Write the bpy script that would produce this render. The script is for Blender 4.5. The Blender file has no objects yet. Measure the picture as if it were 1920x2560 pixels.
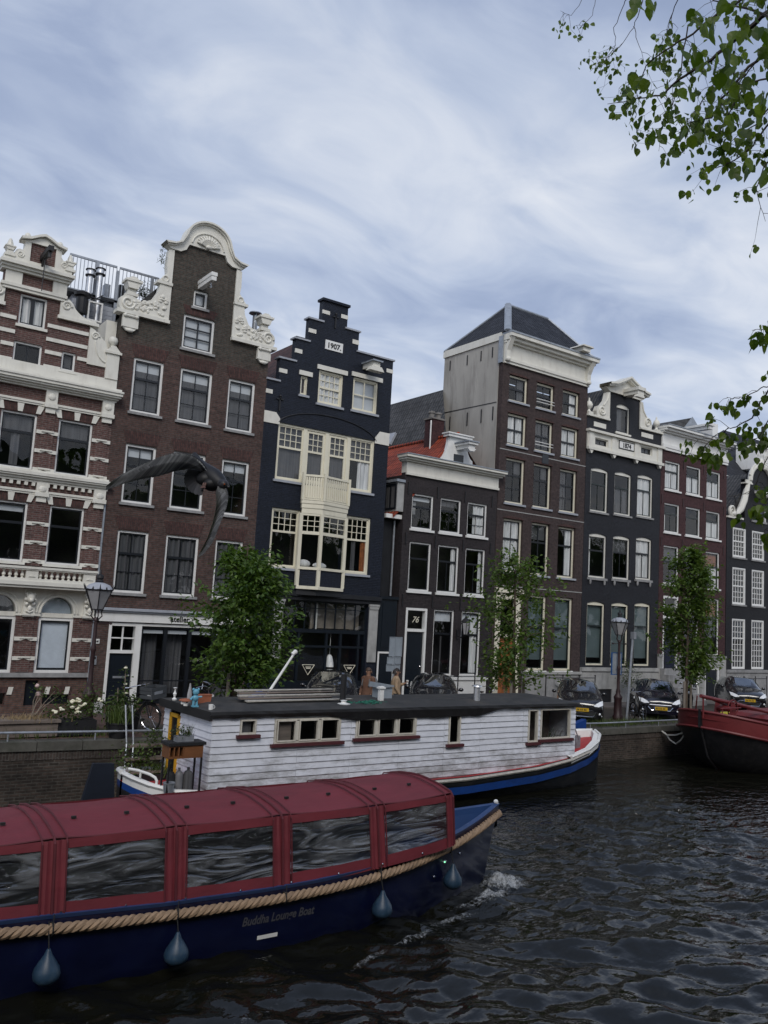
import bpy, bmesh, math, random
from mathutils import Vector, Matrix, noise
R = math.radians
PI = math.pi
random.seed(7)
scene = bpy.context.scene
COL = scene.collection

# ------------------------------------------------------------------ camera model (also used to read points off real planes)
F_PX, CXP, CYP = 2100.0, 960.0, 1280.0
YAW, PITCH, ROLL = R(35.2), R(6.65), R(3.3)
CAM = Vector((0.0, -28.0, 3.6))
_f = Vector((math.sin(YAW)*math.cos(PITCH), math.cos(YAW)*math.cos(PITCH), math.sin(PITCH)))
_r0 = Vector((math.cos(YAW), -math.sin(YAW), 0))
_u0 = _r0.cross(_f)
_r = math.cos(ROLL)*_r0 + math.sin(ROLL)*_u0
_u = -math.sin(ROLL)*_r0 + math.cos(ROLL)*_u0
def ray(px, py):
    return _r*((px-CXP)/F_PX) + _u*(-(py-CYP)/F_PX) + _f
def at(px, py, Y):
    d = ray(px, py); t = (Y-CAM.y)/d.y
    return CAM + d*t
def at_dist(px, py, dist):
    return CAM + ray(px, py)*dist

WATER = -1.2
QY = -8.1
def gz(x):
    return 0.3 - 0.4*min(1, max(0, (x-3)/21.0))

# ------------------------------------------------------------------ object helpers
ORIG = {}
def empty(name, loc=(0, 0, 0)):
    o = bpy.data.objects.new(name, None); COL.objects.link(o)
    o.location = loc; o.empty_display_size = .3
    ORIG[o.name] = Vector(loc)
    return o
def tag(o, label, cat, group=None, kind=None):
    if label: o['label'] = label
    if cat: o['category'] = cat
    if group: o['group'] = group
    if kind: o['kind'] = kind
    return o
def thing(name, label, cat, loc=(0, 0, 0), group=None):
    return tag(empty(name, loc), label, cat, group)

SPLIT = set('''stone_stripe pilaster keystone voussoir moulding corbel lion_console baluster archivolt cellar_lintel cellar_keystone gable_scroll flat_arch white_block
coping_block gable_step wall_anchor window_emblem stone_pilaster string_line brick_arch bracket sill_bracket white_panel urn post posts stone_lintel plinth plinth_ledge stoop_railing
roller_blind lashing bulwark cushion hand eyes brace rail seam cladding plate_marks side_window tree_post arcade_band attic_band stone_block side_rail pedals mirror roof_hip side_wall'''.split())
class MB:
    def __init__(s): s.v = []; s.f = []
    def add(s, vs, fs):
        b = len(s.v); s.v += [tuple(p) for p in vs]; s.f += [tuple(i+b for i in f) for f in fs]
    def box(s, x0, x1, y0, y1, z0, z1):
        s.add([(x0,y0,z0),(x1,y0,z0),(x1,y1,z0),(x0,y1,z0),(x0,y0,z1),(x1,y0,z1),(x1,y1,z1),(x0,y1,z1)],
              [(0,3,2,1),(4,5,6,7),(0,1,5,4),(1,2,6,5),(2,3,7,6),(3,0,4,7)])
        return s
    def quad(s, a, b, c, d): s.add([a,b,c,d], [(0,1,2,3)]); return s
    def tri(s, a, b, c): s.add([a,b,c], [(0,1,2)]); return s
    def _prism(s, A, B):
        n = len(A); s.add(list(A)+list(B), [tuple(range(n)), tuple(range(2*n-1, n-1, -1))] + [(i, i+n, (i+1)%n+n, (i+1)%n) for i in range(n)])
        return s
    def prism(s, poly, y0, y1): return s._prism([(x,y0,z) for x,z in poly], [(x,y1,z) for x,z in poly])
    def prismx(s, poly, x0, x1): return s._prism([(x0,y,z) for y,z in poly], [(x1,y,z) for y,z in poly])
    def prismz(s, poly, z0, z1): return s._prism([(x,y,z0) for x,y in poly], [(x,y,z1) for x,y in poly])
    def tube(s, pts, r, n=8, cap=True, flat=None):
        pts = [Vector(p) for p in pts]; m = len(pts)
        rs = r if isinstance(r, (list, tuple)) else [r]*m
        vs = []; up = None
        for i, p in enumerate(pts):
            t = (pts[min(i+1, m-1)]-pts[max(i-1, 0)])
            if t.length < 1e-9: t = Vector((0,0,1))
            t.normalize()
            if up is None: up = Vector((0,0,1)) if abs(t.z) < .9 else Vector((1,0,0))
            a = t.cross(up)
            if a.length < 1e-6: a = t.cross(Vector((0,1,0)))
            a.normalize(); b = a.cross(t); up = b
            for k in range(n):
                w = 2*PI*k/n
                vs.append(p + a*math.cos(w)*rs[i] + b*math.sin(w)*rs[i]*(flat or 1))
        fs = [(i*n+k, i*n+(k+1)%n, (i+1)*n+(k+1)%n, (i+1)*n+k) for i in range(m-1) for k in range(n)]
        if cap: fs += [tuple(range(n-1,-1,-1)), tuple((m-1)*n+k for k in range(n))]
        s.add(vs, fs); return s
    def lathe(s, cx, cy, prof, n=14):
        vs = []; fs = []
        for (r, z) in prof:
            for k in range(n):
                w = 2*PI*k/n; vs.append((cx+r*math.cos(w), cy+r*math.sin(w), z))
        m = len(prof)
        fs = [(i*n+k, i*n+(k+1)%n, (i+1)*n+(k+1)%n, (i+1)*n+k) for i in range(m-1) for k in range(n)]
        fs += [tuple(range(n-1,-1,-1)), tuple((m-1)*n+k for k in range(n))]
        s.add(vs, fs); return s
    def ball(s, c, r, n=10, m=7):
        if not isinstance(r, (list, tuple)): r = (r, r, r)
        vs = [(c[0], c[1], c[2]-r[2])]; fs = []
        for i in range(1, m):
            a = -PI/2+PI*i/m
            for k in range(n):
                w = 2*PI*k/n
                vs.append((c[0]+r[0]*math.cos(a)*math.cos(w), c[1]+r[1]*math.cos(a)*math.sin(w), c[2]+r[2]*math.sin(a)))
        vs.append((c[0], c[1], c[2]+r[2])); T = len(vs)-1
        for k in range(n): fs.append((0, 1+(k+1)%n, 1+k)); fs.append((T, T-n+k, T-n+(k+1)%n))
        for i in range(m-2):
            for k in range(n): fs.append((1+i*n+k, 1+i*n+(k+1)%n, 1+(i+1)*n+(k+1)%n, 1+(i+1)*n+k))
        s.add(vs, fs); return s
    def torus(s, c, R_, r, axis='Y', n=20, m=6, a0=0, a1=2*PI):
        full = abs(a1-a0-2*PI) < 1e-6
        pts = []
        for i in range(n+1):
            w = a0+(a1-a0)*i/n
            if axis == 'Y': pts.append((c[0]+R_*math.cos(w), c[1], c[2]+R_*math.sin(w)))
            elif axis == 'X': pts.append((c[0], c[1]+R_*math.cos(w), c[2]+R_*math.sin(w)))
            else: pts.append((c[0]+R_*math.cos(w), c[1]+R_*math.sin(w), c[2]))
        return s.tube(pts, r, m, cap=not full)
    def loft(s, secs, closed=False, cap=False):
        n = len(secs[0]); vs = [p for q in secs for p in q]
        kk = n if closed else n-1
        fs = [(i*n+k, i*n+(k+1)%n, (i+1)*n+(k+1)%n, (i+1)*n+k) for i in range(len(secs)-1) for k in range(kk)]
        if cap: fs += [tuple(range(n-1,-1,-1)), tuple((len(secs)-1)*n+k for k in range(n))]
        s.add(vs, fs); return s
    def cells(s, blocks, holes, y0=0., t=.28):
        """front wall made of rectangles, with real openings and reveals"""
        xs = sorted({round(a,4) for b in blocks+holes for a in b[:2]}); zs = sorted({round(a,4) for b in blocks+holes for a in b[2:4]})
        def keep(i, j):
            if not (0 <= i < len(xs)-1 and 0 <= j < len(zs)-1): return False
            x = (xs[i]+xs[i+1])/2; z = (zs[j]+zs[j+1])/2
            return any(b[0]<x<b[1] and b[2]<z<b[3] for b in blocks) and not any(h[0]<x<h[1] and h[2]<z<h[3] for h in holes)
        y1 = y0+t
        for i in range(len(xs)-1):
            for j in range(len(zs)-1):
                if not keep(i, j): continue
                a, b, c, d = xs[i], xs[i+1], zs[j], zs[j+1]
                s.quad((a,y0,c),(b,y0,c),(b,y0,d),(a,y0,d)); s.quad((a,y1,c),(a,y1,d),(b,y1,d),(b,y1,c))
                if not keep(i-1, j): s.quad((a,y0,c),(a,y0,d),(a,y1,d),(a,y1,c))
                if not keep(i+1, j): s.quad((b,y0,c),(b,y1,c),(b,y1,d),(b,y0,d))
                if not keep(i, j-1): s.quad((a,y0,c),(a,y1,c),(b,y1,c),(b,y0,c))
                if not keep(i, j+1): s.quad((a,y0,d),(b,y0,d),(b,y1,d),(a,y1,d))
        return s
    def clusters(s, eps=.02):
        n = len(s.v); par = list(range(n))
        def fd(i):
            while par[i] != i: par[i] = par[par[i]]; i = par[i]
            return i
        for f in s.f:
            for k in f[1:]: par[fd(f[0])] = fd(k)
        bb = {}
        for i, p in enumerate(s.v):
            r = fd(i); q = bb.setdefault(r, [list(p), list(p)])
            for k in range(3): q[0][k] = min(q[0][k], p[k]); q[1][k] = max(q[1][k], p[k])
        ks = list(bb); g = {k: k for k in ks}
        def fg(i):
            while g[i] != i: i = g[i]
            return i
        for i, a in enumerate(ks):
            for b in ks[i+1:]:
                if all(bb[a][0][k]-eps <= bb[b][1][k] and bb[b][0][k]-eps <= bb[a][1][k] for k in range(3)): g[fg(b)] = fg(a)
        out = {}
        for f in s.f: out.setdefault(fg(fd(f[0])), []).append(f)
        res = []
        for fs in out.values():
            m = MB(); mp = {}
            for f in fs:
                for i in f:
                    if i not in mp: mp[i] = len(m.v); m.v.append(s.v[i])
                m.f.append(tuple(mp[i] for i in f))
            res.append(m)
        return res
    def build(s, name, mat, parent=None, smooth=False, fix=False, label=None):
        if name in SPLIT:
            parts = s.clusters()
            if len(parts) > 1: return [m._build(name, mat, parent, smooth, fix, label) for m in parts][0]
        return s._build(name, mat, parent, smooth, fix, label)
    def _build(s, name, mat, parent=None, smooth=False, fix=False, label=None):
        org = Vector((0,0,0)); p = parent
        if p is not None:
            while p.parent is not None: p = p.parent
            org = ORIG.get(p.name, Vector((0,0,0)))
        me = bpy.data.meshes.new(name)
        me.from_pydata([Vector(v)-org for v in s.v], [], s.f)
        if fix:
            bm = bmesh.new(); bm.from_mesh(me); bmesh.ops.recalc_face_normals(bm, faces=bm.faces); bm.to_mesh(me); bm.free()
        if smooth:
            me.shade_smooth(); me.set_sharp_from_angle(angle=R(40 if smooth is True else smooth))
        me.update()
        o = bpy.data.objects.new(name, me); COL.objects.link(o)
        if mat: me.materials.append(M[mat] if isinstance(mat, str) else mat)
        if parent is not None: o.parent = parent
        if label: o['label'] = label
        return o
def single(mb, name, mat, label, cat, group=None, kind=None, smooth=False, loc=None):
    """a thing that is one mesh; loc becomes its origin"""
    if loc is not None:
        L = Vector(loc); mb.v = [tuple(Vector(v)-L) for v in mb.v]
    o = mb.build(name, mat, None, smooth)
    if loc is not None: o.location = loc
    return tag(o, label, cat, group, kind)
def text_mb(body, size, depth=.01, align='CENTER', bold=0., shear=0.):
    cu = bpy.data.curves.new('tmp', 'FONT'); cu.body = body; cu.size = size; cu.extrude = depth/2; cu.align_x = align; cu.offset = bold; cu.shear = shear
    cu.resolution_u = 3
    ob = bpy.data.objects.new('tmp', cu); COL.objects.link(ob)
    dg = bpy.context.evaluated_depsgraph_get(); me = bpy.data.meshes.new_from_object(ob.evaluated_get(dg))
    mb = MB(); mb.add([(v.co.x, v.co.z, v.co.y) for v in me.vertices], [tuple(p.vertices) for p in me.polygons])
    bpy.data.objects.remove(ob); bpy.data.curves.remove(cu); bpy.data.meshes.remove(me)
    mb.v = [(x, -y, z) for x, y, z in mb.v]   # faces -Y
    return mb
def shift(mb, x, y, z): mb.v = [(a+x, b+y, c+z) for a, b, c in mb.v]; return mb
def xform(mb, mat): mb.v = [tuple(mat @ Vector(p)) for p in mb.v]; return mb
def copy_tree(o, parent=None):
    c = o.copy(); COL.objects.link(c)
    if parent is not None: c.parent = parent
    for ch in list(o.children): copy_tree(ch, c)
    return c

# ------------------------------------------------------------------ materials
M = {}
def nt(name):
    m = bpy.data.materials.new(name); m.use_nodes = True; n = m.node_tree; n.nodes.clear()
    out = n.nodes.new('ShaderNodeOutputMaterial'); b = n.nodes.new('ShaderNodeBsdfPrincipled')
    n.links.new(b.outputs[0], out.inputs[0]); M[name] = m
    return m, n, b, out
def N(n, typ, **kw):
    x = n.nodes.new(typ)
    for k, v in kw.items():
        if k in x.inputs: x.inputs[k].default_value = v
        else: setattr(x, k, v)
    return x
def mixc(n, fac, a, b, mode='MIX'):
    x = n.nodes.new('ShaderNodeMix'); x.data_type = 'RGBA'; x.blend_type = mode
    for i, v in ((0, fac), (6, a), (7, b)):
        if hasattr(v, 'is_linked') or hasattr(v, 'links'): n.links.new(v, x.inputs[i])
        elif i == 0: x.inputs[0].default_value = v
        else: x.inputs[i].default_value = (*v, 1) if len(v) == 3 else v
    return x.outputs[2]
def ramp(n, src, stops):
    x = n.nodes.new('ShaderNodeValToRGB'); n.links.new(src, x.inputs[0])
    while len(x.color_ramp.elements) < len(stops): x.color_ramp.elements.new(.5)
    for e, (p, c) in zip(x.color_ramp.elements, stops):
        e.position = p; e.color = (c, c, c, 1) if not isinstance(c, tuple) else (*c, 1)
    return x.outputs[0]
def wpos(n, scale=(1,1,1), rot=(0,0,0)):
    g = N(n, 'ShaderNodeTexCoord'); mp = N(n, 'ShaderNodeMapping'); mp.inputs['Scale'].default_value = scale; mp.inputs['Rotation'].default_value = rot
    n.links.new(g.outputs['Object'], mp.inputs[0]); return mp.outputs[0]
def basic(name, col, rough=.6, var=.12, scale=3., metal=0., bump=0., spec=.5, coat=0., stretch=(1,1,1), dirt=None):
    m, n, b, out = nt(name)
    no = N(n, 'ShaderNodeTexNoise', Scale=scale, Detail=5., Roughness=.6); n.links.new(wpos(n, stretch), no.inputs['Vector'])
    lo = tuple(c*(1-var) for c in col); hi = tuple(min(1, c*(1+var)) for c in col)
    c = mixc(n, ramp(n, no.outputs[0], [(.3, 0.), (.7, 1.)]), lo, hi)
    if dirt:
        d = N(n, 'ShaderNodeTexNoise', Scale=dirt[1], Detail=6., Roughness=.7); n.links.new(wpos(n, dirt[3] if len(dirt) > 3 else (1,1,.25)), d.inputs['Vector'])
        c = mixc(n, ramp(n, d.outputs[0], [(.5, 0.), (.75, dirt[2])]), c, dirt[0])
    n.links.new(c, b.inputs['Base Color'])
    b.inputs['Roughness'].default_value = rough; b.inputs['Metallic'].default_value = metal
    b.inputs['Specular IOR Level'].default_value = spec; b.inputs['Coat Weight'].default_value = coat
    if bump:
        bp = N(n, 'ShaderNodeBump', Strength=bump, Distance=.02); n.links.new(no.outputs[0], bp.inputs['Height']); n.links.new(bp.outputs[0], b.inputs['Normal'])
    return m
def brick(name, c1, c2, mort, rough=.85, w=.22, h=.066, ms=.012, bump=.5, zmix=None, dirt=.5, vert=False):
    m, n, b, out = nt(name)
    g = N(n, 'ShaderNodeNewGeometry'); sp = N(n, 'ShaderNodeSeparateXYZ'); n.links.new(g.outputs['Position'], sp.inputs[0])
    ad = N(n, 'ShaderNodeMath', operation='ADD'); n.links.new(sp.outputs[0], ad.inputs[0]); n.links.new(sp.outputs[1], ad.inputs[1])
    cb = N(n, 'ShaderNodeCombineXYZ')
    n.links.new(ad.outputs[0], cb.inputs[1 if vert else 0]); n.links.new(sp.outputs[2], cb.inputs[0 if vert else 1])
    br = N(n, 'ShaderNodeTexBrick', Scale=1.); n.links.new(cb.outputs[0], br.inputs['Vector'])
    br.inputs['Brick Width'].default_value = w; br.inputs['Row Height'].default_value = h; br.inputs['Mortar Size'].default_value = ms
    br.inputs['Mortar Smooth'].default_value = .3; br.inputs['Bias'].default_value = 0.
    br.inputs['Color1'].default_value = (*c1, 1); br.inputs['Color2'].default_value = (*c2, 1); br.inputs['Mortar'].default_value = (*mort, 1)
    c = br.outputs[0]
    no = N(n, 'ShaderNodeTexNoise', Scale=.7, Detail=6., Roughness=.65); n.links.new(g.outputs['Position'], no.inputs['Vector'])
    c = mixc(n, 1., c, ramp(n, no.outputs[0], [(.3, 1-dirt*.6), (.7, 1.15)]), 'MULTIPLY')
    n2 = N(n, 'ShaderNodeTexNoise', Scale=9., Detail=4.); n.links.new(cb.outputs[0], n2.inputs['Vector'])
    c = mixc(n, 1., c, ramp(n, n2.outputs[0], [(.3, .7), (.7, 1.3)]), 'MULTIPLY')
    if zmix:
        z0, z1, mul = zmix
        mr = N(n, 'ShaderNodeMapRange'); n.links.new(sp.outputs[2], mr.inputs[0]); mr.inputs[1].default_value = z0; mr.inputs[2].default_value = z1
        c = mixc(n, mr.outputs[0], c, mixc(n, 1., c, mul, 'MULTIPLY'))
    n.links.new(c, b.inputs['Base Color']); b.inputs['Roughness'].default_value = rough; b.inputs['Specular IOR Level'].default_value = .3
    bp = N(n, 'ShaderNodeBump', Strength=bump, Distance=.01); n.links.new(br.outputs['Fac'], bp.inputs['Height']); bp.invert = True
    n.links.new(bp.outputs[0], b.inputs['Normal'])
    return m
def tiles(name, c1, c2, axis, row=.3, colw=.22, bump=1., pos=(0,0,0)):
    """roof tiles: undulating columns running along 'axis' (world axis along the eave) and stepped rows in height"""
    m, n, b, out = nt(name)
    g = N(n, 'ShaderNodeNewGeometry'); sp = N(n, 'ShaderNodeSeparateXYZ'); n.links.new(g.outputs['Position'], sp.inputs[0])
    u = sp.outputs[axis]; v = sp.outputs[2]
    def fr(src, k):
        a = N(n, 'ShaderNodeMath', operation='MULTIPLY'); n.links.new(src, a.inputs[0]); a.inputs[1].default_value = 1/k
        f = N(n, 'ShaderNodeMath', operation='FRACT'); n.links.new(a.outputs[0], f.inputs[0]); return f.outputs[0], a.outputs[0]
    fu, au = fr(u, colw); fv, av = fr(v, row)
    s = N(n, 'ShaderNodeMath', operation='SINE'); k = N(n, 'ShaderNodeMath', operation='MULTIPLY'); n.links.new(au, k.inputs[0]); k.inputs[1].default_value = 2*PI; n.links.new(k.outputs[0], s.inputs[0])
    h = N(n, 'ShaderNodeMath', operation='MULTIPLY_ADD'); n.links.new(fv, h.inputs[0]); h.inputs[1].default_value = -1.2; n.links.new(s.outputs[0], h.inputs[2])
    no = N(n, 'ShaderNodeTexNoise', Scale=4., Detail=5.); n.links.new(g.outputs['Position'], no.inputs['Vector'])
    wn = N(n, 'ShaderNodeTexNoise', Scale=1.1, Detail=3.); n.links.new(g.outputs['Position'], wn.inputs['Vector'])
    c = mixc(n, ramp(n, no.outputs[0], [(.35, 0.), (.65, 1.)]), c1, c2)
    c = mixc(n, 1., c, ramp(n, wn.outputs[0], [(.3, .7), (.7, 1.25)]), 'MULTIPLY')
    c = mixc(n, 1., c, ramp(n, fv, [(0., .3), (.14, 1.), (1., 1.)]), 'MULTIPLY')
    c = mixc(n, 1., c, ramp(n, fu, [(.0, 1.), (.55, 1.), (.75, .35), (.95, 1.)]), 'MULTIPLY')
    n.links.new(c, b.inputs['Base Color']); b.inputs['Roughness'].default_value = .65; b.inputs['Specular IOR Level'].default_value = .25
    bp = N(n, 'ShaderNodeBump', Strength=bump, Distance=.03); n.links.new(h.outputs[0], bp.inputs['Height']); n.links.new(bp.outputs[0], b.inputs['Normal'])
    return m
def thin_ior(n, fr, ior):
    g = N(n, 'ShaderNodeNewGeometry'); mr = N(n, 'ShaderNodeMapRange'); n.links.new(g.outputs['Backfacing'], mr.inputs[0]); mr.inputs[3].default_value = ior; mr.inputs[4].default_value = 1/ior; n.links.new(mr.outputs[0], fr.inputs['IOR'])
def glass(name, tint=(.75,.8,.82), ior=1.5, rough=.015, wav=.02):
    m, n, b, out = nt(name); n.nodes.remove(b)
    t = N(n, 'ShaderNodeBsdfTransparent', Color=(*tint, 1)); gl = N(n, 'ShaderNodeBsdfGlossy', Color=(1,1,1,1), Roughness=rough)
    fr = N(n, 'ShaderNodeFresnel', IOR=ior); mx = N(n, 'ShaderNodeMixShader'); thin_ior(n, fr, ior)
    no = N(n, 'ShaderNodeTexNoise', Scale=1.3, Detail=1.); bp = N(n, 'ShaderNodeBump', Strength=wav, Distance=1.)
    g = N(n, 'ShaderNodeNewGeometry'); n.links.new(g.outputs['Position'], no.inputs['Vector'])
    n.links.new(no.outputs[0], bp.inputs['Height']); n.links.new(bp.outputs[0], gl.inputs['Normal']); n.links.new(bp.outputs[0], fr.inputs['Normal'])
    n.links.new(fr.outputs[0], mx.inputs[0]); n.links.new(t.outputs[0], mx.inputs[1]); n.links.new(gl.outputs[0], mx.inputs[2]); n.links.new(mx.outputs[0], out.inputs[0])
    return m
def leafmat(name, c1, c2, trans=.35):
    m, n, b, out = nt(name)
    oi = N(n, 'ShaderNodeNewGeometry'); no = N(n, 'ShaderNodeTexNoise', Scale=2.2, Detail=3.); n.links.new(oi.outputs['Position'], no.inputs['Vector'])
    rn = mixc(n, oi.outputs['Random Per Island'], c1, c2)
    c = mixc(n, 1., rn, ramp(n, no.outputs[0], [(.3, .75), (.7, 1.3)]), 'MULTIPLY')
    n.links.new(c, b.inputs['Base Color']); b.inputs['Roughness'].default_value = .45; b.inputs['Specular IOR Level'].default_value = .4
    tr = N(n, 'ShaderNodeBsdfTranslucent'); mx = N(n, 'ShaderNodeMixShader', Fac=trans)
    c3 = mixc(n, 1., c, (1.5, 1.6, .5), 'MULTIPLY'); n.links.new(c3, tr.inputs[0])
    n.links.new(b.outputs[0], mx.inputs[1]); n.links.new(tr.outputs[0], mx.inputs[2]); n.links.new(mx.outputs[0], out.inputs[0])
    return m

basic('white_paint', (.70,.685,.62), .5, .05, 2., dirt=((.45,.42,.36), 3., .5))
basic('white_clean', (.76,.76,.74), .45, .04, 2., dirt=((.5,.48,.44), 4., .35))
basic('cream_paint', (.74,.70,.56), .45, .05, 2., dirt=((.5,.46,.36), 4., .35))
basic('grey_stone', (.28,.28,.28), .8, .2, 5., bump=.3, dirt=((.12,.12,.12), 3., .7))
basic('pale_stone', (.36,.36,.35), .75, .15, 3., bump=.2, dirt=((.16,.16,.15), 2.5, .8))
basic('sill_stone', (.34,.36,.40), .65, .12, 6.)
basic('lead', (.30,.33,.37), .45, .2, 6., metal=.3, bump=.4)
basic('black_sash', (.008,.010,.014), .35, .1, 3.)
basic('green_sash', (.010,.018,.018), .35, .1, 3.)
basic('black_iron', (.012,.012,.014), .5, .2, 8.)
basic('iron_brown', (.030,.013,.014), .5, .25, 8.)
basic('dark_door', (.008,.012,.018), .3, .15, 4.)
basic('blue_door', (.006,.010,.030), .3, .15, 4.)
basic('wood_door', (.30,.10,.035), .45, .3, 6., stretch=(1,1,.1))
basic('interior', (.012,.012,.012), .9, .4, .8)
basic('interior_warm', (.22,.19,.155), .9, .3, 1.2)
basic('curtain', (.62,.62,.61), .9, .25, 14., stretch=(1,1,.06))
basic('curtain_grey', (.075,.075,.08), .9, .4, 12., stretch=(1,1,.05))
basic('blind', (.56,.58,.60), .8, .06, 2.)
basic('roman_blind', (.60,.65,.71), .85, .08, 3.)
basic('frosted', (.10,.135,.135), .35, .15, 1.5)
basic('rust_blind', (.22,.07,.02), .9, .4, 8.)
basic('render_black', (.010,.011,.014), .6, .3, 2.5, bump=.1)
basic('stucco', (.37,.355,.325), .9, .16, 1.4, bump=.25, stretch=(1,1,.25), dirt=((.20,.19,.175), 1.3, 1., (1.6,1.6,.25)))
basic('steel', (.72,.73,.75), .38, .1, 6., metal=.85)
basic('galvanised', (.33,.35,.38), .4, .2, 6., metal=.5)
basic('sign_back', (.30,.34,.38), .5, .12, 4., metal=.2)
basic('paving', (.115,.10,.09), .85, .3, 1.2, bump=.4)
basic('black_rubber', (.012,.012,.012), .7, .2, 10.)
basic('plastic_black', (.015,.016,.018), .45, .2, 8.)
basic('concrete', (.20,.19,.18), .9, .25, 3., bump=.3)
brick('brick_red', (.130,.064,.056), (.085,.042,.038), (.14,.115,.105), dirt=.35)
brick('brick_base', (.15,.085,.065), (.105,.055,.045), (.09,.075,.07), dirt=.6)
brick('brick_canal', (.112,.060,.050), (.066,.038,.033), (.080,.066,.060), dirt=.45, ms=.015, zmix=(11.9, 12.5, (.78,1.02,.98)))
brick('brick_lintel', (.098,.046,.040), (.060,.031,.028), (.05,.038,.036), vert=True, dirt=.3)
brick('brick_black', (.0135,.0175,.030), (.010,.0135,.024), (.008,.011,.019), rough=.5, dirt=.4, bump=.7)
brick('brick_brownblack', (.036,.029,.030), (.030,.024,.026), (.026,.022,.023), rough=.6, dirt=.4, bump=.5)
brick('brick_brown', (.068,.046,.044), (.052,.036,.036), (.055,.045,.043), dirt=.4)
brick('brick_ink', (.020,.021,.027), (.016,.017,.022), (.013,.014,.018), rough=.55, dirt=.4, bump=.5)
brick('brick_plum', (.078,.034,.036), (.060,.026,.030), (.06,.038,.038), dirt=.35)
brick('brick_inkier', (.015,.015,.018), (.011,.011,.014), (.009,.009,.011), rough=.55, dirt=.4)
brick('quay_brick', (.095,.070,.057), (.050,.040,.034), (.10,.09,.078), dirt=1.1, w=.22, h=.07, ms=.014, bump=.8)
brick('pavers', (.13,.075,.06), (.09,.06,.052), (.06,.052,.045), dirt=.6, w=.2, h=.1)
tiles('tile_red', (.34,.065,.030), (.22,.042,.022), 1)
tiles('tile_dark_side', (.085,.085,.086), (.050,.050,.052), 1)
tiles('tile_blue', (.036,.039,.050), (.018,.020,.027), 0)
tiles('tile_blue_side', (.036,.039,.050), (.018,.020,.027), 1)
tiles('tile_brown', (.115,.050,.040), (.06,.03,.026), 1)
glass('glass', (.92,.94,.95), 1.52); glass('glass_car', (.55,.6,.62), 3.4, .01, 0.); glass('vinyl', (.62,.64,.66), 1.62, .05, .35)
basic('lamp_glass', (.34,.34,.35), .2, .15, 4.)
basic('chrome', (.75,.75,.78), .12, .05, 4., metal=1.)
basic('number_white', (.75,.75,.72), .4, .03, 3.)
basic('letter_black', (.012,.012,.012), .5, .05, 3.)
leafmat('weed', (.02,.035,.01), (.06,.08,.03), .2)
# ------------------------------------------------------------------ house helpers
def arc_pts(cx, cz, rx, rz, a0, a1, n=12):
    return [(cx+rx*math.cos(R(a0+(a1-a0)*i/n)), cz+rz*math.sin(R(a0+(a1-a0)*i/n))) for i in range(n+1)]
def bars(mb, x0, x1, z0, z1, y, nx, nz, w=.03, d=.03):
    for i in range(1, nx):
        x = x0+(x1-x0)*i/nx; mb.box(x-w/2, x+w/2, y, y+d, z0, z1)
    for i in range(1, nz):
        z = z0+(z1-z0)*i/nz; mb.box(x0, x1, y+.004, y+d+.004, z-w/2, z+w/2)
def frame(mb, x0, x1, z0, z1, y0, y1, w, wb=None, wt=None):
    wb = w if wb is None else wb; wt = w if wt is None else wt
    mb.box(x0, x0+w, y0, y1, z0, z1); mb.box(x1-w, x1, y0, y1, z0, z1)
    mb.box(x0+w, x1-w, y0, y1, z1-wt, z1)
    if wb: mb.box(x0+w, x1-w, y0, y1, z0, z0+wb)
def curtain_mb(x0, x1, z0, z1, y, amp=.025, n=None):
    n = n or max(8, int((x1-x0)/.035)); mb = MB(); ph = random.random()*6
    a = []; b = []
    for i in range(n+1):
        x = x0+(x1-x0)*i/n; yy = y+amp*math.sin(i*1.25+ph)+amp*.6*math.sin(i*.53+ph*2)
        a.append((x, yy, z0)); b.append((x+.0, yy, z1))
    mb.loft([a, b]); return mb
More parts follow.
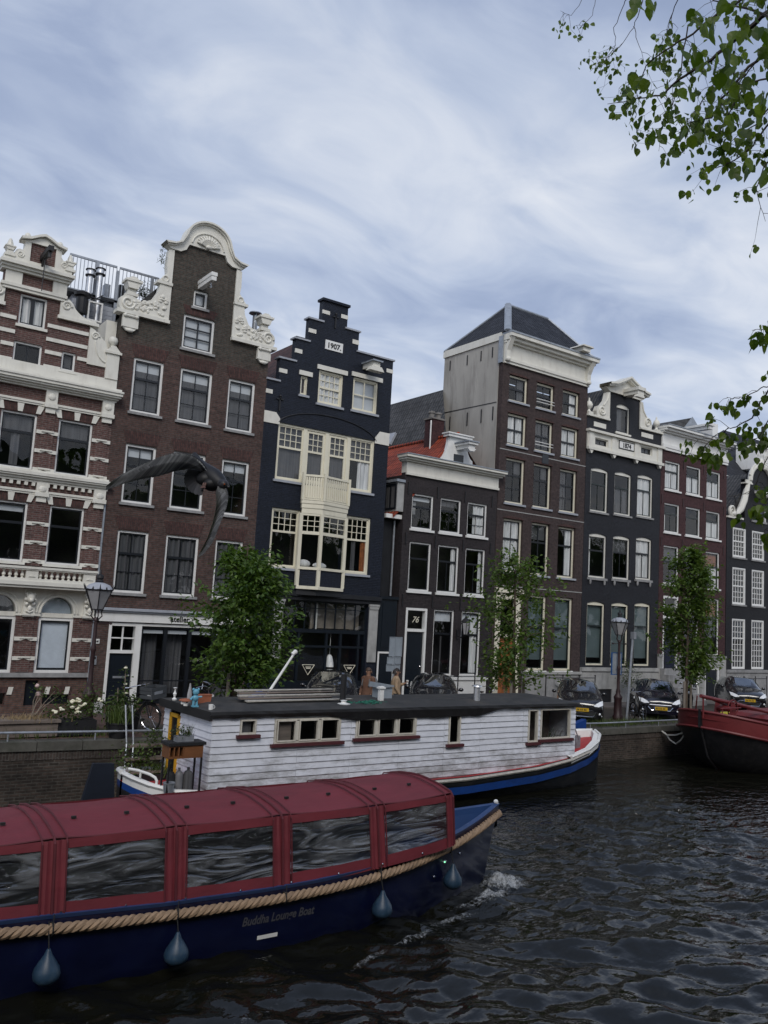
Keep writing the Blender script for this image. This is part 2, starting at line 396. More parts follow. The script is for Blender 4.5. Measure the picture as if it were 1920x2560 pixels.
def window(root, x0, x1, z0, z1, y=.06, fw=.08, fmat='white_clean', smat='black_sash', tr=.36, top=(2, 1), bot=(2, 2), sash=.045, bar=.025,
           sill='sill_stone', sillh=.09, arch=0., curt=None, fb=None, topsash=None, gl='glass', lintel=None):
    """one window: the casing is the part; sash bars, glass, sill and curtain are its sub-parts"""
    f = MB(); frame(f, x0, x1, z0, z1, y, y+.10, fw, fb)
    if arch:
        ar = []
        n = 10
        for i in range(n+1):
            t = i/n; ar.append((x0+(x1-x0)*t, z1-arch*(2*t-1)**2))
        f.prism([(x0, z1)] + ar + [(x1, z1)] if False else ar[::-1] + [(x0+fw*.6, z1-arch-fw), (x1-fw*.6, z1-arch-fw)], y-.012, y+.09)
        if False: pass
    w = f.build('window', fmat, root)
    a, b, c, d = x0+fw, x1-fw, z0+(fw if fb is None else fb), z1-fw-(arch*.7)
    s = MB(); zt = d-(d-c)*tr if tr else None
    ys = y+.035
    frame(s, a, b, c, d, ys, ys+.05, sash)
    if zt:
        s.box(a+sash, b-sash, ys-.012, ys+.045, zt-.04, zt+.04)
        bars(s, a+sash, b-sash, zt+.04, d-sash, ys+.01, top[0], top[1], bar)
        bars(s, a+sash, b-sash, c+sash, zt-.04, ys+.01, bot[0], bot[1], bar)
    else:
        bars(s, a+sash, b-sash, c+sash, d-sash, ys+.01, bot[0], bot[1], bar)
    s.build('sash', smat, w)
    MB().quad((a,ys+.028,c),(b,ys+.028,c),(b,ys+.028,d),(a,ys+.028,d)).build('pane', gl, w)
    if sill: MB().box(x0-.07, x1+.07, -.075, y+.05, z0-sillh, z0-.002).build('sill', sill, w)
    yc = ys+.055
    for cu in (curt or []):
        k, mt, u0, u1, v0, v1 = cu
        X0, X1, Z0, Z1 = a+(b-a)*u0, a+(b-a)*u1, c+(d-c)*v0, c+(d-c)*v1
        if k == 'c': curtain_mb(X0, X1, Z0, Z1, yc).build('curtain', mt, w, smooth=60)
        else: MB().box(X0, X1, yc+.04, yc+.045, Z0, Z1).build('blind', mt, w)
    return w
def shell(root, x0, x1, z0, z1, depth, mat, yback=1.7, front=.28, left=True, right=True):
    mb = MB()
    if left: mb.box(x0, x0+.2, front+.002, depth, z0, z1)
    if right: mb.box(x1-.2, x1, front+.002, depth, z0, z1)
    mb.box(x0+.2, x1-.2, depth-.2, depth, z0, z1)
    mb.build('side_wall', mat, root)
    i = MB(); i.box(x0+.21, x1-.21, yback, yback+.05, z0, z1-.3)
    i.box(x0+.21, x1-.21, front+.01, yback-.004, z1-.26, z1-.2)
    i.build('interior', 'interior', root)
def lintel(mb, x0, x1, z0, h=.38, y=-.012, spread=.14):
    mb.prism([(x0, z0), (x1, z0), (x1+spread, z0+h), (x0-spread, z0+h)], y, .02)
def volute(mb, cx, cz, r, y, turns=1.6, w=.05, sgn=1, a0=0.):
    pts = []
    for i in range(26):
        t = i/25; a = a0+sgn*t*turns*2*PI; q = r*(1-t*.85)
        pts.append((cx+q*math.cos(a), y, cz+q*math.sin(a)))
    mb.tube(pts, [w*(1-.5*i/25) for i in range(26)], 6)
def baluster(mb, x, y, z0, z1, r=.06):
    h = z1-z0
    mb.lathe(x, y, [(r*.8, z0), (r*.8, z0+.06*h), (r*.45, z0+.12*h), (r, z0+.35*h), (r*.75, z0+.55*h), (r*.4, z0+.8*h), (r*.8, z0+.9*h), (r*.8, z1)], 8)
def cornice_mb(x0, x1, z0, z1, steps):
    """moulded cornice: steps = list of (fraction height, projection)"""
    mb = MB(); prev = z0
    for (fz, pr) in steps:
        z = z0+(z1-z0)*fz; mb.box(x0-pr*.5, x1+pr*.5, -pr, .05, prev+.001, z); prev = z
    return mb

# ================================================================== HOUSE 1: striped brick and white stone
def build_striped():
    h = thing('canal_house', 'red brick house with white stone stripes, balustrade balcony and scrolled attic', 'house', (5.5, 0, 0))
    x0, x1 = 2.6, 8.38
    cols = [(3.16, 4.24), (4.95, 6.03), (6.70, 7.78)]
    holes = []
    for (a, b) in cols:
        holes += [(a, b, 1.02, 2.79), (a, b, 4.45, 6.32), (a, b, 7.36, 9.15)]
    att = [(5.10, 5.95, 10.55, 11.40), (6.57, 7.01, 10.76, 11.38), (5.14, 5.96, 11.95, 12.95)]
    holes += att + [(a, b, 2.79, 3.66) for a, b in [(x0, x1)]]
    holes += [(6.50, 6.88, .02, .8), (7.05, 7.85, .05, .36), (5.0, 5.95, .05, .42)]
    blocks = [(x0, x1, -.5, 10.4), (2.95, 8.05, 10.4, 11.3), (3.65, 7.36, 11.3, 12.4), (4.60, 6.42, 12.4, 13.7), (5.28, 6.05, 13.9, 14.66)]
    MB().cells(blocks, holes).build('wall', 'brick_red', h)
    shell(h, x0, x1, -.5, 10.3, 8, 'brick_red')
    # white arcade zone of the ground floor: stucco with arched openings
    w = MB(); zb, zt_ = 2.79, 3.66
    edges = [x0] + [v for c in cols for v in c] + [x1]
    for i in range(0, len(edges), 2): w.box(edges[i], edges[i+1], -.03, .28, zb, zt_)
    for a, b in cols:
        cx = (a+b)/2; r = .50
        arc = arc_pts(cx, 2.9, r, r, 0, 180, 16)
        w.prism([(a, zb+.0), (a, zt_), (b, zt_), (b, zb), (cx+r, zb)] + arc + [(cx-r, zb)], -.03, .28)
    w.build('arcade_band', 'white_paint', h)
    av = MB()
    for a, b in cols:
        cx = (a+b)/2
        for rr, tt in ((.53, .035), (.63, .03)):
            av.tube([(x, -.04, z) for x, z in arc_pts(cx, 2.9, rr, rr, 0, 180, 16)], tt, 6)
    av.build('archivolt', 'white_paint', h, smooth=True)
    for a, b in cols:
        cx = (a+b)/2
        f = MB(); f.box(a, b, .03, .14, 2.76, 2.90); o = f.build('window', 'white_paint', h)
        MB().prism(arc_pts(cx, 2.9, .5, .5, 0, 180, 16), .11, .112).build('pane', 'glass', o)
        MB().prism(arc_pts(cx, 2.9, .48, .48, 0, 180, 16), .22, .225).build('blind', 'roman_blind' if a > 6 else 'curtain_grey', o)
    # windows
    for (a, b) in cols:
        right = a > 6
        window(h, a, b, 1.02, 2.755, fmat='white_clean', tr=0, bot=(1, 1), sill='white_paint', sillh=.07, fw=.09,
               curt=[('b', 'roman_blind', .0, .97, .04, 1)] if right else None)
        window(h, a, b, 4.45, 6.32, tr=.34, top=(1, 1), bot=(1, 1), sill='white_paint', fw=.06,
               curt=[('b', 'blind', 0, 1, .86, 1)] if not right else None)
        window(h, a, b, 7.36, 9.15, tr=.34, top=(1, 1), bot=(1, 1), sill='white_paint', fw=.06,
               curt=[('b', 'curtain_grey', 0, 1, .7, 1)] if right else [('c', 'curtain_grey', .35, .6, 0, .66), ('b', 'curtain_grey', 0, 1, .7, 1)])
    # roman blind folds
    window(h, *att[0], tr=0, bot=(2, 1), bar=.05, sill='white_paint', fw=.06)
    window(h, *att[1], tr=0, bot=(1, 1), sill='white_paint', fw=.06, curt=[('b', 'curtain_grey', 0, 1, 0, 1)])
    window(h, *att[2], tr=0, bot=(2, 1), bar=.12, sill='white_paint', fw=.06, curt=[('c', 'curtain', 0, 1, 0, 1)])
    # stone stripes with a small chevron notch
    s = MB(); piers = [(2.6, 3.16), (4.24, 4.95), (6.03, 6.70), (7.78, 8.38)]
    for z in (1.52, 2.12, 4.53, 5.12, 5.72, 7.45, 8.05, 8.66):
        for a, b in piers:
            m = (a+b)/2; hw = (b-a)/2
            s.prism([(a, z-.1), (m-.22*hw*2, z-.1), (m, z-.045), (m+.22*hw*2, z-.1), (b, z-.1), (b, z+.015), (a, z+.015)], -.05, .01)
            s.box(m-hw*.55, m+hw*.55, -.085, -.05, z-.03, z+.02)
    for z in (10.80, 11.28, 11.70, 12.15):
        for a, b in ((4.6 if z > 11.5 else 4.7, 5.08), (6.03, 6.55) if z < 11.5 else (6.03, 7.34)) + (((7.05, 7.36),) if z == 11.28 else ()):
            if b > a: s.box(a, b, -.045, .01, z-.1, z+.02)
    s.build('stone_stripe', 'white_paint', h)
    pl = MB()
    for a, b in piers:
        m = (a+b)/2
        for z0_, z1_ in ((1.05, 2.75), (4.35, 6.4), (7.38, 9.3)): pl.box(m-.2, m+.2, -.03, .0, z0_, z1_)
    pl.build('pilaster', 'brick_red', h)
    # keystone bands
    k = MB()
    for zb in (6.34, 9.17):
        for a, b in cols:
            for t in (.0, .5, 1.):
                x = a+(b-a)*t; d = (t-.5)*.16
                k.prism([(x-.07, zb), (x+.07, zb), (x+.1+d, zb+.26), (x-.1+d, zb+.26)], -.05, .01)
    k.build('keystone', 'white_paint', h)
    vb = MB()
    for zb in (6.34, 9.17):
        for a, b in cols: vb.box(a-.1, b+.1, -.012, .0, zb, zb+.26)
    vb.build('voussoir', 'brick_lintel', h)
    # mouldings, cornices
    c = MB()
    for z0_, z1_, pr in ((.88, .96, .06),): pass
    for z0_, z1_, pr in ((6.60, 6.66, .06), (6.66, 6.73, .09), (9.45, 9.51, .06), (9.51, 9.58, .09)):
        c.box(x0, x1, -pr, .01, z0_, z1_)
    c.build('moulding', 'white_paint', h)
    cornice_mb(x0, x1, 6.98, 7.36, [(.2, .10), (.4, .16), (.55, .24), (.8, .28), (1, .12)]).build('cornice', 'white_paint', h)
    cornice_mb(x0, x1, 9.98, 10.76, [(.08, .12), (.16, .2), (.24, .3), (.36, .36), (.44, .40), (.55, .3), (.6, .12), (1, .06)]).build('cornice', 'white_paint', h)
    d = MB()
    for i in range(26): d.box(2.75+i*.22, 2.85+i*.22, -.11, -.0, 6.86, 6.97)
    d.build('dentil', 'white_paint', h)
    cb = MB()
    for a, b in ((4.42, 4.78), (6.20, 6.56), (8.0, 8.38)):
        for z0_, z1_ in ((6.38, 6.98), (9.26, 9.98)):
            cb.box(a, b, -.12, .01, z0_+.16, z1_); cb.box(a+.03, b-.03, -.09, .01, z0_, z0_+.159)
            cb.ball(((a+b)/2, -.11, z1_-.2), (.13, .06, .12), 10, 6); cb.box(a-.03, b+.03, -.15, .01, z0_+.17, z0_+.3)
    cb.build('corbel', 'white_paint', h)
    # lion head consoles below the balcony
    li = MB()
    for x in (4.6, 6.36, 8.2):
        li.box(x-.17, x+.17, -.12, 0, 2.76, 3.64); li.box(x-.2, x+.2, -.16, 0, 2.80, 2.86)
        li.ball((x, -.2, 3.36), (.13, .1, .16)); li.ball((x, -.28, 3.28), (.07, .06, .07))
        for sx in (-1, 1):
            li.ball((x+sx*.11, -.17, 3.46), .06); li.ball((x+sx*.13, -.15, 3.3), .06); li.ball((x+sx*.1, -.16, 3.16), .06)
        li.ball((x, -.17, 3.02), (.07, .05, .1)); li.tube([(x-.1, -.15, 2.95), (x, -.18, 2.9), (x+.1, -.15, 2.95)], .03, 6)
    li.build('lion_console', 'white_paint', h, smooth=True)
    # balcony
    b = MB(); b.box(x0, 8.2, -.5, 0, 3.66, 3.74); b.box(x0, 8.24, -.56, 0, 3.741, 3.86); b.box(x0, 8.2, -.5, -.24, 3.861, 3.95)
    b.box(x0, 8.22, -.52, -.22, 4.2, 4.24); b.box(x0, 8.26, -.55, -.2, 4.241, 4.31)
    for a, e in ((4.3, 4.66), (6.08, 6.44), (7.82, 8.2)): b.box(a, e, -.49, -.25, 3.951, 4.199); b.prism([(a+.08, 4.0), (e-.08, 4.0), ((a+e)/2, 4.06)], -.515, -.489)
    b.box(7.9, 8.2, -.24, -.0, 3.861, 4.3)
    bal = b.build('balcony', 'white_paint', h)
    bb = MB()
    for s0, s1, n in ((4.66, 6.08, 8), (6.44, 7.82, 8)):
        for i in range(n): baluster(bb, s0+(s1-s0)*(i+.5)/n, -.37, 3.95, 4.2, .062)
    bb.build('baluster', 'white_paint', bal, smooth=True)
    # base
    MB().box(x0, x1, -.12, .0, .90, 1.03).build('plinth_ledge', 'grey_stone', h)
    MB().cells([(x0, 8.36, -.5, .9)], [(6.50, 6.88, .02, .8), (7.05, 7.85, .05, .36), (5.0, 5.95, .05, .42)], y0=-.02, t=.015).build('plinth', 'brick_base', h)
    e = MB()
    for a, bq in ((7.05, 7.85), (5.0, 5.95)):
        e.box(a-.06, bq+.06, -.035, -.02, .36 if a > 6 else .42, .6); 
    e.build('cellar_lintel', 'brick_lintel', h)
    e = MB()
    for x in (6.05, 5.3, 7.15, 7.75): e.prism([(x-.07, .37), (x+.07, .37), (x+.11, .6), (x-.03, .6)], -.05, -.03)
    e.build('cellar_keystone', 'white_paint', h)
    dr = MB(); dr.box(6.50, 6.88, .1, .14, .02, .8).build('cellar_door', 'dark_door', h)
    MB().box(7.05, 7.85, .1, .12, -.3, .36).build('cellar_window', 'black_sash', h)
    iw = MB(); iw.box(3.8, 7.2, .9, .95, 10.3, 12.9); iw.box(3.8, 7.2, .29, .9, 12.9, 12.95); iw.build('interior', 'interior', h)
    MB().box(8.385, 8.44, -.04, .05, 0, 6.6).build('downpipe', 'lead', h)
    # ---- gable
    g = MB()
    g.prism([(7.36, 11.12), (8.0, 11.12), (8.0, 11.75), (7.92, 11.95), (7.72, 12.14), (7.5, 12.32), (7.36, 12.37)], -.06, .25)
    g.tube([(x, -.07, z) for x, z in arc_pts(8.0, 12.0, .42, .72, 262, 185, 10)], .03, 6)
    g.box(7.98, 8.40, -.10, .3, 10.761, 11.62); g.box(7.92, 8.46, -.16, .36, 11.621, 11.70)
    g.prism([(7.95, 11.701), (8.43, 11.701), (8.25, 11.9), (8.13, 11.9)], -.12, .32)
    g.lathe(8.19, .1, [(.06, 11.88), (.07, 11.95), (.15, 12.03), (.17, 12.12), (.14, 12.22), (.05, 12.27)], 12)
    g.prism([(6.35, 12.52), (7.56, 12.52), (7.5, 12.60)] + arc_pts(7.42, 13.2, .72, .62, 265, 200, 8) + [(6.62, 13.1), (6.35, 13.1)], -.08, .25)
    g.prism([(4.66, 12.52), (3.4, 12.52), (3.5, 12.60)] + [(2*5.52-x, z) for x, z in arc_pts(7.42, 13.2, .72, .62, 265, 200, 8)] + [(4.4, 13.1), (4.66, 13.1)], -.08, .25)
    g.box(6.3, 7.62, -.13, .3, 12.41, 12.519); g.box(3.4, 4.7, -.13, .3, 12.41, 12.519)
    volute(g, 6.55, 12.87, .16, -.09, w=.045); volute(g, 4.45, 12.87, .16, -.09, w=.045, sgn=-1); volute(g, 7.55, 12.1, .13, -.07, w=.04)
    g.build('gable_scroll', 'white_paint', h, smooth=35)
    g = MB()
    g.box(4.56, 6.46, -.12, .0, 12.99, 13.08); g.box(4.50, 6.52, -.16, 0, 13.081, 13.18)
    for a, bq in ((4.62, 5.12), (6.06, 6.5)): g.box(a, bq, -.07, 0, 13.181, 13.60)
    for z0_, z1_, pr in ((13.60, 13.68, .14), (13.681, 13.76, .22), (13.761, 13.86, .32)): g.box(4.56-pr*.5, 6.50+pr*.5, -pr, .35, z0_, z1_)
    g.box(4.5, 6.6, -.06, .3, 13.861, 14.05)
    for cx in (4.68, 6.54):
        g.box(cx-.16, cx+.16, -.1, .22, 14.051, 14.12); g.prism([(cx-.13, 14.121), (cx+.13, 14.121), (cx+.08, 14.24), (cx-.08, 14.24)], -.07, .19)
        g.prism([(cx-.08, 14.241), (cx+.08, 14.241), (cx+.14, 14.34), (cx-.14, 14.34)], -.1, .22); g.box(cx-.16, cx+.16, -.12, .24, 14.341, 14.38)
        g.lathe(cx, .06, [(.1, 14.38), (.09, 14.5), (.05, 14.62), (.015, 14.66)], 8)
    for a, bq in ((5.10, 5.28), (6.05, 6.23)): g.box(a, bq, -.06, .25, 14.051, 14.66)
    g.prism([(6.23, 14.051), (6.52, 14.051)] + arc_pts(6.36, 14.16, .16, .2, -20, 110, 8) + [(6.23, 14.45)], -.05, .2)
    g.prism([(5.10, 14.051), (4.81, 14.051)] + [(11.33-x, z) for x, z in arc_pts(6.36, 14.16, .16, .2, -20, 110, 8)] + [(5.10, 14.45)], -.05, .2)
    volute(g, 6.34, 14.2, .11, -.06, w=.025); volute(g, 4.99, 14.2, .11, -.06, w=.025, sgn=-1)
    top = lambda o: [(4.98-o, 14.66+o), (5.25, 14.72+o), (5.5, 14.86+o), (5.66, 14.92+o), (5.83, 14.86+o), (6.08, 14.72+o), (6.34+o, 14.66+o)]
    g.prism([(5.04, 14.661), (6.29, 14.661)] + [(x, z-.002) for x, z in top(0)][::-1], -.08, .25)
    g.loft([[(x, -.2, z) for x, z in top(.02)], [(x, -.2, z+.08) for x, z in top(.02)], [(x, .3, z+.08) for x, z in top(.02)], [(x, .3, z) for x, z in top(.02)], [(x, -.2, z) for x, z in top(.02)]])
    for cx in (5.16, 6.16): g.ball((cx, .02, 14.86), (.1, .09, .12), 8, 6)
    g.build('gable_top', 'white_paint', h, smooth=35)
    hb = MB(); hb.box(5.58, 5.74, -1.15, .0, 14.16, 14.32); hb.prismx([(-.5, 14.16), (-.02, 13.9), (-.02, 14.16)], 5.63, 5.69); hb.tube([(5.66, -1.0, 14.16), (5.66, -1.0, 13.98)], .05)
    hb.tube([(5.66, -.4, 14.16), (5.66, -.4, 13.05)], .016, 6)
    hb.build('hoist_beam', 'black_iron', h)
    return h
build_striped()

# ================================================================== HOUSE 2: brown neck gable
def build_neckgable():
    h = thing('canal_house', 'tall brown brick neck gable house with white carved scrolls and a white hoist beam', 'house', (11.2, 0, 0))
    x0, x1 = 8.38, 14.0
    cols = [(8.93, 10.0), (10.62, 11.83), (12.47, 13.55)]
    holes = [(a, b, z0, z1) for a, b in cols for z0, z1 in ((3.68, 5.77), (6.70, 8.71), (9.82, 11.72))]
    holes += [(10.56, 11.75, 12.43, 13.68), (10.85, 11.39, 14.02, 14.65), (8.93, 13.85, 0., 2.68)]
    MB().cells([(x0, x1, -.5, 13.12), (10.0, 12.41, 13.12, 15.90)], holes).build('wall', 'brick_canal', h)
    shell(h, x0, x1, -.5, 13.0, 9, 'brick_canal')
    iw = MB(); iw.box(10.1, 12.3, .9, .95, 12.2, 15.2); iw.build('interior', 'interior', h)
    t = MB(); t.prism([(10.0, 15.9), (12.41, 15.9), (12.05, 16.0), (11.8, 16.3), (10.45, 16.3), (10.3, 16.0)], 0, .28); t.build('gable_wall', 'brick_canal', h)
    L = MB()
    for a, b in cols:
        for z in (5.80, 8.74, 11.75): lintel(L, a, b, z, .42)
    lintel(L, 10.62, 11.69, 13.71, .30); L.build('flat_arch', 'brick_lintel', h)
    for i, (a, b) in enumerate(cols):
        window(h, a, b, 3.68, 5.77, curt=[('c', 'curtain_grey', 0, .48, 0, 1), ('c', 'curtain_grey', .52, 1., 0, 1)], sill='grey_stone')
        window(h, a, b, 6.70, 8.71, curt=[('b', 'blind', .0, 1, .82, .97)], sill='grey_stone')
        window(h, a, b, 9.82, 11.72, curt=[('b', 'blind', .0, 1, .80, .97), ('b', 'curtain_grey', 0, 1, 0, .8)], sill='grey_stone')
    window(h, 10.56, 11.75, 12.43, 13.68, tr=0, bot=(2, 3), bar=.05, curt=[('b', 'blind', .0, 1, 0, 1)], sill='grey_stone')
    window(h, 10.85, 11.39, 14.02, 14.65, tr=0, bot=(1, 1), curt=[('b', 'blind', .0, 1, 0, 1)], sill='grey_stone')
    # shop front: white door frame, fascia, dark glazing
    f = MB(); f.box(8.93, 9.03, -.02, .2, 0, 2.68); f.box(9.82, 10.04, -.03, .2, 0, 2.68); f.box(9.03, 9.82, -.02, .2, 2.58, 2.68); f.box(9.03, 9.82, -.02, .2, 1.68, 1.78)
    f.box(10.04, 13.85, -.02, .2, 2.60, 2.68); f.box(9.40, 9.45, .04, .09, 1.78, 2.58); f.box(9.03, 9.82, .045, .085, 2.16, 2.20)
    sf = f.build('door_frame', 'white_clean', h)
    MB().quad((9.03,.065,1.78),(9.82,.065,1.78),(9.82,.065,2.58),(9.03,.065,2.58)).build('fanlight', 'glass', sf)
    dm = MB(); dm.box(9.03, 9.82, .06, .11, .02, 1.68); dm.box(9.12, 9.73, .05, .06, .12, .75); dm.box(9.12, 9.73, .05, .06, 1.05, 1.6)
    dr = dm.build('door', 'dark_door', h)
    MB().box(9.22, 9.62, .035, .05, .86, .93).build('letterbox', 'galvanised', dr)
    MB().ball((9.74, .03, .95), .03).build('handle', 'galvanised', dr)
    sw = MB(); frame(sw, 10.04, 13.85, .02, 2.60, .06, .16, .08)
    for x in (10.92, 11.80, 12.70): sw.box(x-.06, x+.06, .055, .155, .1, 2.52)
    sw.box(10.12, 13.77, .07, .15, .75, .79)
    so = sw.build('shop_window', 'black_sash', h)
    MB().quad((10.12,.11,.1),(13.77,.11,.1),(13.77,.11,2.52),(10.12,.11,2.52)).build('pane', 'glass', so)
    bl = MB()
    for a, b in ((10.15, 10.84), (11.02, 11.7), (11.9, 12.6), (12.8, 13.7)): bl.box(a, b, .14, .2, 2.36, 2.48)
    bl.build('roller_blind', 'blind', so)
    cu = MB()
    for a, b in ((10.3, 10.8), (11.1, 11.7)): q = curtain_mb(a, b, .3, 2.4, .5, .03); cu.add(q.v, q.f)
    cu.build('curtain', 'curtain_grey', so, smooth=60)
    wb = MB(); wb.box(12.72, 13.6, .25, .3, .1, 1.1); wb.build('poster_board', 'curtain_grey', so)
    sb = MB(); sb.box(8.45, 13.95, -.10, .0, 2.72, 3.02); sb.build('fascia', 'white_clean', h)
    cm = MB(); cm.box(8.40, 13.98, -.16, 0, 3.021, 3.08); cm.box(8.38, 14.0, -.22, 0, 3.081, 3.17); cm.build('shop_cornice', 'sill_stone', h)
    shift(text_mb('atelier', .27, .012, 'LEFT', .005), 10.98, -.112, 2.79).build('lettering', 'letter_black', h)
    np = MB(); np.box(8.47, 8.66, -.02, 0, 1.98, 2.13); no_ = np.build('house_number', 'number_white', h)
    shift(text_mb('54', .13, .006, 'CENTER', .004), 8.565, -.026, 2.01).build('numerals', 'letter_black', no_)
    ic = MB(); ic.box(8.5, 8.62, -.04, 0, 1.30, 1.58); ico = ic.build('intercom', 'galvanised', h)
    MB().box(8.53, 8.59, -.045, -.04, 1.48, 1.55).build('screen', 'letter_black', ico)
    MB().box(8.40, 8.95, -.07, .0, -.6, .1).build('plinth_stone', 'pale_stone', h)
    sp = MB(); sp.box(9.80, 10.06, -.05, .0, -.5, .16); sp.build('plinth_block', 'pale_stone', h)
    # white carved gable: cap, shoulders, scrolls
    cx = 11.2
    lower = [(9.80, 15.98), (10.12, 15.95), (10.36, 16.05), (10.50, 16.28), (10.56, 16.36), (11.2, 16.22), (11.84, 16.36)]
    def cap(o):
        L_ = [(9.62-o, 16.02+o), (9.95, 16.06+o), (10.2, 16.2+o), (10.3-o*.5, 16.42+o)]
        arc = arc_pts(cx, 16.42, .86+o, .76+o, 172, 8, 18)
        return L_ + arc + [(22.4-x, z) for x, z in L_[::-1]]
    c = MB()
    body = cap(-.06)
    low = [(9.86, 15.86), (10.2, 15.86), (10.4, 15.98), (10.5, 16.2), (10.72, 16.20), (11.2, 16.20), (11.68, 16.20), (11.9, 16.2), (12.0, 15.98), (12.2, 15.86), (12.55, 15.86)]
    c.prism(body + low[::-1], -.10, .25)
    c.build('gable_cap', 'white_paint', h)
    c = MB(); A = cap(0.02); B = cap(-.07)
    for (ya, yb, o0, o1) in ((-.26, .32, .03, -.03), (-.18, .28, -.031, -.08)):
        P1, P0 = cap(o0), cap(o1)
        c.loft([[(x, ya, z) for x, z in P0], [(x, ya, z) for x, z in P1], [(x, yb, z) for x, z in P1], [(x, yb, z) for x, z in P0], [(x, ya, z) for x, z in P0]], cap=False)
    c.build('gable_moulding', 'white_paint', h, smooth=35)
    sh = MB()
    for k in range(-5, 6):
        a = R(90+k*15); sh.tube([(cx+.08*math.cos(a), -.13, 16.28+.05*math.sin(a)), (cx+.3*math.cos(a), -.19, 16.28+.26*math.sin(a)), (cx+.46*math.cos(a), -.13, 16.28+.42*math.sin(a))], [.02, .05, .035], 6)
    sh.tube([(x, -.12, z) for x, z in arc_pts(cx, 16.26, .62, .52, 5, 175, 16)], .03, 6)
    sh.ball((cx, -.15, 16.28), (.12, .08, .08)); sh.build('shell_ornament', 'white_paint', h, smooth=True)
    pl = MB()
    for sx in (-1, 1):
        X = lambda q: cx+sx*q
        pts = [(1.21, 15.86), (1.42, 15.80), (1.44, 15.2), (1.40, 14.95), (1.52, 14.80), (1.70, 14.60), (1.21, 14.6)]
        P_ = [(X(a), z) for a, z in pts]
        pl.prism(P_ if sx > 0 else P_[::-1], -.06, .22)
        a, b = sorted((X(1.19), X(1.75))); pl.box(a, b, -.12, .26, 14.50, 14.599)
        pts = [(1.21, 14.499), (1.62, 14.499), (1.66, 14.2), (1.85, 13.85), (2.2, 13.66), (2.45, 13.76), (2.72, 13.84), (2.95, 13.66), (2.98, 13.4), (2.9, 13.24), (1.21, 13.24)]
        P_ = [(X(a), z) for a, z in pts]
        pl.prism(P_ if sx > 0 else P_[::-1], -.07, .2)
        a, b = sorted((X(1.19), X(3.05))); pl.box(a, b, -.16, .26, 13.12, 13.239)
        volute(pl, X(2.68), 13.52, .24, -.085, w=.05, sgn=sx)
        pl.torus((X(1.45), -.07, 14.72), .1, .03, n=12)
        random.seed(5)
        for i in range(46):
            t = random.random(); a_ = 1.32+1.15*t; zz = 13.38+random.random()*(.25+.75*(1-t)**2)
            pl.ball((X(a_), -.075, zz), (.05+.05*random.random(), .04+.02*random.random(), .04+.03*random.random()), 7, 5)
        # urn on the shoulder
        ux = X(2.55)
        pl.box(ux-.2, ux+.2, -.08, .28, 13.80, 13.9); pl.box(ux-.13, ux+.13, -.02, .22, 13.901, 14.05); pl.prism([(ux-.16, 14.051), (ux+.16, 14.051), (ux+.24, 14.28), (ux-.24, 14.28)], -.12, .32)
        pl.box(ux-.29, ux+.29, -.16, .36, 14.281, 14.36); pl.prism([(ux-.22, 14.361), (ux+.22, 14.361), (ux+.08, 14.47), (ux-.08, 14.47)], -.1, .3)
        # hanging console
        kx = X(2.55); pl.box(kx-.27, kx+.27, -.13, 0, 12.66, 13.119); pl.prism([(kx-.24, 12.66), (kx-.12, 12.54), (kx+.12, 12.54), (kx+.24, 12.66)], -.1, 0)
        pl.tube([(kx-.2, -.15, 13.05), (kx+.2, -.15, 13.05)], .05, 8); pl.ball((kx, -.1, 12.56), (.14, .07, .07)); 
        for q in (-.2, .2): pl.ball((kx+q, -.15, 13.05), .07, 8, 6)
    pl.build('gable_scroll', 'white_paint', h, smooth=35)
    hb = MB(); hb.box(10.98, 11.16, -1.2, 0, 14.70, 14.86); hb.box(10.96, 11.18, -1.22, 0, 14.861, 14.99)
    ho = hb.build('hoist_beam', 'white_clean', h)
    MB().tube([(11.07, -.95, 14.70), (11.07, -.95, 14.6), (11.10, -.95, 14.54), (11.07, -.95, 14.50), (11.03, -.95, 14.53)], .025, 6).build('hook', 'galvanised', ho)
    rf = MB(); rf.prism([(8.4, 13.05), (13.98, 13.05), (11.6, 15.8), (10.8, 15.8)], .4, 8.5); rf.build('roof', 'tile_dark_side', h)
    ch = MB(); ch.tube([(13.75, .9, 13.2), (13.75, .9, 14.65)], .10, 10); ch.lathe(13.75, .9, [(.26, 14.72), (.24, 14.76), (.05, 14.82)], 12); ch.box(13.74, 13.76, .8, 1., 14.6, 14.75)
    ch.build('flue_pipe', 'galvanised', h, smooth=True)
    pt = MB(); random.seed(3)
    for i in range(60):
        p = Vector((9.62+random.gauss(0,.07), .1+random.gauss(0,.05), 15.5+random.gauss(0,.18))); d = Vector((random.gauss(0,1), random.gauss(0,1), random.gauss(.4,1))).normalized()*.12
        e = d.cross(Vector((0,0,1))).normalized()*.015; pt.quad(p-e, p+e, p+d+e*.3, p+d-e*.3)
    pt.build('wall_weed', 'weed', h)
    return h
build_neckgable()
def arch_fill(mb, x0, x1, z1, arch, n=10):
    mb.prism([(x0, z1), (x0, z1-arch)] + [(x0+(x1-x0)*i/n, z1-arch*(2*i/n-1)**2) for i in range(1, n)] + [(x1, z1-arch), (x1, z1)], .0, .2)
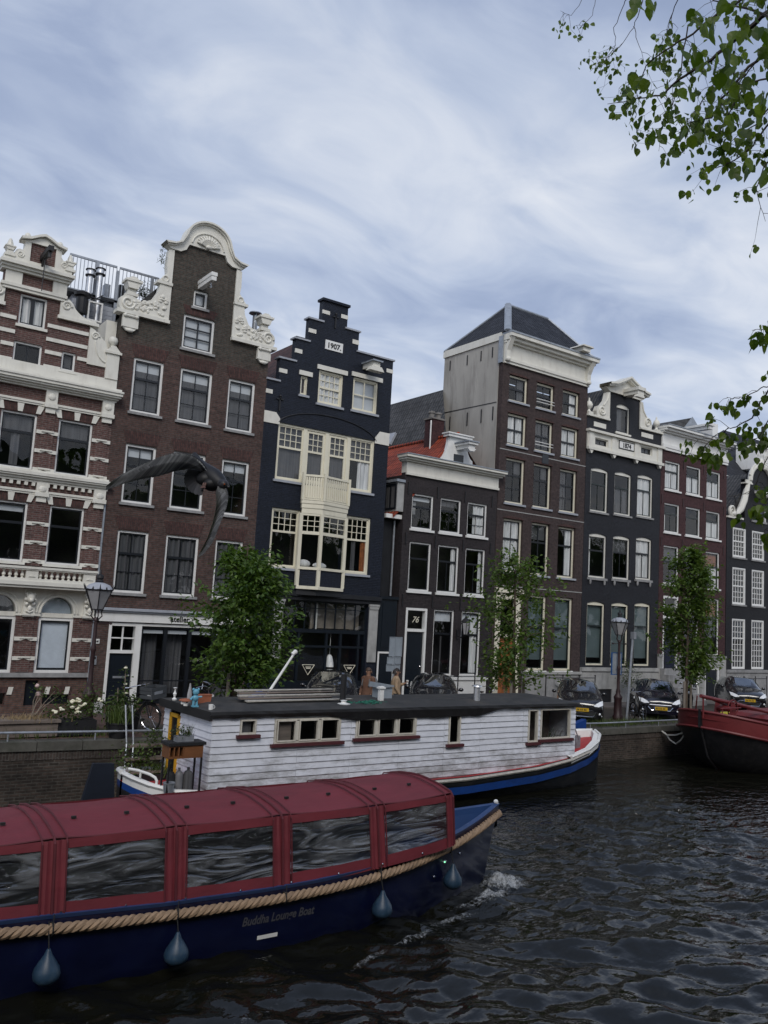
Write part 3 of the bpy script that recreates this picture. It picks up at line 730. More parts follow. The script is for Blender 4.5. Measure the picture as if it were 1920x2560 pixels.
# ================================================================== HOUSE 3: black stepped gable 1907
def build_stepped():
    h = thing('canal_house', 'black painted stepped gable house dated 1907 with cream bay window and small balcony', 'house', (16.9, 0, 0))
    x0, x1 = 14.0, 19.78
    blocks = [(x0, x1, -.5, 12.0), (14.50, x1, 12.0, 12.92), (15.12, x1, 12.92, 13.84), (15.12, x1, 13.84, 13.96), (15.66, 18.0, 13.84, 14.78), (16.22, 17.40, 14.78, 15.68)]
    holes = [(15.45, 15.77, 11.70, 12.46), (16.25, 17.39, 11.52, 12.86), (17.87, 19.10, 11.55, 12.92), (14.63, 19.10, 8.27, 10.46),
             (14.62, 15.87, 4.96, 7.20), (17.96, 19.13, 4.96, 7.26), (15.42, 19.26, .2, 3.88), (15.90, 17.86, 5.0, 7.1)]
    MB().cells(blocks, holes).build('wall', 'brick_black', h)
    shell(h, x0, x1, -.5, 11.9, 9, 'brick_black')
    c = MB()
    for a, b, z in ((13.97, 14.56, 12.0), (14.42, 15.2, 12.92), (15.04, 15.74, 13.84), (15.58, 16.3, 14.78), (17.30, 18.06, 14.78), (17.92, 19.84, 13.96)): c.box(a, b, -.06, .34, z+.002, z+.07)
    c.build('gable_step', 'sill_stone', h)
    c = MB(); c.box(16.16, 17.46, -.08, .36, 15.682, 15.78); c.build('gable_coping', 'brick_black', h)
    q = MB()
    for a, b, z0_, z1_ in ((14.0, 14.27, 11.48, 11.64), (14.50, 14.83, 12.38, 12.54), (15.12, 15.42, 13.30, 13.46), (15.66, 15.98, 14.24, 14.40), (16.22, 16.55, 15.15, 15.30), (17.08, 17.40, 15.18, 15.34), (17.70, 18.0, 14.26, 14.44), (19.46, 19.78, 13.44, 13.60)):
        q.box(a-.01, b, -.02, .03, z0_, z1_) if a < 16.9 else q.box(a, b+.01, -.02, .03, z0_, z1_)
    q.prism([(13.99, 10.36), (14.66, 10.36), (14.66, 10.6), (14.48, 10.80), (13.99, 10.80)], -.03, .02); q.prism([(19.79, 10.36), (19.09, 10.36), (19.09, 10.6), (19.3, 10.88), (19.79, 10.88)], -.03, .02)
    q.build('white_block', 'white_paint', h)
    d = MB(); d.box(16.43, 17.25, -.03, .02, 13.74, 14.12); do = d.build('date_stone', 'white_clean', h)
    shift(text_mb('1907.', .30, .008, 'CENTER', .008), 16.84, -.036, 13.82).build('numerals', 'letter_black', do)
    an = MB()
    for x, z in ((16.83, 14.95), (14.6, 11.15)): an.box(x-.03, x+.03, -.05, 0, z-.28, z+.28); an.box(x-.14, x+.14, -.05, 0, z+.16, z+.21); an.ball((x, -.05, z+.3), .05)
    an.build('wall_anchor', 'black_iron', h)
    ar = MB(); ar.tube([(x, -.01, z) for x, z in arc_pts(16.88, 10.28, 2.32, .80, 12, 168, 24)], .028, 6); ar.build('relief_arch', 'render_black', h, smooth=True)
    ll = MB()
    for a, b, z in ((15.35, 15.94, 12.47), (16.14, 17.55, 12.87), (17.76, 19.28, 12.93)): ll.box(a, b, -.05, .03, z, z+.18)
    ll.build('stone_lintel', 'white_paint', h)
    K = dict(fmat='cream_paint', smat='cream_paint', sill='sill_stone')
    window(h, 15.45, 15.77, 11.70, 12.46, tr=0, bot=(1, 1), fw=.05, curt=[('b', 'blind', 0, .5, 0, 1)], **K)
    window(h, 16.25, 17.39, 11.52, 12.86, tr=.5, top=(4, 2), bot=(4, 2), curt=[('c', 'curtain', 0, 1, 0, 1)], **K)
    window(h, 17.87, 19.10, 11.55, 12.92, tr=0, bot=(2, 2), bar=.05, curt=[('b', 'blind', 0, 1, 0, 1)], **K)
    # the wide fourfold window
    window(h, 14.63, 15.86, 8.27, 10.46, tr=.41, top=(4, 3), bot=(1, 1), sash=.05, curt=[('b', 'curtain_grey', 0, 1, .0, 1)], **K)
    window(h, 15.86, 16.86, 8.27, 10.46, tr=.41, top=(3, 3), bot=(1, 1), sash=.10, curt=[('b', 'curtain_grey', 0, 1, .0, 1)], **dict(K, sill=None))
    window(h, 16.86, 17.87, 8.27, 10.46, tr=.41, top=(3, 3), bot=(1, 1), sash=.10, curt=[('b', 'curtain_grey', 0, 1, .0, 1)], **dict(K, sill=None))
    window(h, 17.87, 19.10, 8.27, 10.46, tr=.41, top=(4, 3), bot=(1, 1), sash=.05, curt=[('c', 'curtain', .45, 1, 0, .58), ('b', 'curtain_grey', 0, 1, .58, 1)], **K)
    window(h, 14.62, 15.87, 4.96, 7.20, tr=.38, top=(4, 3), bot=(1, 1), **K)
    window(h, 17.96, 19.13, 4.96, 7.26, tr=.40, top=(4, 3), bot=(1, 1), curt=[('c', 'rust_blind', .75, 1, 0, .6), ('c', 'curtain_grey', .3, .5, 0, .6)], **K)
    # prow shaped bay with balcony on top
    A, P_, B = (15.80, -.18), (16.52, -.52), (17.84, -.18)
    plan = [(15.88, .0), A, P_, B, (17.90, .0)]
    off = lambda o: [(15.86-o, .0), (A[0]-o, A[1]-o*.4), (P_[0], P_[1]-o), (B[0]+o, B[1]-o*.4), (17.92+o, .0)]
    b = MB(); b.prismz(off(.06)[::-1], 7.48, 7.60); b.prismz(off(.0)[::-1], 7.10, 7.30); b.prismz(off(.03)[::-1], 7.301, 7.48); b.prismz(off(.03)[::-1], 4.96, 5.06); b.prismz(off(.04)[::-1], 4.22, 4.34)
    for (x, y) in (A, P_, B): b.prismz([(x-.07, y-.01), (x-.07, y+.09), (x+.07, y+.09), (x+.07, y-.01)], 4.341, 7.10)
    def along(p, q, s, e=0.): return (p[0]+(q[0]-p[0])*s, p[1]+(q[1]-p[1])*s+e)
    def strip(mb, p, q, s0, s1, z0, z1, e0, e1):
        a_, c_ = along(p, q, s0), along(p, q, s1)
        mb.prismz([(a_[0], a_[1]+e1), (c_[0], c_[1]+e1), (c_[0], c_[1]+e0), (a_[0], a_[1]+e0)][::1], z0, z1)
    gl = MB(); pn = MB()
    for p, q in ((A, P_), (P_, B)):
        strip(b, p, q, .0, 1., 6.30, 6.42, .01, .07); strip(b, p, q, 0., 1., 7.02, 7.09, .01, .07)
        for i in (1, 2): strip(b, p, q, i/3-.012, i/3+.012, 6.42, 7.02, .03, .06)
        for k in (1, 2): strip(b, p, q, .08, .95, 6.42+.2*k-.012, 6.42+.2*k+.012, .03, .06)
        a_, c_ = along(p, q, 0, .045), along(p, q, 1, .045); gl.quad((*a_, 5.06), (*c_, 5.06), (*c_, 7.05), (*a_, 7.05))
        strip(pn, p, q, .03, .97, 4.342, 4.958, .03, .06)
    bo = b.build('bay_window', 'cream_paint', h, fix=True)
    gl.build('pane', 'glass', bo); pn.build('panel', 'brick_black', bo, fix=True)
    MB().prismz([(x, y*.8) for x, y in plan][::-1], 4.0, 4.218).build('bay_foot', 'render_black', bo)
    cu = MB(); cu.ball((16.2, .12, 5.2), (.3, .12, .16), 10, 6); cu.ball((16.9, .1, 5.16), (.32, .12, .13), 10, 6); cu.build('cushion', 'curtain', bo, smooth=True)
    bl = MB(); o5 = off(.02)
    for p, q in ((o5[1], o5[2]), (o5[2], o5[3])):
        strip(bl, p, q, 0, 1, 8.52, 8.60, -.03, .05); strip(bl, p, q, 0, 1, 7.62, 7.70, -.0, .04)
        n = 9 if p[0] < 16 else 12
        for i in range(n):
            s0 = (i+.12)/n; strip(bl, p, q, s0, s0+.62/n, 7.66, 8.52, .0, .03)
        strip(bl, p, q, 0, 1, 7.70, 8.18, .032, .045)
    for (x, y) in o5[1:4]: bl.prismz([(x-.05, y-.05), (x-.05, y+.05), (x+.05, y+.05), (x+.05, y-.05)], 7.6, 8.66)
    for p, q in ((o5[0], o5[1]), (o5[4], o5[3])): bl.prismz([(p[0]-.02, p[1]), (q[0]-.02, q[1]), (q[0]+.02, q[1]), (p[0]+.02, p[1])], 7.62, 8.58)
    bl.build('balcony', 'cream_paint', h, fix=True)
    # hoist hood
    hh = MB(); hh.box(18.28, 18.62, -.75, 0, 13.30, 13.5); hh.prism([(18.22, 13.3), (18.68, 13.3), (18.8, 13.12), (18.1, 13.12)], -.8, -.5); ho = hh.build('hoist_beam', 'white_paint', h)
    MB().box(18.2, 18.7, -.85, 0, 13.502, 13.56).build('hood_roof', 'lead', ho)
    # shop front
    s = MB(); s.box(14.0, 19.8, -.14, 0, 3.95, 4.12); s.box(14.02, 19.8, -.06, 0, 3.80, 3.949); s.build('shop_cornice', 'render_black', h)
    w = MB(); frame(w, 15.42, 19.26, .2, 3.80, .1, .22, .07)
    w.box(15.49, 19.19, .08, .22, 2.58, 2.72); w.box(15.49, 19.19, .09, .2, 2.02, 2.10); w.box(15.49, 19.19, .06, .2, .27, .75)
    for i in range(1, 8): w.box(15.49+.4625*i-.02, 15.49+.4625*i+.02, .11, .17, 2.72, 3.73)
    w.box(15.49, 19.19, .112, .168, 3.5, 3.53)
    for x in (16.2, 17.45, 18.1, 18.95): w.box(x-.05, x+.05, .1, .2, .75, 2.58)
    wo = w.build('shop_window', 'dark_door', h)
    MB().quad((15.49,.14,.75),(19.19,.14,.75),(19.19,.14,3.73),(15.49,.14,3.73)).build('pane', 'glass', wo)
    it = MB(); it.box(16.9, 19.2, .55, .6, 2.75, 3.75); it.box(16.9, 17.0, .5, .6, 2.72, 3.73)
    it.build('shop_interior', 'interior_warm', wo)
    MB().box(17.0, 17.08, .3, .38, 2.72, 3.73).build('column', 'white_paint', wo)
    tr = MB()
    for cx, cz in ((16.72, 1.36), (18.60, 1.36)):
        pts = [(cx-.27, .128, cz), (cx+.27, .128, cz), (cx, .128, cz-.38)]
        for i in range(3): tr.tube([pts[i], pts[(i+1)%3]], .013, 5)
        tr.box(cx-.12, cx+.12, .124, .13, cz-.1, cz-.07); tr.box(cx-.09, cx+.1, .124, .13, cz-.15, cz-.12)
    tr.build('window_emblem', 'cream_paint', wo)
    lp = MB(); lp.lathe(17.75, .30, [(.05, 1.75), (.11, 1.68), (.17, 1.45), (.19, 1.28), (.17, 1.28)], 14); lp.tube([(17.75, .3, 1.75), (17.75, .3, 2.55)], .01, 5)
    lp.build('pendant_lamp', 'white_clean', wo, smooth=True)
    pi = MB()
    for a, b_ in ((14.95, 15.42), (19.26, 19.76)):
        pi.box(a+.04, b_-.04, -.05, .1, 1.5, 3.6); pi.prism([(a+.04, 3.6), (b_-.04, 3.6), (b_, 3.72), (a, 3.72)], -.08, .1); pi.box(a, b_, -.10, .1, 3.721, 3.799)
    pi.build('stone_pilaster', 'pale_stone', h)
    rf = MB(); rf.prism([(14.02, 11.6), (19.7, 11.6), (19.7, 13.6), (18.0, 13.7), (17.6, 14.4), (16.35, 14.5)], .30, 9); rf.build('roof', 'tile_brown', h)
    return h
build_stepped()
# dark narrow side wing between the stepped house and the low house
def build_wing():
    h = thing('side_wing', 'narrow black painted passage wing squeezed between the 1907 house and the low grey house', 'side wing', (20.35, 0, 0))
    MB().box(19.82, 20.74, .5, 4, -.5, 7.40).build('wall', 'render_black', h)
    d = MB(); d.box(19.82, 20.70, .02, .498, -.5, 4.05); d.box(19.80, 20.72, -.05, .498, 4.051, 4.16)
    for z0, z1 in ((.2, 1.8), (2.1, 3.9)): d.box(19.98, 20.55, .0, .019, z0, z1)
    d.build('porch', 'dark_door', h)
    f = MB(); f.box(19.83, 19.90, -.03, .0, -.3, 1.93); f.box(20.60, 20.68, -.03, 0, -.3, 1.93); f.box(19.90, 20.60, -.03, 0, 1.86, 1.93); f.build('door_frame', 'white_clean', h)
    MB().tube([(20.62, .42, 4.2), (20.62, .42, 7.35)], .045, 8).build('drainpipe', 'galvanised', h)
    MB().box(19.95, 20.78, .1, .499, 7.41, 7.58).build('gutter', 'white_clean', h)
build_wing()
# ================================================================== HOUSE 4: low grey-black house with red roof
def build_low():
    h = thing('canal_house', 'low charcoal house with white cornice, three window bays and an orange red tiled roof', 'house', (23.4, 0, 0))
    x0, x1 = 20.75, 26.0
    cols = [(21.17, 22.33), (22.72, 23.89), (24.27, 25.43)]
    holes = [(a, b, z0, z1) for a, b in cols for z0, z1 in ((7.08, 8.57), (4.48, 6.53))]
    holes += [(21.15, 22.27, 0., 3.76), (22.66, 23.79, .98, 3.76), (24.21, 25.34, .98, 3.76)]
    MB().cells([(x0, x1, -.5, 9.4)], holes).build('wall', 'brick_brownblack', h)
    shell(h, x0, x1, -.5, 9.3, 8, 'brick_brownblack')
    cv = [[('b', 'blind', 0, 1, .84, 1)], [('b', 'curtain_grey', 0, 1, .8, 1)], [('c', 'curtain', .35, 1, 0, 1)]]
    for i, (a, b) in enumerate(cols):
        window(h, a, b, 7.08, 8.57, tr=.36, top=(1, 1), bot=(2, 2), bar=.018, curt=cv[i], sill='white_clean', sillh=.1, fw=.07)
        window(h, a, b, 4.48, 6.53, tr=.33, top=(1, 1), bot=(1 if i < 1 else 2, 1), bar=.03, curt=[('c', 'curtain', .75, 1, 0, 1)] if i else [('c', 'curtain', 0, .1, 0, .7)], sill='white_clean', sillh=.1, fw=.07)
    for i, (a, b) in enumerate([(22.66, 23.79), (24.21, 25.34)]):
        window(h, a, b, .98, 3.76, tr=.36, top=(1, 1), bot=(1, 1), curt=[('b', 'blind', 0, 1, .84, 1)] + ([('c', 'curtain', .55, .95, 0, .84)] if i else [('c', 'curtain_grey', .45, .52, 0, .6)]), sill='white_clean', fw=.07)
    f = MB(); frame(f, 21.15, 22.27, 0, 3.76, -.02, .18, .10, 0); f.box(21.25, 22.17, -.02, .16, 2.78, 2.90)
    fo = f.build('door_frame', 'white_clean', h)
    d = MB(); d.box(21.25, 22.17, .08, .13, .0, 2.78); d.box(21.35, 22.07, .065, .08, .2, 1.0); d.box(21.35, 22.07, .065, .08, 1.2, 2.6); do = d.build('door', 'dark_door', h)
    MB().ball((22.07, .05, 1.35), .035).build('handle', 'chrome', do)
    MB().quad((21.25,.08,2.9),(22.17,.08,2.9),(22.17,.08,3.66),(21.25,.08,3.66)).build('fanlight', 'glass', fo)
    shift(text_mb('76', .36, .01, 'CENTER', .0, .35), 21.7, .06, 3.16).build('numerals', 'cream_paint', fo)
    MB().box(22.24, 25.74, -.06, .0, -.5, .80).build('base_panel', 'white_clean', h)
    MB().box(22.20, 25.80, -.12, .0, .801, .92).build('base_ledge', 'white_clean', h)
    c = MB(); c.box(x0, 26.02, -.10, .0, 9.30, 9.40); c.box(x0, 26.0, -.06, .3, 9.401, 9.86); c.build('frieze', 'white_paint', h)
    c = MB(); c.box(20.62, 26.12, -.18, .3, 9.861, 9.93); c.box(20.55, 26.16, -.30, .3, 9.931, 10.02); c.box(20.5, 26.2, -.42, .3, 10.021, 10.12); c.build('cornice', 'white_paint', h)
    MB().box(20.48, 26.2, -.45, .32, 10.122, 10.16).build('gutter_edge', 'lead', h)
    a = MB()
    for x in (20.93, 22.52, 24.08, 25.7):
        for z in (8.75, 6.62, 4.06): a.box(x-.022, x+.022, -.04, 0, z-.25, z+.25)
    a.build('wall_anchor', 'black_iron', h)
    ln = MB(); ln.box(23.93, 24.0, -.06, 0, 2.55, 2.95); ln.tube([(23.96, -.03, 2.7), (23.98, -.3, 2.62), (24.02, -.5, 2.72)], .02, 6)
    ln.lathe(24.02, -.5, [(.17, 3.26), (.22, 3.30), (.12, 3.42), (.05, 3.47), (.05, 3.52), (.015, 3.58)], 6); ln.lathe(24.02, -.5, [(.08, 2.72), (.1, 2.76)], 6)
    for k in range(6):
        w = 2*PI*k/6; ln.tube([(24.02+.1*math.cos(w), -.5+.1*math.sin(w), 2.76), (24.02+.19*math.cos(w), -.5+.19*math.sin(w), 3.26)], .012, 5)
    lo = ln.build('wall_lantern', 'black_iron', h)
    MB().lathe(24.02, -.5, [(.09, 2.77), (.175, 3.25)], 6).build('pane', 'lamp_glass', lo)
    # red saddle roof, ridge running back from the street
    rx, rz, ex, ez = 24.3, 11.74, 20.25, 7.55
    r = MB()
    mx_, mz_ = 22.75, ez+(rz-ez)*(22.75-ex)/(rx-ex)
    r.add([(ex, .05, ez), (mx_, .05, mz_), (mx_, .85, mz_), (rx, .85, rz), (rx, 16., rz), (ex, 16., ez), (ex, .05, ez-.14), (mx_, .05, mz_-.14), (mx_, .85, mz_-.14), (rx, .85, rz-.14)], [(0,1,2,3,4,5), (0,6,7,1), (1,7,8,2), (2,8,9,3)])
    r.add([(rx, .95, rz), (25.98, .95, 10.0), (25.98, 4.2, 10.0), (rx, 4.2, rz)], [(0,1,2,3)])
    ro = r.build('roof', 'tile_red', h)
    MB().tube([(rx, .9, rz+.03), (rx, 16., rz+.03)], .09, 8).build('ridge', 'tile_red', ro)
    # dormer on the left slope with a small window looking along the street
    d = MB(); d.box(20.40, 20.745, .03, .95, 7.72, 8.95); d.box(20.745, 21.6, .31, .95, 7.72, 8.95); do = d.build('dormer', 'pale_stone', ro)
    MB().box(20.3, 20.74, -.05, 1.03, 8.951, 9.06).build('dormer_roof', 'lead', ro)
    f = MB(); frame_y = MB(); frame_x = lambda y0, y1, z0, z1, d: f.box(20.36+d, 20.398, y0, y1, z0, z1)
    for q in ((.08, .16, 7.80, 8.88), (.80, .88, 7.80, 8.88), (.16, .80, 8.80, 8.88), (.16, .80, 7.80, 7.88), (.44, .52, 7.88, 8.80)): frame_x(*q, 0)
    fo = f.build('dormer_window', 'black_sash', ro); MB().box(20.385, 20.395, .16, .80, 7.88, 8.80).build('curtain', 'curtain_grey', fo)
    # white neck piece with hoist hood standing behind the cornice
    n = MB(); n.box(23.62, 24.6, .7, .9, 9.95, 11.5); n.prism([(23.62, 10.0), (23.62, 11.45)] + arc_pts(22.85, 11.45, .72, 1.15, 0, -78, 8) + [(22.7, 10.2), (22.6, 10.0)], .72, .88); n.prism([(24.6, 11.45), (24.6, 10.2), (25.1, 10.2)] + [(48.22-x, z) for x, z in arc_pts(23.05, 11.45, .52, .9, 0, -75, 8)[::-1]], .72, .88)
    n.box(23.45, 24.85, .55, .95, 11.501, 11.62); n.box(23.40, 24.9, .5, 1., 11.621, 11.68)
    no_ = n.build('neck_gable', 'white_clean', h)
    MB().box(23.9, 24.45, .66, .699, 10.2, 10.75).build('hatch', 'dark_door', no_)
    hb = MB(); hb.box(24.05, 24.4, -.15, .699, 10.95, 11.12); hb.box(23.95, 24.5, -.25, .699, 11.121, 11.22); hb.prism([(23.98, 10.949), (24.47, 10.949), (24.36, 10.83), (24.1, 10.83)], -.15, .1)
    hb.build('hoist_beam', 'white_clean', no_)
    MB().box(23.9, 24.55, -.3, .699, 11.222, 11.28).build('hood_roof', 'lead', no_)
build_low()
# big dark roof behind
def build_rear():
    h = thing('rear_house', 'rear house with a big dark tiled roof, brick chimney and skylight above the red roof', 'house', (24, 8, 0))
    r = MB(); r.add([(24.42, 1.9, 11.62), (26.0, 4.32, 14.8), (26.0, 16., 14.8), (24.42, 16., 11.62), (26.0, 4.32, 11.62), (30., 4.32, 10.), (30., 16, 10.)], [(0,1,2,3), (0,4,1), (1,5,6,2), (4,5,1)]); r.build('roof', 'tile_dark_side', h)
    MB().box(24.5, 29.8, 4.6, 15.8, -.5, 10.0).build('wall', 'brick_brown', h)
    q = at(1087, 1052, 2.6); X, Z = q.x, q.z; c = MB(); c.box(X-.34, X+.34, 2.3, 2.9, Z-2.2, Z); co = c.build('chimney', 'brick_plum', h)
    MB().box(X-.40, X+.40, 2.25, 2.95, Z+.001, Z+.08).build('chimney_cap', 'concrete', co)
    for x in (X-.2, X+.2):
        MB().lathe(x, 2.6, [(.12, Z+.08), (.13, Z+.3), (.17, Z+.32), (.17, Z+.40), (.05, Z+.44)], 10).build('chimney_pot', 'concrete', co)
    MB().tube([(X-.45, 2.3, Z-2), (X-.45, 2.3, Z-.1)], .035, 6).build('vent_pipe', 'white_clean', h)
    s = MB(); a = lambda x: 11.62+(x-24.42)*3.18/1.58
    s.add([(24.62-.1, 6.6, a(24.62)+.06), (24.95-.1, 6.6, a(24.95)+.06), (24.95-.1, 7.3, a(24.95)+.06), (24.62-.1, 7.3, a(24.62)+.06), (24.62, 6.6, a(24.62)), (24.95, 6.6, a(24.95)), (24.95, 7.3, a(24.95)), (24.62, 7.3, a(24.62))], [(0,1,2,3), (0,4,5,1), (3,2,6,7), (0,3,7,4), (1,5,6,2)])
    s.build('skylight', 'sill_stone', h)
build_rear()
# ================================================================== HOUSE 5: tall brown house with hipped roof
def build_hip():
    h = thing('canal_house', 'tall brown brick house with grey stucco side wall, white cornice and blue slate hip roof', 'house', (29, 0, 0))
    x0, x1 = 26.03, 31.86
    cols = [(26.47, 27.70), (28.27, 29.48), (30.07, 31.28)]
    holes = [(a, b, z0, z1) for a, b in cols for z0, z1 in ((13.62, 14.86), (11.54, 13.03), (8.82, 10.92), (5.64, 8.10))]
    holes += [(28.23, 29.44, 1.22, 4.69), (30.02, 31.25, 1.22, 4.69), (26.18, 27.75, .0, 4.70)]
    wl = MB(); wl.cells([(x0, x1, -.5, 15.32)], holes); wl.build('wall', 'brick_brown', h)
    shell(h, x0, x1, -.5, 15.3, 4.3, 'brick_brown', left=False)
    sw = MB(); sw.box(26.0, 26.2, .282, 4.3, -.5, 16.42); sw.build('stucco_side_wall', 'stucco', h)
    an = MB()
    for y in (.5, 1.3, 2.3, 3.6):
        an.box(25.97, 26.0, y, y+.05, 12.65, 13.3); an.box(25.97, 26.0, y+.2, y+.25, 15.7, 16.2)
    an.add([(25.985, .3, 13.46), (25.985, 4.2, 13.56), (25.985, 4.2, 13.60), (25.985, .3, 13.50)], [(0,1,2,3)])
    an.build('wall_anchor', 'black_iron', h)
    MB().box(25.94, 26.2, .1, 4.35, 16.43, 16.78).build('side_fascia', 'white_paint', h)
    MB().box(25.93, 26.0, -.02, .26, 15.32, 16.6).build('lead_flashing', 'lead', h)
    for i, (a, b) in enumerate(cols):
        for zz, kind in (((13.62, 14.86), 4), ((11.54, 13.03), 3), ((8.82, 10.92), 2), ((5.64, 8.10), 1)):
            cu = None
            if kind == 4: cu = [('c', 'curtain', .55, 1, 0, 1)] if i == 2 else ([('b', 'curtain_grey', .5, 1, 0, 1)] if i == 0 else None)
            if kind == 3: cu = [('c', 'curtain', 0, 1, 0, 1)] if i != 1 else [('c', 'curtain_grey', 0, 1, 0, 1)]
            if kind == 2: cu = [('b', 'curtain_grey', .5, 1, .7, 1)] if i < 2 else [('c', 'curtain_grey', 0, .6, 0, 1)]
            if kind == 1: cu = [('c', 'curtain', 0, 1, 0, 1)] if i == 0 else ([('c', 'curtain', .5, 1, 0, 1)] if i == 2 else [('b', 'curtain_grey', 0, 1, .7, 1)])
            w = window(h, a, b, *zz, tr=.5 if kind > 2 else .36, top=(2, 1), bot=(2, 1) if kind > 2 or kind == 1 else (2, 2), bar=.05, y=.12, fw=.09, curt=cu, fmat='cream_paint')
            if i == 1 and kind > 2:
                r = MB()
                for dz in (.28, .42): r.tube([(a, -.02, zz[0]+dz), (b, -.02, zz[0]+dz)], .02, 6)
                r.build('rail', 'white_clean', w)
    sl = MB()
    for a, b in cols:
        for z in (14.87, 13.04, 10.93, 8.11): sl.prism(arc_pts((a+b)/2, z-.04, (b-a)/2+.1, .16, 170, 10, 8)+[(b+.1, z), (a-.1, z)], -.006, .02)
    sl.build('brick_arch', 'brick_lintel', h)
    for a, b in ((28.23, 29.44), (30.02, 31.25)):
        window(h, a, b, 1.22, 4.69, tr=.42, top=(1, 1), bot=(1, 1), y=.1, fw=.10, fmat='cream_paint', smat='green_sash', curt=[('b', 'frosted', 0, 1, .12, 1)], sill='white_clean')
    f = MB(); frame(f, 26.18, 27.75, 0, 4.70, -.03, .2, .30, 0, .3); f.box(26.48, 27.45, -.02, .18, 2.7, 2.85); f.box(26.1, 27.83, -.1, .0, 4.70, 4.9); fo = f.build('door_frame', 'cream_paint', h)
    MB().quad((26.48,.1,2.85),(27.45,.1,2.85),(27.45,.1,4.4),(26.48,.1,4.4)).build('fanlight', 'glass', fo)
    d = MB(); d.box(26.48, 27.45, .08, .14, 0, 2.7)
    for z0, z1 in ((.15, .9), (1.1, 1.8), (1.95, 2.55)):
        for u in (0, 1): d.box(26.56+u*.44, 26.93+u*.44, .06, .08, z0, z1)
    d.build('door', 'wood_door', h)
    st = MB()
    for z in (11.27, 8.46, 5.0): st.box(x0, x1, -.012, .0, z-.02, z+.02)
    st.build('string_line', 'pale_stone', h)
    MB().box(28.0, x1, -.08, 0, -.5, 1.06).build('plinth', 'grey_stone', h)
    MB().box(27.95, x1+.02, -.14, 0, 1.061, 1.18).build('plinth_ledge', 'pale_stone', h)
    MB().box(28.78, 29.2, -.03, 0, 10.98, 11.5).build('blind_panel', 'dark_door', h)
    c = MB(); c.box(x0, x1, -.10, .05, 15.30, 15.42); c.box(x0, x1, -.16, .05, 15.421, 15.55); c.box(x0, x1, -.06, .3, 15.551, 16.25); c.build('frieze', 'white_paint', h)
    c = MB(); c.box(x0-.02, x1+.06, -.2, .3, 16.251, 16.36); c.box(x0-.04, x1+.12, -.38, .3, 16.361, 16.50); c.box(x0-.04, x1+.2, -.55, .3, 16.501, 16.66); c.build('cornice', 'white_paint', h)
    MB().box(x0-.05, x1+.22, -.58, .32, 16.662, 16.74).build('gutter_edge', 'lead', h)
    k = MB()
    for x in (26.16, 31.72):
        k.prismx([(-.5, 16.5), (-.06, 16.5), (-.06, 15.5), (-.18, 15.5), (-.2, 15.9)], x-.12, x+.12); k.ball((x, -.2, 15.48), (.13, .1, .12), 8, 6)
    k.build('bracket', 'white_paint', h)
    # hipped roof
    e = (25.95, -.3, 16.76); f_ = (32.0, -.3, 16.76); g = (32.0, 4.3, 16.76); hh = (25.95, 4.3, 16.76); p = (28.05, 2.0, 19.15); q = (30.9, 2.0, 19.15)
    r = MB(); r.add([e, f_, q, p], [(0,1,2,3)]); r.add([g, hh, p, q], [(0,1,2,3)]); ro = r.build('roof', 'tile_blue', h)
    r = MB(); r.tri(hh, e, p); r.tri(f_, g, q); r.build('roof_hip', 'tile_blue_side', ro)
    l = MB(); V = Vector
    l.tube([V(e)+V((0,0,.02)), V(p)+V((0,0,.05))], .17, 6, flat=.5); l.tube([p, q], .08, 6); l.tube([q, f_], .07, 6); l.tube([hh, p], .06, 6)
    l.build('ridge_lead', 'lead', ro)
    b = MB(); b.box(30.5, 31.0, -.85, .4, 16.745, 16.95); b.prism([(30.35, 16.951), (31.15, 16.951), (31.1, 17.02), (30.4, 17.02)], -.95, .4); b.build('hoist_beam', 'white_paint', h)
build_hip()
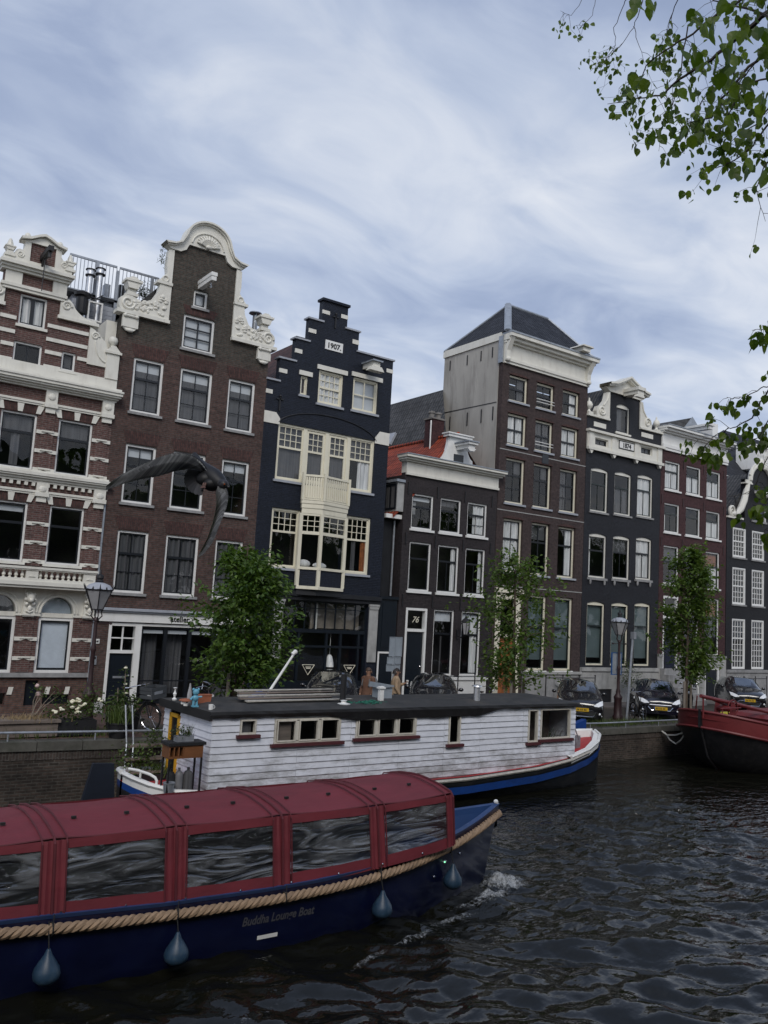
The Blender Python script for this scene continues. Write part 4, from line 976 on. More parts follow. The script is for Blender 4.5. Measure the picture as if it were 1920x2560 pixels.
# ================================================================== HOUSE 6: ink coloured neck gable 1874
def build_ink():
    h = thing('canal_house', 'blue black house dated 1874 with small neck gable, white scrolls and a white hoist beam', 'house', (34.9, 0, 0))
    x0, x1 = 31.88, 37.85
    cols = [(32.28, 33.58), (34.10, 35.41), (35.92, 37.20)]
    dz = (0., .05, .15)
    holes = []
    for i, (a, b) in enumerate(cols): holes += [(a, b, 9.10+dz[i], 11.33+dz[i]), (a, b, 5.80+dz[i], 8.02+dz[i]), (a, b, 1.50, 4.62+dz[i]*.8)]
    holes += [(34.10, 35.16, 13.42, 14.95), (32.43, 33.44, 12.46, 12.84), (36.05, 37.0, 12.58, 12.98)]
    w = MB(); w.cells([(x0, x1, -.5, 12.2), (x0, x1, 12.2, 13.9), (33.52, 35.95, 13.9, 15.45)], holes)
    for i, (a, b) in enumerate(cols):
        for z in (11.33+dz[i], 8.02+dz[i], 4.62+dz[i]*.8): arch_fill(w, a, b, z, .10)
    arch_fill(w, 34.10, 35.16, 14.95, .14)
    w.build('wall', 'brick_ink', h)
    shell(h, x0, x1, -.5, 12.1, 8, 'brick_ink')
    for i, (a, b) in enumerate(cols):
        cu3 = [None, [('c', 'curtain_grey', 0, 1, 0, .6)], [('c', 'curtain', 0, 1, 0, 1)]][i]
        window(h, a, b, 9.10+dz[i], 11.33+dz[i], tr=.34, top=(1, 1), bot=(2, 1), arch=.10, curt=cu3, smat='green_sash', sill='grey_stone', fmat='white_paint')
        cu2 = [[('c', 'curtain', 0, .16, 0, .95)], [('b', 'curtain_grey', 0, 1, .66, 1)], [('c', 'curtain', 0, 1, 0, 1)]][i]
        window(h, a, b, 5.80+dz[i], 8.02+dz[i], tr=.36, top=(1, 1), bot=(2 if i != 0 else 1, 1), arch=.10, curt=cu2, sill='grey_stone', sillh=.12, fmat='white_paint')
        window(h, a, b, 1.50, 4.62+dz[i]*.8, tr=.36, top=(1, 1), bot=(1, 1), arch=.10, curt=[('b', 'frosted', 0, 1, .1, 1)], smat='green_sash', sill=None, fmat='cream_paint')
    sb = MB()
    for i, (a, b) in enumerate(cols):
        for x in (a+.12, b-.12): sb.lathe(x, -.05, [(.05, 5.68+dz[i]), (.06, 5.6+dz[i]), (.045, 5.48+dz[i]), (.01, 5.44+dz[i])], 8)
    sb.build('sill_bracket', 'grey_stone', h)
    MB().cells([(x0, x1, -.5, 1.22)], [(33.0, 34.2, -.3, .35)], y0=-.09, t=.085).build('plinth', 'pale_stone', h)
    MB().box(x0, x1, -.15, 0, 1.222, 1.40).build('plinth_ledge', 'pale_stone', h)
    MB().box(33.0, 34.2, -.03, -.002, -.3, .35).build('cellar_grate', 'black_iron', h)
    b = MB(); b.cells([(x0, x1, 12.20, 13.08)], [(32.43, 33.44, 12.46, 12.84), (36.05, 37.0, 12.58, 12.98)], y0=-.08, t=.079)
    for x in (32.1, 33.85, 35.65, 37.6): b.box(x-.17, x+.17, -.13, -.08, 12.31, 13.079)
    b.build('attic_band', 'white_paint', h)
    c = MB(); c.box(x0-.04, x1+.04, -.2, -.08, 12.16, 12.30); c.box(x0-.06, x1+.08, -.24, .05, 13.081, 13.20)
    for x in (32.1, 33.85, 35.65, 37.6): c.prism([(x-.15, 12.159), (x-.03, 11.98), (x+.03, 11.98), (x+.15, 12.159)], -.16, -.0)
    c.build('moulding', 'white_paint', h)
    for a, b_, z0, z1 in ((32.43, 33.44, 12.46, 12.84), (36.05, 37.0, 12.58, 12.98)):
        window(h, a, b_, z0, z1, y=.0, tr=0, bot=(2, 1), fw=.05, sill=None, curt=[('b', 'curtain_grey', 0, 1, 0, 1)], smat='black_sash', fmat='white_paint')
    d = MB(); d.box(34.24, 35.46, -.10, -.081, 12.56, 13.0); do = d.build('date_frame', 'letter_black', h)
    MB().box(34.29, 35.41, -.115, -.10, 12.61, 12.95).build('date_stone', 'white_clean', do)
    shift(text_mb('1874', .34, .008, 'CENTER', .012), 34.85, -.121, 12.66).build('numerals', 'letter_black', do)
    window(h, 34.10, 35.16, 13.42, 14.95, tr=0, bot=(1, 1), arch=.14, sash=.08, fw=.07, curt=[('b', 'curtain_grey', 0, .6, 0, 1)], fmat='white_paint', sill='white_paint')
    p = MB(); p.box(32.38, 33.30, -.02, .0, 13.42, 13.66); p.box(36.15, 37.12, -.02, .0, 13.52, 13.76); p.box(x0-.05, 33.5, -.12, .05, 13.88, 13.98); p.box(35.97, x1+.05, -.12, .05, 13.9, 14.0); p.build('white_panel', 'white_paint', h)
    s = MB()
    for sx, X in ((-1, 33.52), (1, 35.95)):
        f = lambda q: X+sx*q
        P_ = [(f(0), 14.0), (f(.95), 14.0), (f(1.02), 14.25), (f(.9), 14.5), (f(.6), 14.62), (f(.35), 14.9), (f(.22), 15.35), (f(0), 15.4)]
        s.prism(P_ if sx > 0 else P_[::-1], -.06, .2); volute(s, f(.62), 14.32, .26, -.08, w=.05, sgn=sx); s.tube([(f(.1), -.06, 15.3), (f(.25), -.07, 14.9), (f(.5), -.07, 14.6)], .04, 6)
    s.build('gable_scroll', 'white_paint', h, smooth=35)
    t = MB(); out = [(33.12, 15.62), (33.7, 15.72), (34.2, 15.95), (34.73, 16.22), (35.27, 15.95), (35.76, 15.72), (36.34, 15.62)]
    t.prism([(33.45, 15.42), (36.02, 15.42)] + [(x, z+.001) for x, z in out][::-1], -.10, .3)
    for o, y in ((0., -.34), (.09, -.44)):
        t.loft([[(x, y, z+o) for x, z in out], [(x, y, z+o+.10) for x, z in out], [(x, .34, z+o+.10) for x, z in out], [(x, .34, z+o) for x, z in out], [(x, y, z+o) for x, z in out]])
    t.build('pediment', 'white_paint', h, smooth=30)
    hb = MB(); hb.box(34.52, 35.0, -1.0, -.102, 15.36, 15.55); hb.box(34.46, 35.06, -1.08, -.102, 15.551, 15.72); hb.prism([(34.55, 15.359), (34.97, 15.359), (35.1, 15.2), (34.42, 15.2)], -1.0, -.8); hb.build('hoist_beam', 'white_paint', h)
    u = MB()
    for x in (32.06, 37.48):
        u.box(x-.16, x+.16, -.1, .22, 13.99, 14.1); u.lathe(x, .06, [(.12, 14.1), (.06, 14.2), (.06, 14.24), (.17, 14.36), (.19, 14.46), (.14, 14.6), (.05, 14.68), (.04, 14.8), (.01, 14.84)], 12)
    u.build('urn', 'white_paint', h, smooth=True)
    r = MB(); r.prism([(31.9, 12.6), (37.8, 12.6), (37.8, 13.6), (36.0, 13.9), (35.4, 15.0), (33.9, 15.75)], .4, 9); r.build('roof', 'tile_dark_side', h)
build_ink()
# ================================================================== HOUSE 7: plum coloured house
def build_plum():
    h = thing('canal_house', 'plum red painted brick house with plain white cornice and small white windows', 'house', (41, 0, 0))
    x0, x1 = 37.87, 44.0
    cols = [(38.23, 39.57), (40.14, 41.49), (42.04, 43.39)]
    holes = [(a, b, z0, z1) for a, b in cols for z0, z1 in ((10.98, 12.56), (8.65, 10.24), (5.86, 7.93))]
    holes += [(38.28, 39.55, 1.40, 5.22), (40.16, 41.45, 2.12, 5.26), (42.04, 43.40, 2.12, 5.29), (42.02, 43.38, -.4, 1.46), (40.15, 41.5, -.4, 1.34)]
    MB().cells([(x0, x1, -.5, 13.24)], holes).build('wall', 'brick_plum', h)
    shell(h, x0, x1, -.5, 13.1, 8, 'brick_plum')
    for i, (a, b) in enumerate(cols):
        window(h, a, b, 10.98, 12.56, tr=.34, top=(1, 1), bot=(2, 1), smat='green_sash', sill='white_clean', curt=[('c', 'curtain', 0, 1, 0, 1 if i == 0 else .66)])
        window(h, a, b, 8.65, 10.24, tr=.34, top=(1, 1), bot=(2, 1) if i != 1 else (1, 1), smat='green_sash', sill='white_clean', curt=[('c', 'curtain', 0, 1, 0, .66)] if i == 2 else ([('c', 'curtain', 0, .12, 0, .7)] if i == 0 else None))
        window(h, a, b, 5.86, 7.93, tr=.40, top=(1, 1), bot=(2, 1), smat='green_sash', sill='white_clean', curt=([('b', 'rust_blind', 0, 1, .62, 1), ('c', 'curtain', .2, 1, 0, .6)] if i == 2 else [('b', 'curtain_grey', 0, 1, .62, 1)]))
    window(h, 40.16, 41.45, 2.12, 5.26, tr=.36, top=(1, 1), bot=(1, 1), smat='green_sash', sill=None)
    window(h, 42.04, 43.40, 2.12, 5.29, tr=.36, top=(1, 1), bot=(1, 1), smat='green_sash', sill=None, curt=[('b', 'rust_blind', 0, 1, .7, 1), ('c', 'curtain_grey', .35, .7, 0, .7)])
    f = MB(); frame(f, 38.28, 39.55, 1.40, 5.22, -.02, .16, .10, 0); f.box(38.38, 39.45, -.02, .14, 4.02, 4.14); fo = f.build('door_frame', 'white_clean', h)
    MB().quad((38.38,.06,4.14),(39.45,.06,4.14),(39.45,.06,5.12),(38.38,.06,5.12)).build('fanlight', 'glass', fo)
    d = MB(); d.box(38.38, 39.45, .06, .12, 1.4, 4.02); d.box(38.5, 39.33, .045, .06, 1.6, 2.4); d.box(38.5, 39.33, .045, .06, 2.6, 3.8); d.build('door', 'blue_door', h)
    c = MB(); c.box(x0, x1, -.09, 0, 13.10, 13.24); c.box(x0, x1, -.13, .3, 13.241, 13.42); c.box(x0, x1, -.06, .3, 13.421, 14.05); c.build('frieze', 'white_clean', h)
    c = MB(); c.box(x0-.05, x1+.05, -.22, .3, 14.051, 14.14); c.box(x0-.08, x1+.08, -.4, .3, 14.141, 14.26); c.box(x0-.1, x1+.1, -.55, .3, 14.261, 14.38); c.build('cornice', 'white_clean', h)
    MB().box(x0-.11, x1+.11, -.58, .32, 14.382, 14.43).build('gutter_edge', 'lead', h)
    p = MB(); p.cells([(x0, 38.2, -.5, 2.0), (39.62, x1, -.5, 2.0), (38.2, 39.62, -.5, 1.38)], [(42.02, 43.38, -.4, 1.46), (40.15, 41.5, -.4, 1.34)], y0=-.08, t=.078); p.build('plinth', 'pale_stone', h)
    p = MB(); p.box(x0, 38.2, -.13, 0, 2.002, 2.14); p.box(39.62, x1, -.13, 0, 2.002, 2.11); p.build('plinth_ledge', 'grey_stone', h)
    for a, b, zt in ((42.02, 43.38, 1.46), (40.15, 41.5, 1.34)):
        q = MB(); frame(q, a, b, -.4, zt, -.04, .1, .12, 0); qo = q.build('cellar_door', 'white_clean', h)
        MB().box(a+.12, b-.12, .02, .06, -.4, zt-.12).build('door', 'dark_door', qo)
    s = MB()
    for k in range(6): s.box(38.0, 39.7, -.35-.28*(5-k), -.081, -.4+.3*k, -.4+.3*(k+1)-.002)
    s.build('stoop', 'grey_stone', h)
    r = MB()
    for x in (38.1, 39.66):
        r.tube([(x, -.3, 1.4), (x, -.3, 2.3), (x, -1.8, .9), (x, -1.8, 0)], .022, 6)
    r.tube([(39.66, -.1, 2.3), (39.66, -.3, 2.3)], .02, 6); r.build('stoop_railing', 'black_iron', h)
    a = MB()
    for x in (37.98, 39.86, 41.76, 43.72):
        for z in (12.5, 10.4, 8.1): a.box(x-.025, x+.025, -.035, 0, z-.25, z+.25)
    a.build('wall_anchor', 'iron_brown', h)
    hb = MB(); hb.box(40.75, 41.05, -1.0, .5, 14.6, 14.78); hb.box(40.65, 41.15, -1.08, .5, 14.781, 14.9); hb.build('hoist_beam', 'white_clean', h)
    r = MB(); r.prism([(37.9, 13.8), (43.95, 13.8), (43.95, 14.3), (37.9, 14.3)], .6, 7); r.prism([(39.0, 14.301), (42.55, 14.301), (42.55, 15.3), (42.0, 15.75), (39.0, 14.8)], 1., 4.); ro = r.build('roof', 'tile_dark_side', h)
    MB().prism([(41.2, 14.6), (42.6, 14.6), (42.6, 15.3), (42.0, 15.8), (41.2, 15.0)], .94, .99).build('roof_lead', 'lead', ro)
    MB().box(43.3, 43.85, .5, 1.3, 14.44, 15.6).build('chimney', 'white_clean', h)
build_plum()
# ================================================================== HOUSE 8: black bell gable at the right edge
def build_bell():
    h = thing('canal_house', 'black house at the right edge with many paned white windows and a scrolled bell gable', 'house', (47.5, 0, 0))
    x0, x1 = 44.06, 51.0
    cols = [(44.68, 46.0), (46.68, 47.97), (48.7, 50.0)]
    holes = [(a, b, z0, z1) for a, b in cols for z0, z1 in ((7.84, 9.56), (5.10, 7.23), (1.40, 4.26))] + [(46.70, 48.1, 10.2, 11.1)]
    MB().cells([(x0, x1, -.5, 10.06), (45.9, 49.1, 10.06, 12.6)], holes).build('wall', 'brick_inkier', h)
    MB().prism([(46.4, 12.6), (48.6, 12.6)] + arc_pts(47.5, 12.6, 1.05, .95, 0, 180, 14)[1:-1], 0, .28).build('gable_wall', 'brick_inkier', h)
    shell(h, x0, x1, -.5, 10, 8, 'brick_inkier')
    for a, b in cols:
        window(h, a, b, 7.84, 9.56, tr=.45, top=(4, 2), bot=(4, 3), smat='white_clean', sill='grey_stone', bar=.035, y=.0)
        window(h, a, b, 5.10, 7.23, tr=.5, top=(4, 3), bot=(4, 3), smat='white_clean', sill='grey_stone', bar=.035, y=.0)
        window(h, a, b, 1.40, 4.26, tr=.38, top=(4, 3), bot=(4, 5), smat='white_clean', sill=None, bar=.035, y=.0, curt=[('c', 'curtain_grey', 0, 1, 0, .5)])
    sh = MB(); sh.box(46.72, 48.08, .05, .1, 10.22, 11.08); so = sh.build('hatch', 'blue_door', h)
    MB().box(48.02, 48.1, -.03, .05, 10.2, 11.1).build('hatch_frame', 'white_clean', so)
    MB().box(46.6, 48.2, -.08, .05, 10.08, 10.199).build('hatch_sill', 'grey_stone', so)
    MB().box(x0, x1, -.08, 0, -.5, 1.2).build('plinth', 'grey_stone', h)
    MB().box(x0, x1, -.14, 0, 1.202, 1.36).build('plinth_ledge', 'grey_stone', h)
    s = MB()
    for sx in (-1, 1):
        f = lambda q: 47.5+sx*q
        pts = [(f(3.1), -.03, 10.32), (f(2.5), -.03, 10.38), (f(2.1), -.03, 10.7), (f(1.72), -.03, 11.3), (f(1.5), -.03, 11.9), (f(1.36), -.03, 12.3)]
        s.tube(pts, [.1, .16, .2, .2, .17, .14], 8); volute(s, f(2.98), 10.52, .33, -.06, w=.09, sgn=sx, a0=-PI/2)
        a, b = sorted((f(1.9), f(3.5))); s.box(a, b, -.12, .2, 10.07, 10.18)
        a, b = sorted((f(1.0), f(1.72))); s.box(a, b, -.14, .2, 12.3, 12.38); s.box(min(f(1.02), f(1.6)), max(f(1.02), f(1.6)), -.1, .2, 12.381, 12.55)
    s.tube([(x, -.05, z) for x, z in arc_pts(47.5, 12.55, 1.15, 1.05, 0, 180, 16)], .15, 8); s.tube([(x, -.1, z) for x, z in arc_pts(47.5, 12.55, 1.3, 1.2, 15, 165, 16)], .07, 6)
    s.ball((47.5, -.08, 13.75), (.25, .15, .3)); s.ball((47.2, -.1, 13.5), (.15, .1, .15)); s.ball((47.8, -.1, 13.5), (.15, .1, .15))
    s.build('gable_scroll', 'white_paint', h, smooth=40)
    hb = MB(); hb.box(47.3, 47.7, -1., 0, 11.6, 11.85); hb.box(46.9, 48.0, -.3, .0, 11.851, 12.0); hb.build('hoist_beam', 'white_clean', h)
    r = MB(); r.prism([(44.1, 9.95), (50.9, 9.95), (47.5, 13.2)], .3, 7); r.build('roof', 'tile_dark_side', h)
    g = MB(); g.box(53.4, 66, 6.3, 6.6, 14.3, 14.55); g.build('rear_gutter', 'white_clean', h)
    r = MB(); r.add([(53.6, 6.6, 14.5), (70, 6.6, 14.5), (70, 10.5, 19.5), (60, 10.5, 19.5)], [(0,1,2,3)]); r.add([(53.6, 6.6, 14.5), (60, 10.5, 19.5), (53.6, 14.4, 14.5)], [(0,1,2)])
    r.build('rear_roof', 'tile_blue', h)
    MB().box(53.8, 69.8, 6.7, 14.2, -.5, 14.3).build('rear_wall', 'brick_brown', h)
    q = at(1906, 1150, 6.4); d = MB(); x, z = q.x, q.z; frame(d, x-.9, x+.9, z-.75, z+1.1, 6.4, 6.6, .14); d.box(x-.9, x+.9, 6.6, 8, z-.75, z+1.1); bars(d, x-.76, x+.76, z-.61, z+.96, 6.44, 4, 3, .05)
    d.build('dormer', 'white_clean', h)
build_bell()
# roof terrace between the first two houses
def build_terrace():
    h = thing('roof_terrace', 'roof terrace with grey board cladding and thin metal railing between the two left gables', 'roof terrace', (8.6, 2, 12.0))
    w = MB()
    for k in range(14):
        z = 12.2+k*.17
        if z+.16 < 14.05: w.box(7.2, 8.62, 1.95+.012*(k%2)*0, 2.1, z, z+.16); w.box(7.2, 8.62, 1.97, 2.1, z+.16, z+.17)
    w.box(7.2, 8.62, 2.1, 5, 12.1, 14.08); w.build('board_wall', 'sill_stone', h)
    p = MB(); p.box(8.62, 8.72, 1.9, 2.02, 12.2, 15.3); p.box(7.86, 7.98, 1.9, 2.0, 14.1, 15.46); p.box(9.9, 10.0, 1.9, 2.0, 13.5, 15.4); p.box(8.35, 8.55, 2.3, 2.6, 14.1, 14.85); p.build('post', 'galvanised', h)
    r = MB()
    for a, b in ((6.95, 8.62), (8.72, 10.2)):
        r.box(a, b, 1.92, 1.98, 15.40, 15.47); r.box(a, b, 1.93, 1.97, 14.2, 14.24); n = int((b-a)/.125)
        for i in range(n+1):
            x = a+(b-a)*i/n; r.box(x-.011, x+.011, 1.94, 1.962, 14.24, 15.40)
    r.build('railing', 'galvanised', h)
    MB().box(6.9, 10.3, 1.9, 5.5, 14.09, 14.18).build('deck', 'plastic_black', h)
    MB().box(8.9, 9.25, 2.4, 2.8, 14.2, 15.0).build('storage_box', 'plastic_black', h)
    for x, z in ((7.62, 14.92), (7.96, 15.05)):
        f = MB(); f.tube([(x, 1.6, 12.6), (x, 1.6, z-.18)], .10, 12); fo = f.build('flue_pipe', 'steel', h, smooth=True)
        c = MB(); c.lathe(x, 1.6, [(.17, z-.22), (.18, z-.18), (.11, z-.17)], 12); c.lathe(x, 1.6, [(.18, z), (.17, z+.03), (.04, z+.06)], 12); c.build('cowl', 'black_iron', fo, smooth=True)
        MB().lathe(x, 1.6, [(.13, z-.165), (.13, z-.005)], 12).build('cowl_ring', 'steel', fo, smooth=True)
    b = MB(); b.tube([(7.3, 1.5, 13.95), (8.3, 1.5, 13.9)], .025, 6); b.tube([(7.6, 1.5, 13.7), (8.1, 1.5, 14.1)], .02, 6); b.lathe(7.35, 1.3, [(.2, 13.2), (.2, 13.75), (.28, 13.8), (.3, 13.9), (.1, 14.0)], 12); b.build('brace', 'black_iron', h)
    l = MB(); frame(l, 7.55, 8.05, 13.0, 13.7, 1.2, 1.3, .05); l.build('roof_light', 'white_clean', h)
    MB().box(8.0, 8.36, .4, 3, 11.9, 12.9).build('parapet', 'white_paint', h)
    f = MB(); random.seed(9)
    for i in range(260):
        p = Vector((9.75+random.gauss(0,.16), 2.3+random.gauss(0,.1), 14.7+abs(random.gauss(0,.25)))); d = Vector((random.gauss(0,1), random.gauss(0,1), random.gauss(0,1))).normalized()
        e = d.orthogonal().normalized()*.03; f.quad(p-d*.06, p+e, p+d*.06, p-e)
    f.build('planter_foliage', 'weed', h)
build_terrace()
# ================================================================== SETTING
basic('asphalt_brick', (.10,.085,.075), .85, .3, 1.5, bump=.3)
def setting():
    xs = [-60, -20, 3, 6, 9, 12, 15, 18, 21, 24, 30, 60, 130]
    g = MB(); g.loft([[(x, QY+.30, gz(x)), (x, -3.4, gz(x)), (x, -1.9, -.42), (x, 60, -.42), (x, 200, -.42)] for x in xs])
    tag(g.build('street', 'pavers'), None, None, kind='structure')
    k = MB(); k.loft([[(x, -1.6, -.416), (x, -1.6, -.31), (x, -.02, -.30)] for x in xs]); tag(k.build('pavement', 'paving'), None, None, kind='structure')
    q = thing('quay_wall', 'weathered brick quay wall with stone coping along the far side of the canal', 'quay wall', (12, QY, 0))
    w = MB(); w.loft([[(x, QY+.35, gz(x)-.02), (x, QY+.04, gz(x)-.2), (x, QY+.04, -2.6)] for x in xs]); w.build('brick_face', 'quay_brick', q)
    c = MB()
    for i in range(-40, 90):
        a = i*1.0
        c.add([(a+.008, QY-.02, gz(a)-.2), (a+.992, QY-.02, gz(a+1)-.2), (a+.992, QY-.02, gz(a+1)), (a+.008, QY-.02, gz(a)), (a+.008, QY+.32, gz(a)-.2), (a+.992, QY+.32, gz(a+1)-.2), (a+.992, QY+.32, gz(a+1)+.01), (a+.008, QY+.32, gz(a)+.01)],
              [(0,1,2,3), (3,2,6,7), (0,4,5,1), (0,3,7,4), (1,5,6,2)])
    c.build('coping', 'quay_stone', q)
    s = MB(); s.loft([[(x, QY+.025, gz(x)-.2), (x, QY+.025, gz(x)-.40)] for x in xs]); s.build('soldier_course', 'brick_quay_vert', q)
    r = thing('quay_rail', 'low grey steel rail running along the quay edge', 'railing', (12, QY+.1, 0))
    t = MB(); t.tube([(x, QY+.1, gz(x)+.19) for x in xs], .028, 8); t.build('rail', 'galvanised', r)
    p = MB()
    for i in range(-10, 40): x = i*1.9+.6; p.tube([(x, QY+.1, gz(x)), (x, QY+.1, gz(x)+.17)], .018, 6)
    p.build('posts', 'galvanised', r)
    nb = MB(); nb.box(-80, 150, -80, -27.0, -3, 1.93); tag(nb.build('near_bank', 'paving'), None, None, kind='structure')
    # canal water
    wv = MB(); X = []; Y = []
    nx, ny = 330, 300
    def wave(x, y):
        u, v_ = x*.82-y*.57, x*.57+y*.82
        a = noise.noise(Vector((u*.42, v_*.75, 3.)))*.11
        a += noise.noise(Vector((u*1.0+7, v_*1.8, 9.)))*.10 + noise.noise(Vector((u*2.0, v_*3.4, 1.)))*.058 + noise.noise(Vector((u*4.2, v_*6.5, 11.)))*.024
        return a
    secs = []
    x0, x1, y0, y1 = 1.5, 21.5, -27.0, -12.0
    for j in range(ny+1):
        y = y0+(y1-y0)*j/ny; row = []
        for i in range(nx+1):
            x = x0+(x1-x0)*i/nx; e = min(1, min(x-x0, x1-x, y-y0, y1-y)/1.5); row.append((x, y, WATER+wave(x, y)*e))
        secs.append(row)
    wv.loft(secs)
    Z = WATER
    for a, b, c, d in ((-80, x0, -27, -7.9), (x1, 150, -27, -7.9), (x0, x1, y1, -7.9)): wv.quad((a,c,Z), (b,c,Z), (b,d,Z), (a,d,Z))
    o = wv.build('canal_water', 'water', smooth=180); tag(o, None, None, kind='structure')
def water_mat():
    m, n, b, out = nt('water')
    b.inputs['Base Color'].default_value = (.0075,.0075,.0048,1); b.inputs['Roughness'].default_value = .04; b.inputs['IOR'].default_value = 1.45
    g = N(n, 'ShaderNodeNewGeometry')
    def ns(scale, st, det=3., rot=.25):
        mp = N(n, 'ShaderNodeMapping'); mp.inputs['Scale'].default_value = st; mp.inputs['Rotation'].default_value = (0, 0, rot); n.links.new(g.outputs['Position'], mp.inputs[0])
        x = N(n, 'ShaderNodeTexNoise', Scale=scale, Detail=det, Roughness=.55); n.links.new(mp.outputs[0], x.inputs['Vector']); return x.outputs[0]
    a = ns(1.1, (1, 1.5, 1)); c = ns(3.6, (1, 1.5, 1), 3., -.3); 
    ad = N(n, 'ShaderNodeMath', operation='MULTIPLY_ADD'); n.links.new(c, ad.inputs[0]); ad.inputs[1].default_value = .35; n.links.new(a, ad.inputs[2])
    cd = N(n, 'ShaderNodeVectorMath', operation='DISTANCE'); n.links.new(g.outputs['Position'], cd.inputs[0]); cd.inputs[1].default_value = (4, -27, 0)
    mr = N(n, 'ShaderNodeMapRange'); n.links.new(cd.outputs['Value'], mr.inputs[0]); mr.inputs[1].default_value = 7; mr.inputs[2].default_value = 20; mr.inputs[3].default_value = .12; mr.inputs[4].default_value = 1.
    bp = N(n, 'ShaderNodeBump', Distance=.16); n.links.new(mr.outputs[0], bp.inputs['Strength']); n.links.new(ad.outputs[0], bp.inputs['Height']); n.links.new(bp.outputs[0], b.inputs['Normal'])
water_mat()
basic('quay_stone', (.085,.082,.070), .85, .3, 2.5, bump=.4, dirt=((.04,.045,.03), 3., .9, (1,1,1)))
brick('brick_quay_vert', (.085,.065,.055), (.055,.042,.038), (.10,.09,.08), vert=True, dirt=1.0)
setting()

def world_and_light():
    w = bpy.data.worlds.new('World'); scene.world = w; w.use_nodes = True; n = w.node_tree; n.nodes.clear()
    out = n.nodes.new('ShaderNodeOutputWorld'); bg = n.nodes.new('ShaderNodeBackground'); n.links.new(bg.outputs[0], out.inputs[0])
    EL, AZ = R(42), R(212)
    sky = N(n, 'ShaderNodeTexSky'); sky.sky_type = 'NISHITA'; sky.sun_disc = False; sky.sun_elevation = EL; sky.sun_rotation = AZ; sky.air_density = 1.; sky.dust_density = 2.
    tc = N(n, 'ShaderNodeTexCoord'); sp = N(n, 'ShaderNodeSeparateXYZ'); n.links.new(tc.outputs['Generated'], sp.inputs[0])
    zc = N(n, 'ShaderNodeMath', operation='MAXIMUM'); n.links.new(sp.outputs[2], zc.inputs[0]); zc.inputs[1].default_value = .0
    za = N(n, 'ShaderNodeMath', operation='ADD'); n.links.new(zc.outputs[0], za.inputs[0]); za.inputs[1].default_value = .13
    def dv(s):
        d = N(n, 'ShaderNodeMath', operation='DIVIDE'); n.links.new(s, d.inputs[0]); n.links.new(za.outputs[0], d.inputs[1]); return d.outputs[0]
    cb = N(n, 'ShaderNodeCombineXYZ'); n.links.new(dv(sp.outputs[0]), cb.inputs[0]); n.links.new(dv(sp.outputs[1]), cb.inputs[1])
    def cloud(scale, st, rot, det, dist, seed):
        mp = N(n, 'ShaderNodeMapping'); mp.inputs['Rotation'].default_value = (0, 0, rot); mp.inputs['Scale'].default_value = st; mp.inputs['Location'].default_value = (seed, seed*.7, 0); n.links.new(cb.outputs[0], mp.inputs[0])
        x = N(n, 'ShaderNodeTexNoise', Scale=scale, Detail=det, Roughness=.52, Distortion=dist); n.links.new(mp.outputs[0], x.inputs['Vector']); return x.outputs[0]
    a = cloud(.75, (1, 1.35, 1), -.5, 8., .35, 3.1); b = cloud(2.6, (1, 1.5, 1), -.35, 8., .9, 8.3); c = cloud(.25, (1, 1.2, 1), .3, 3., .2, 1.7)
    def math(op, p, q):
        x = N(n, 'ShaderNodeMath', operation=op)
        for i, v in enumerate((p, q)):
            if isinstance(v, float): x.inputs[i].default_value = v
            else: n.links.new(v, x.inputs[i])
        return x.outputs[0]
    mixv = math('ADD', math('ADD', math('MULTIPLY', a, .52), math('MULTIPLY', b, .30)), math('MULTIPLY', c, .28))
    # thin cloud deck: brighter towards the horizon
    hz = N(n, 'ShaderNodeMapRange'); n.links.new(sp.outputs[2], hz.inputs[0]); hz.inputs[1].default_value = .10; hz.inputs[2].default_value = .75
    hz.inputs[3].default_value = .15; hz.inputs[4].default_value = -.05
    mv = math('ADD', mixv, hz.outputs[0])
    r = N(n, 'ShaderNodeValToRGB'); n.links.new(mv, r.inputs[0]); e = r.color_ramp.elements
    for _ in range(3): e.new(.5)
    for el, (p, col) in zip(e, [(.43, (.245,.31,.465)), (.53, (.35,.42,.585)), (.595, (.48,.55,.695)), (.66, (.64,.69,.79)), (.76, (.83,.85,.895))]): el.position = p; el.color = (*col, 1)
    sk = N(n, 'ShaderNodeVectorMath', operation='SCALE'); n.links.new(sky.outputs[0], sk.inputs[0]); sk.inputs['Scale'].default_value = .10
    mx = mixc(n, .88, sk.outputs[0], r.outputs[0])
    n.links.new(mx, bg.inputs[0]); bg.inputs[1].default_value = 1.0
    l = bpy.data.lights.new('sun', 'SUN'); l.energy = 1.5; l.angle = R(25); l.color = (1., .955, .89)
    o = bpy.data.objects.new('sun', l); COL.objects.link(o)
    d = Vector((math_sin(AZ)*math_cos(EL), math_cos(AZ)*math_cos(EL), math_sin(EL)))   # towards the sun
    o.rotation_euler = (-d).to_track_quat('-Z', 'Y').to_euler(); o.location = (0, -40, 40)
math_sin, math_cos = math.sin, math.cos
world_and_light()
cam = bpy.data.cameras.new('camera'); co = bpy.data.objects.new('camera', cam); COL.objects.link(co); scene.camera = co
cam.sensor_fit = 'VERTICAL'; cam.sensor_height = 36; cam.sensor_width = 27; cam.lens = F_PX/2560*36; cam.clip_end = 2000; cam.clip_start = .05
co.matrix_world = Matrix(((_r.x, _u.x, -_f.x, CAM.x), (_r.y, _u.y, -_f.y, CAM.y), (_r.z, _u.z, -_f.z, CAM.z), (0, 0, 0, 1)))
scene.view_settings.view_transform = 'Standard'; scene.view_settings.look = 'None'; scene.view_settings.exposure = .15; scene.view_settings.gamma = 1
scene.cycles.max_bounces = 8; scene.cycles.transparent_max_bounces = 12; scene.cycles.caustics_reflective = False; scene.cycles.caustics_refractive = False

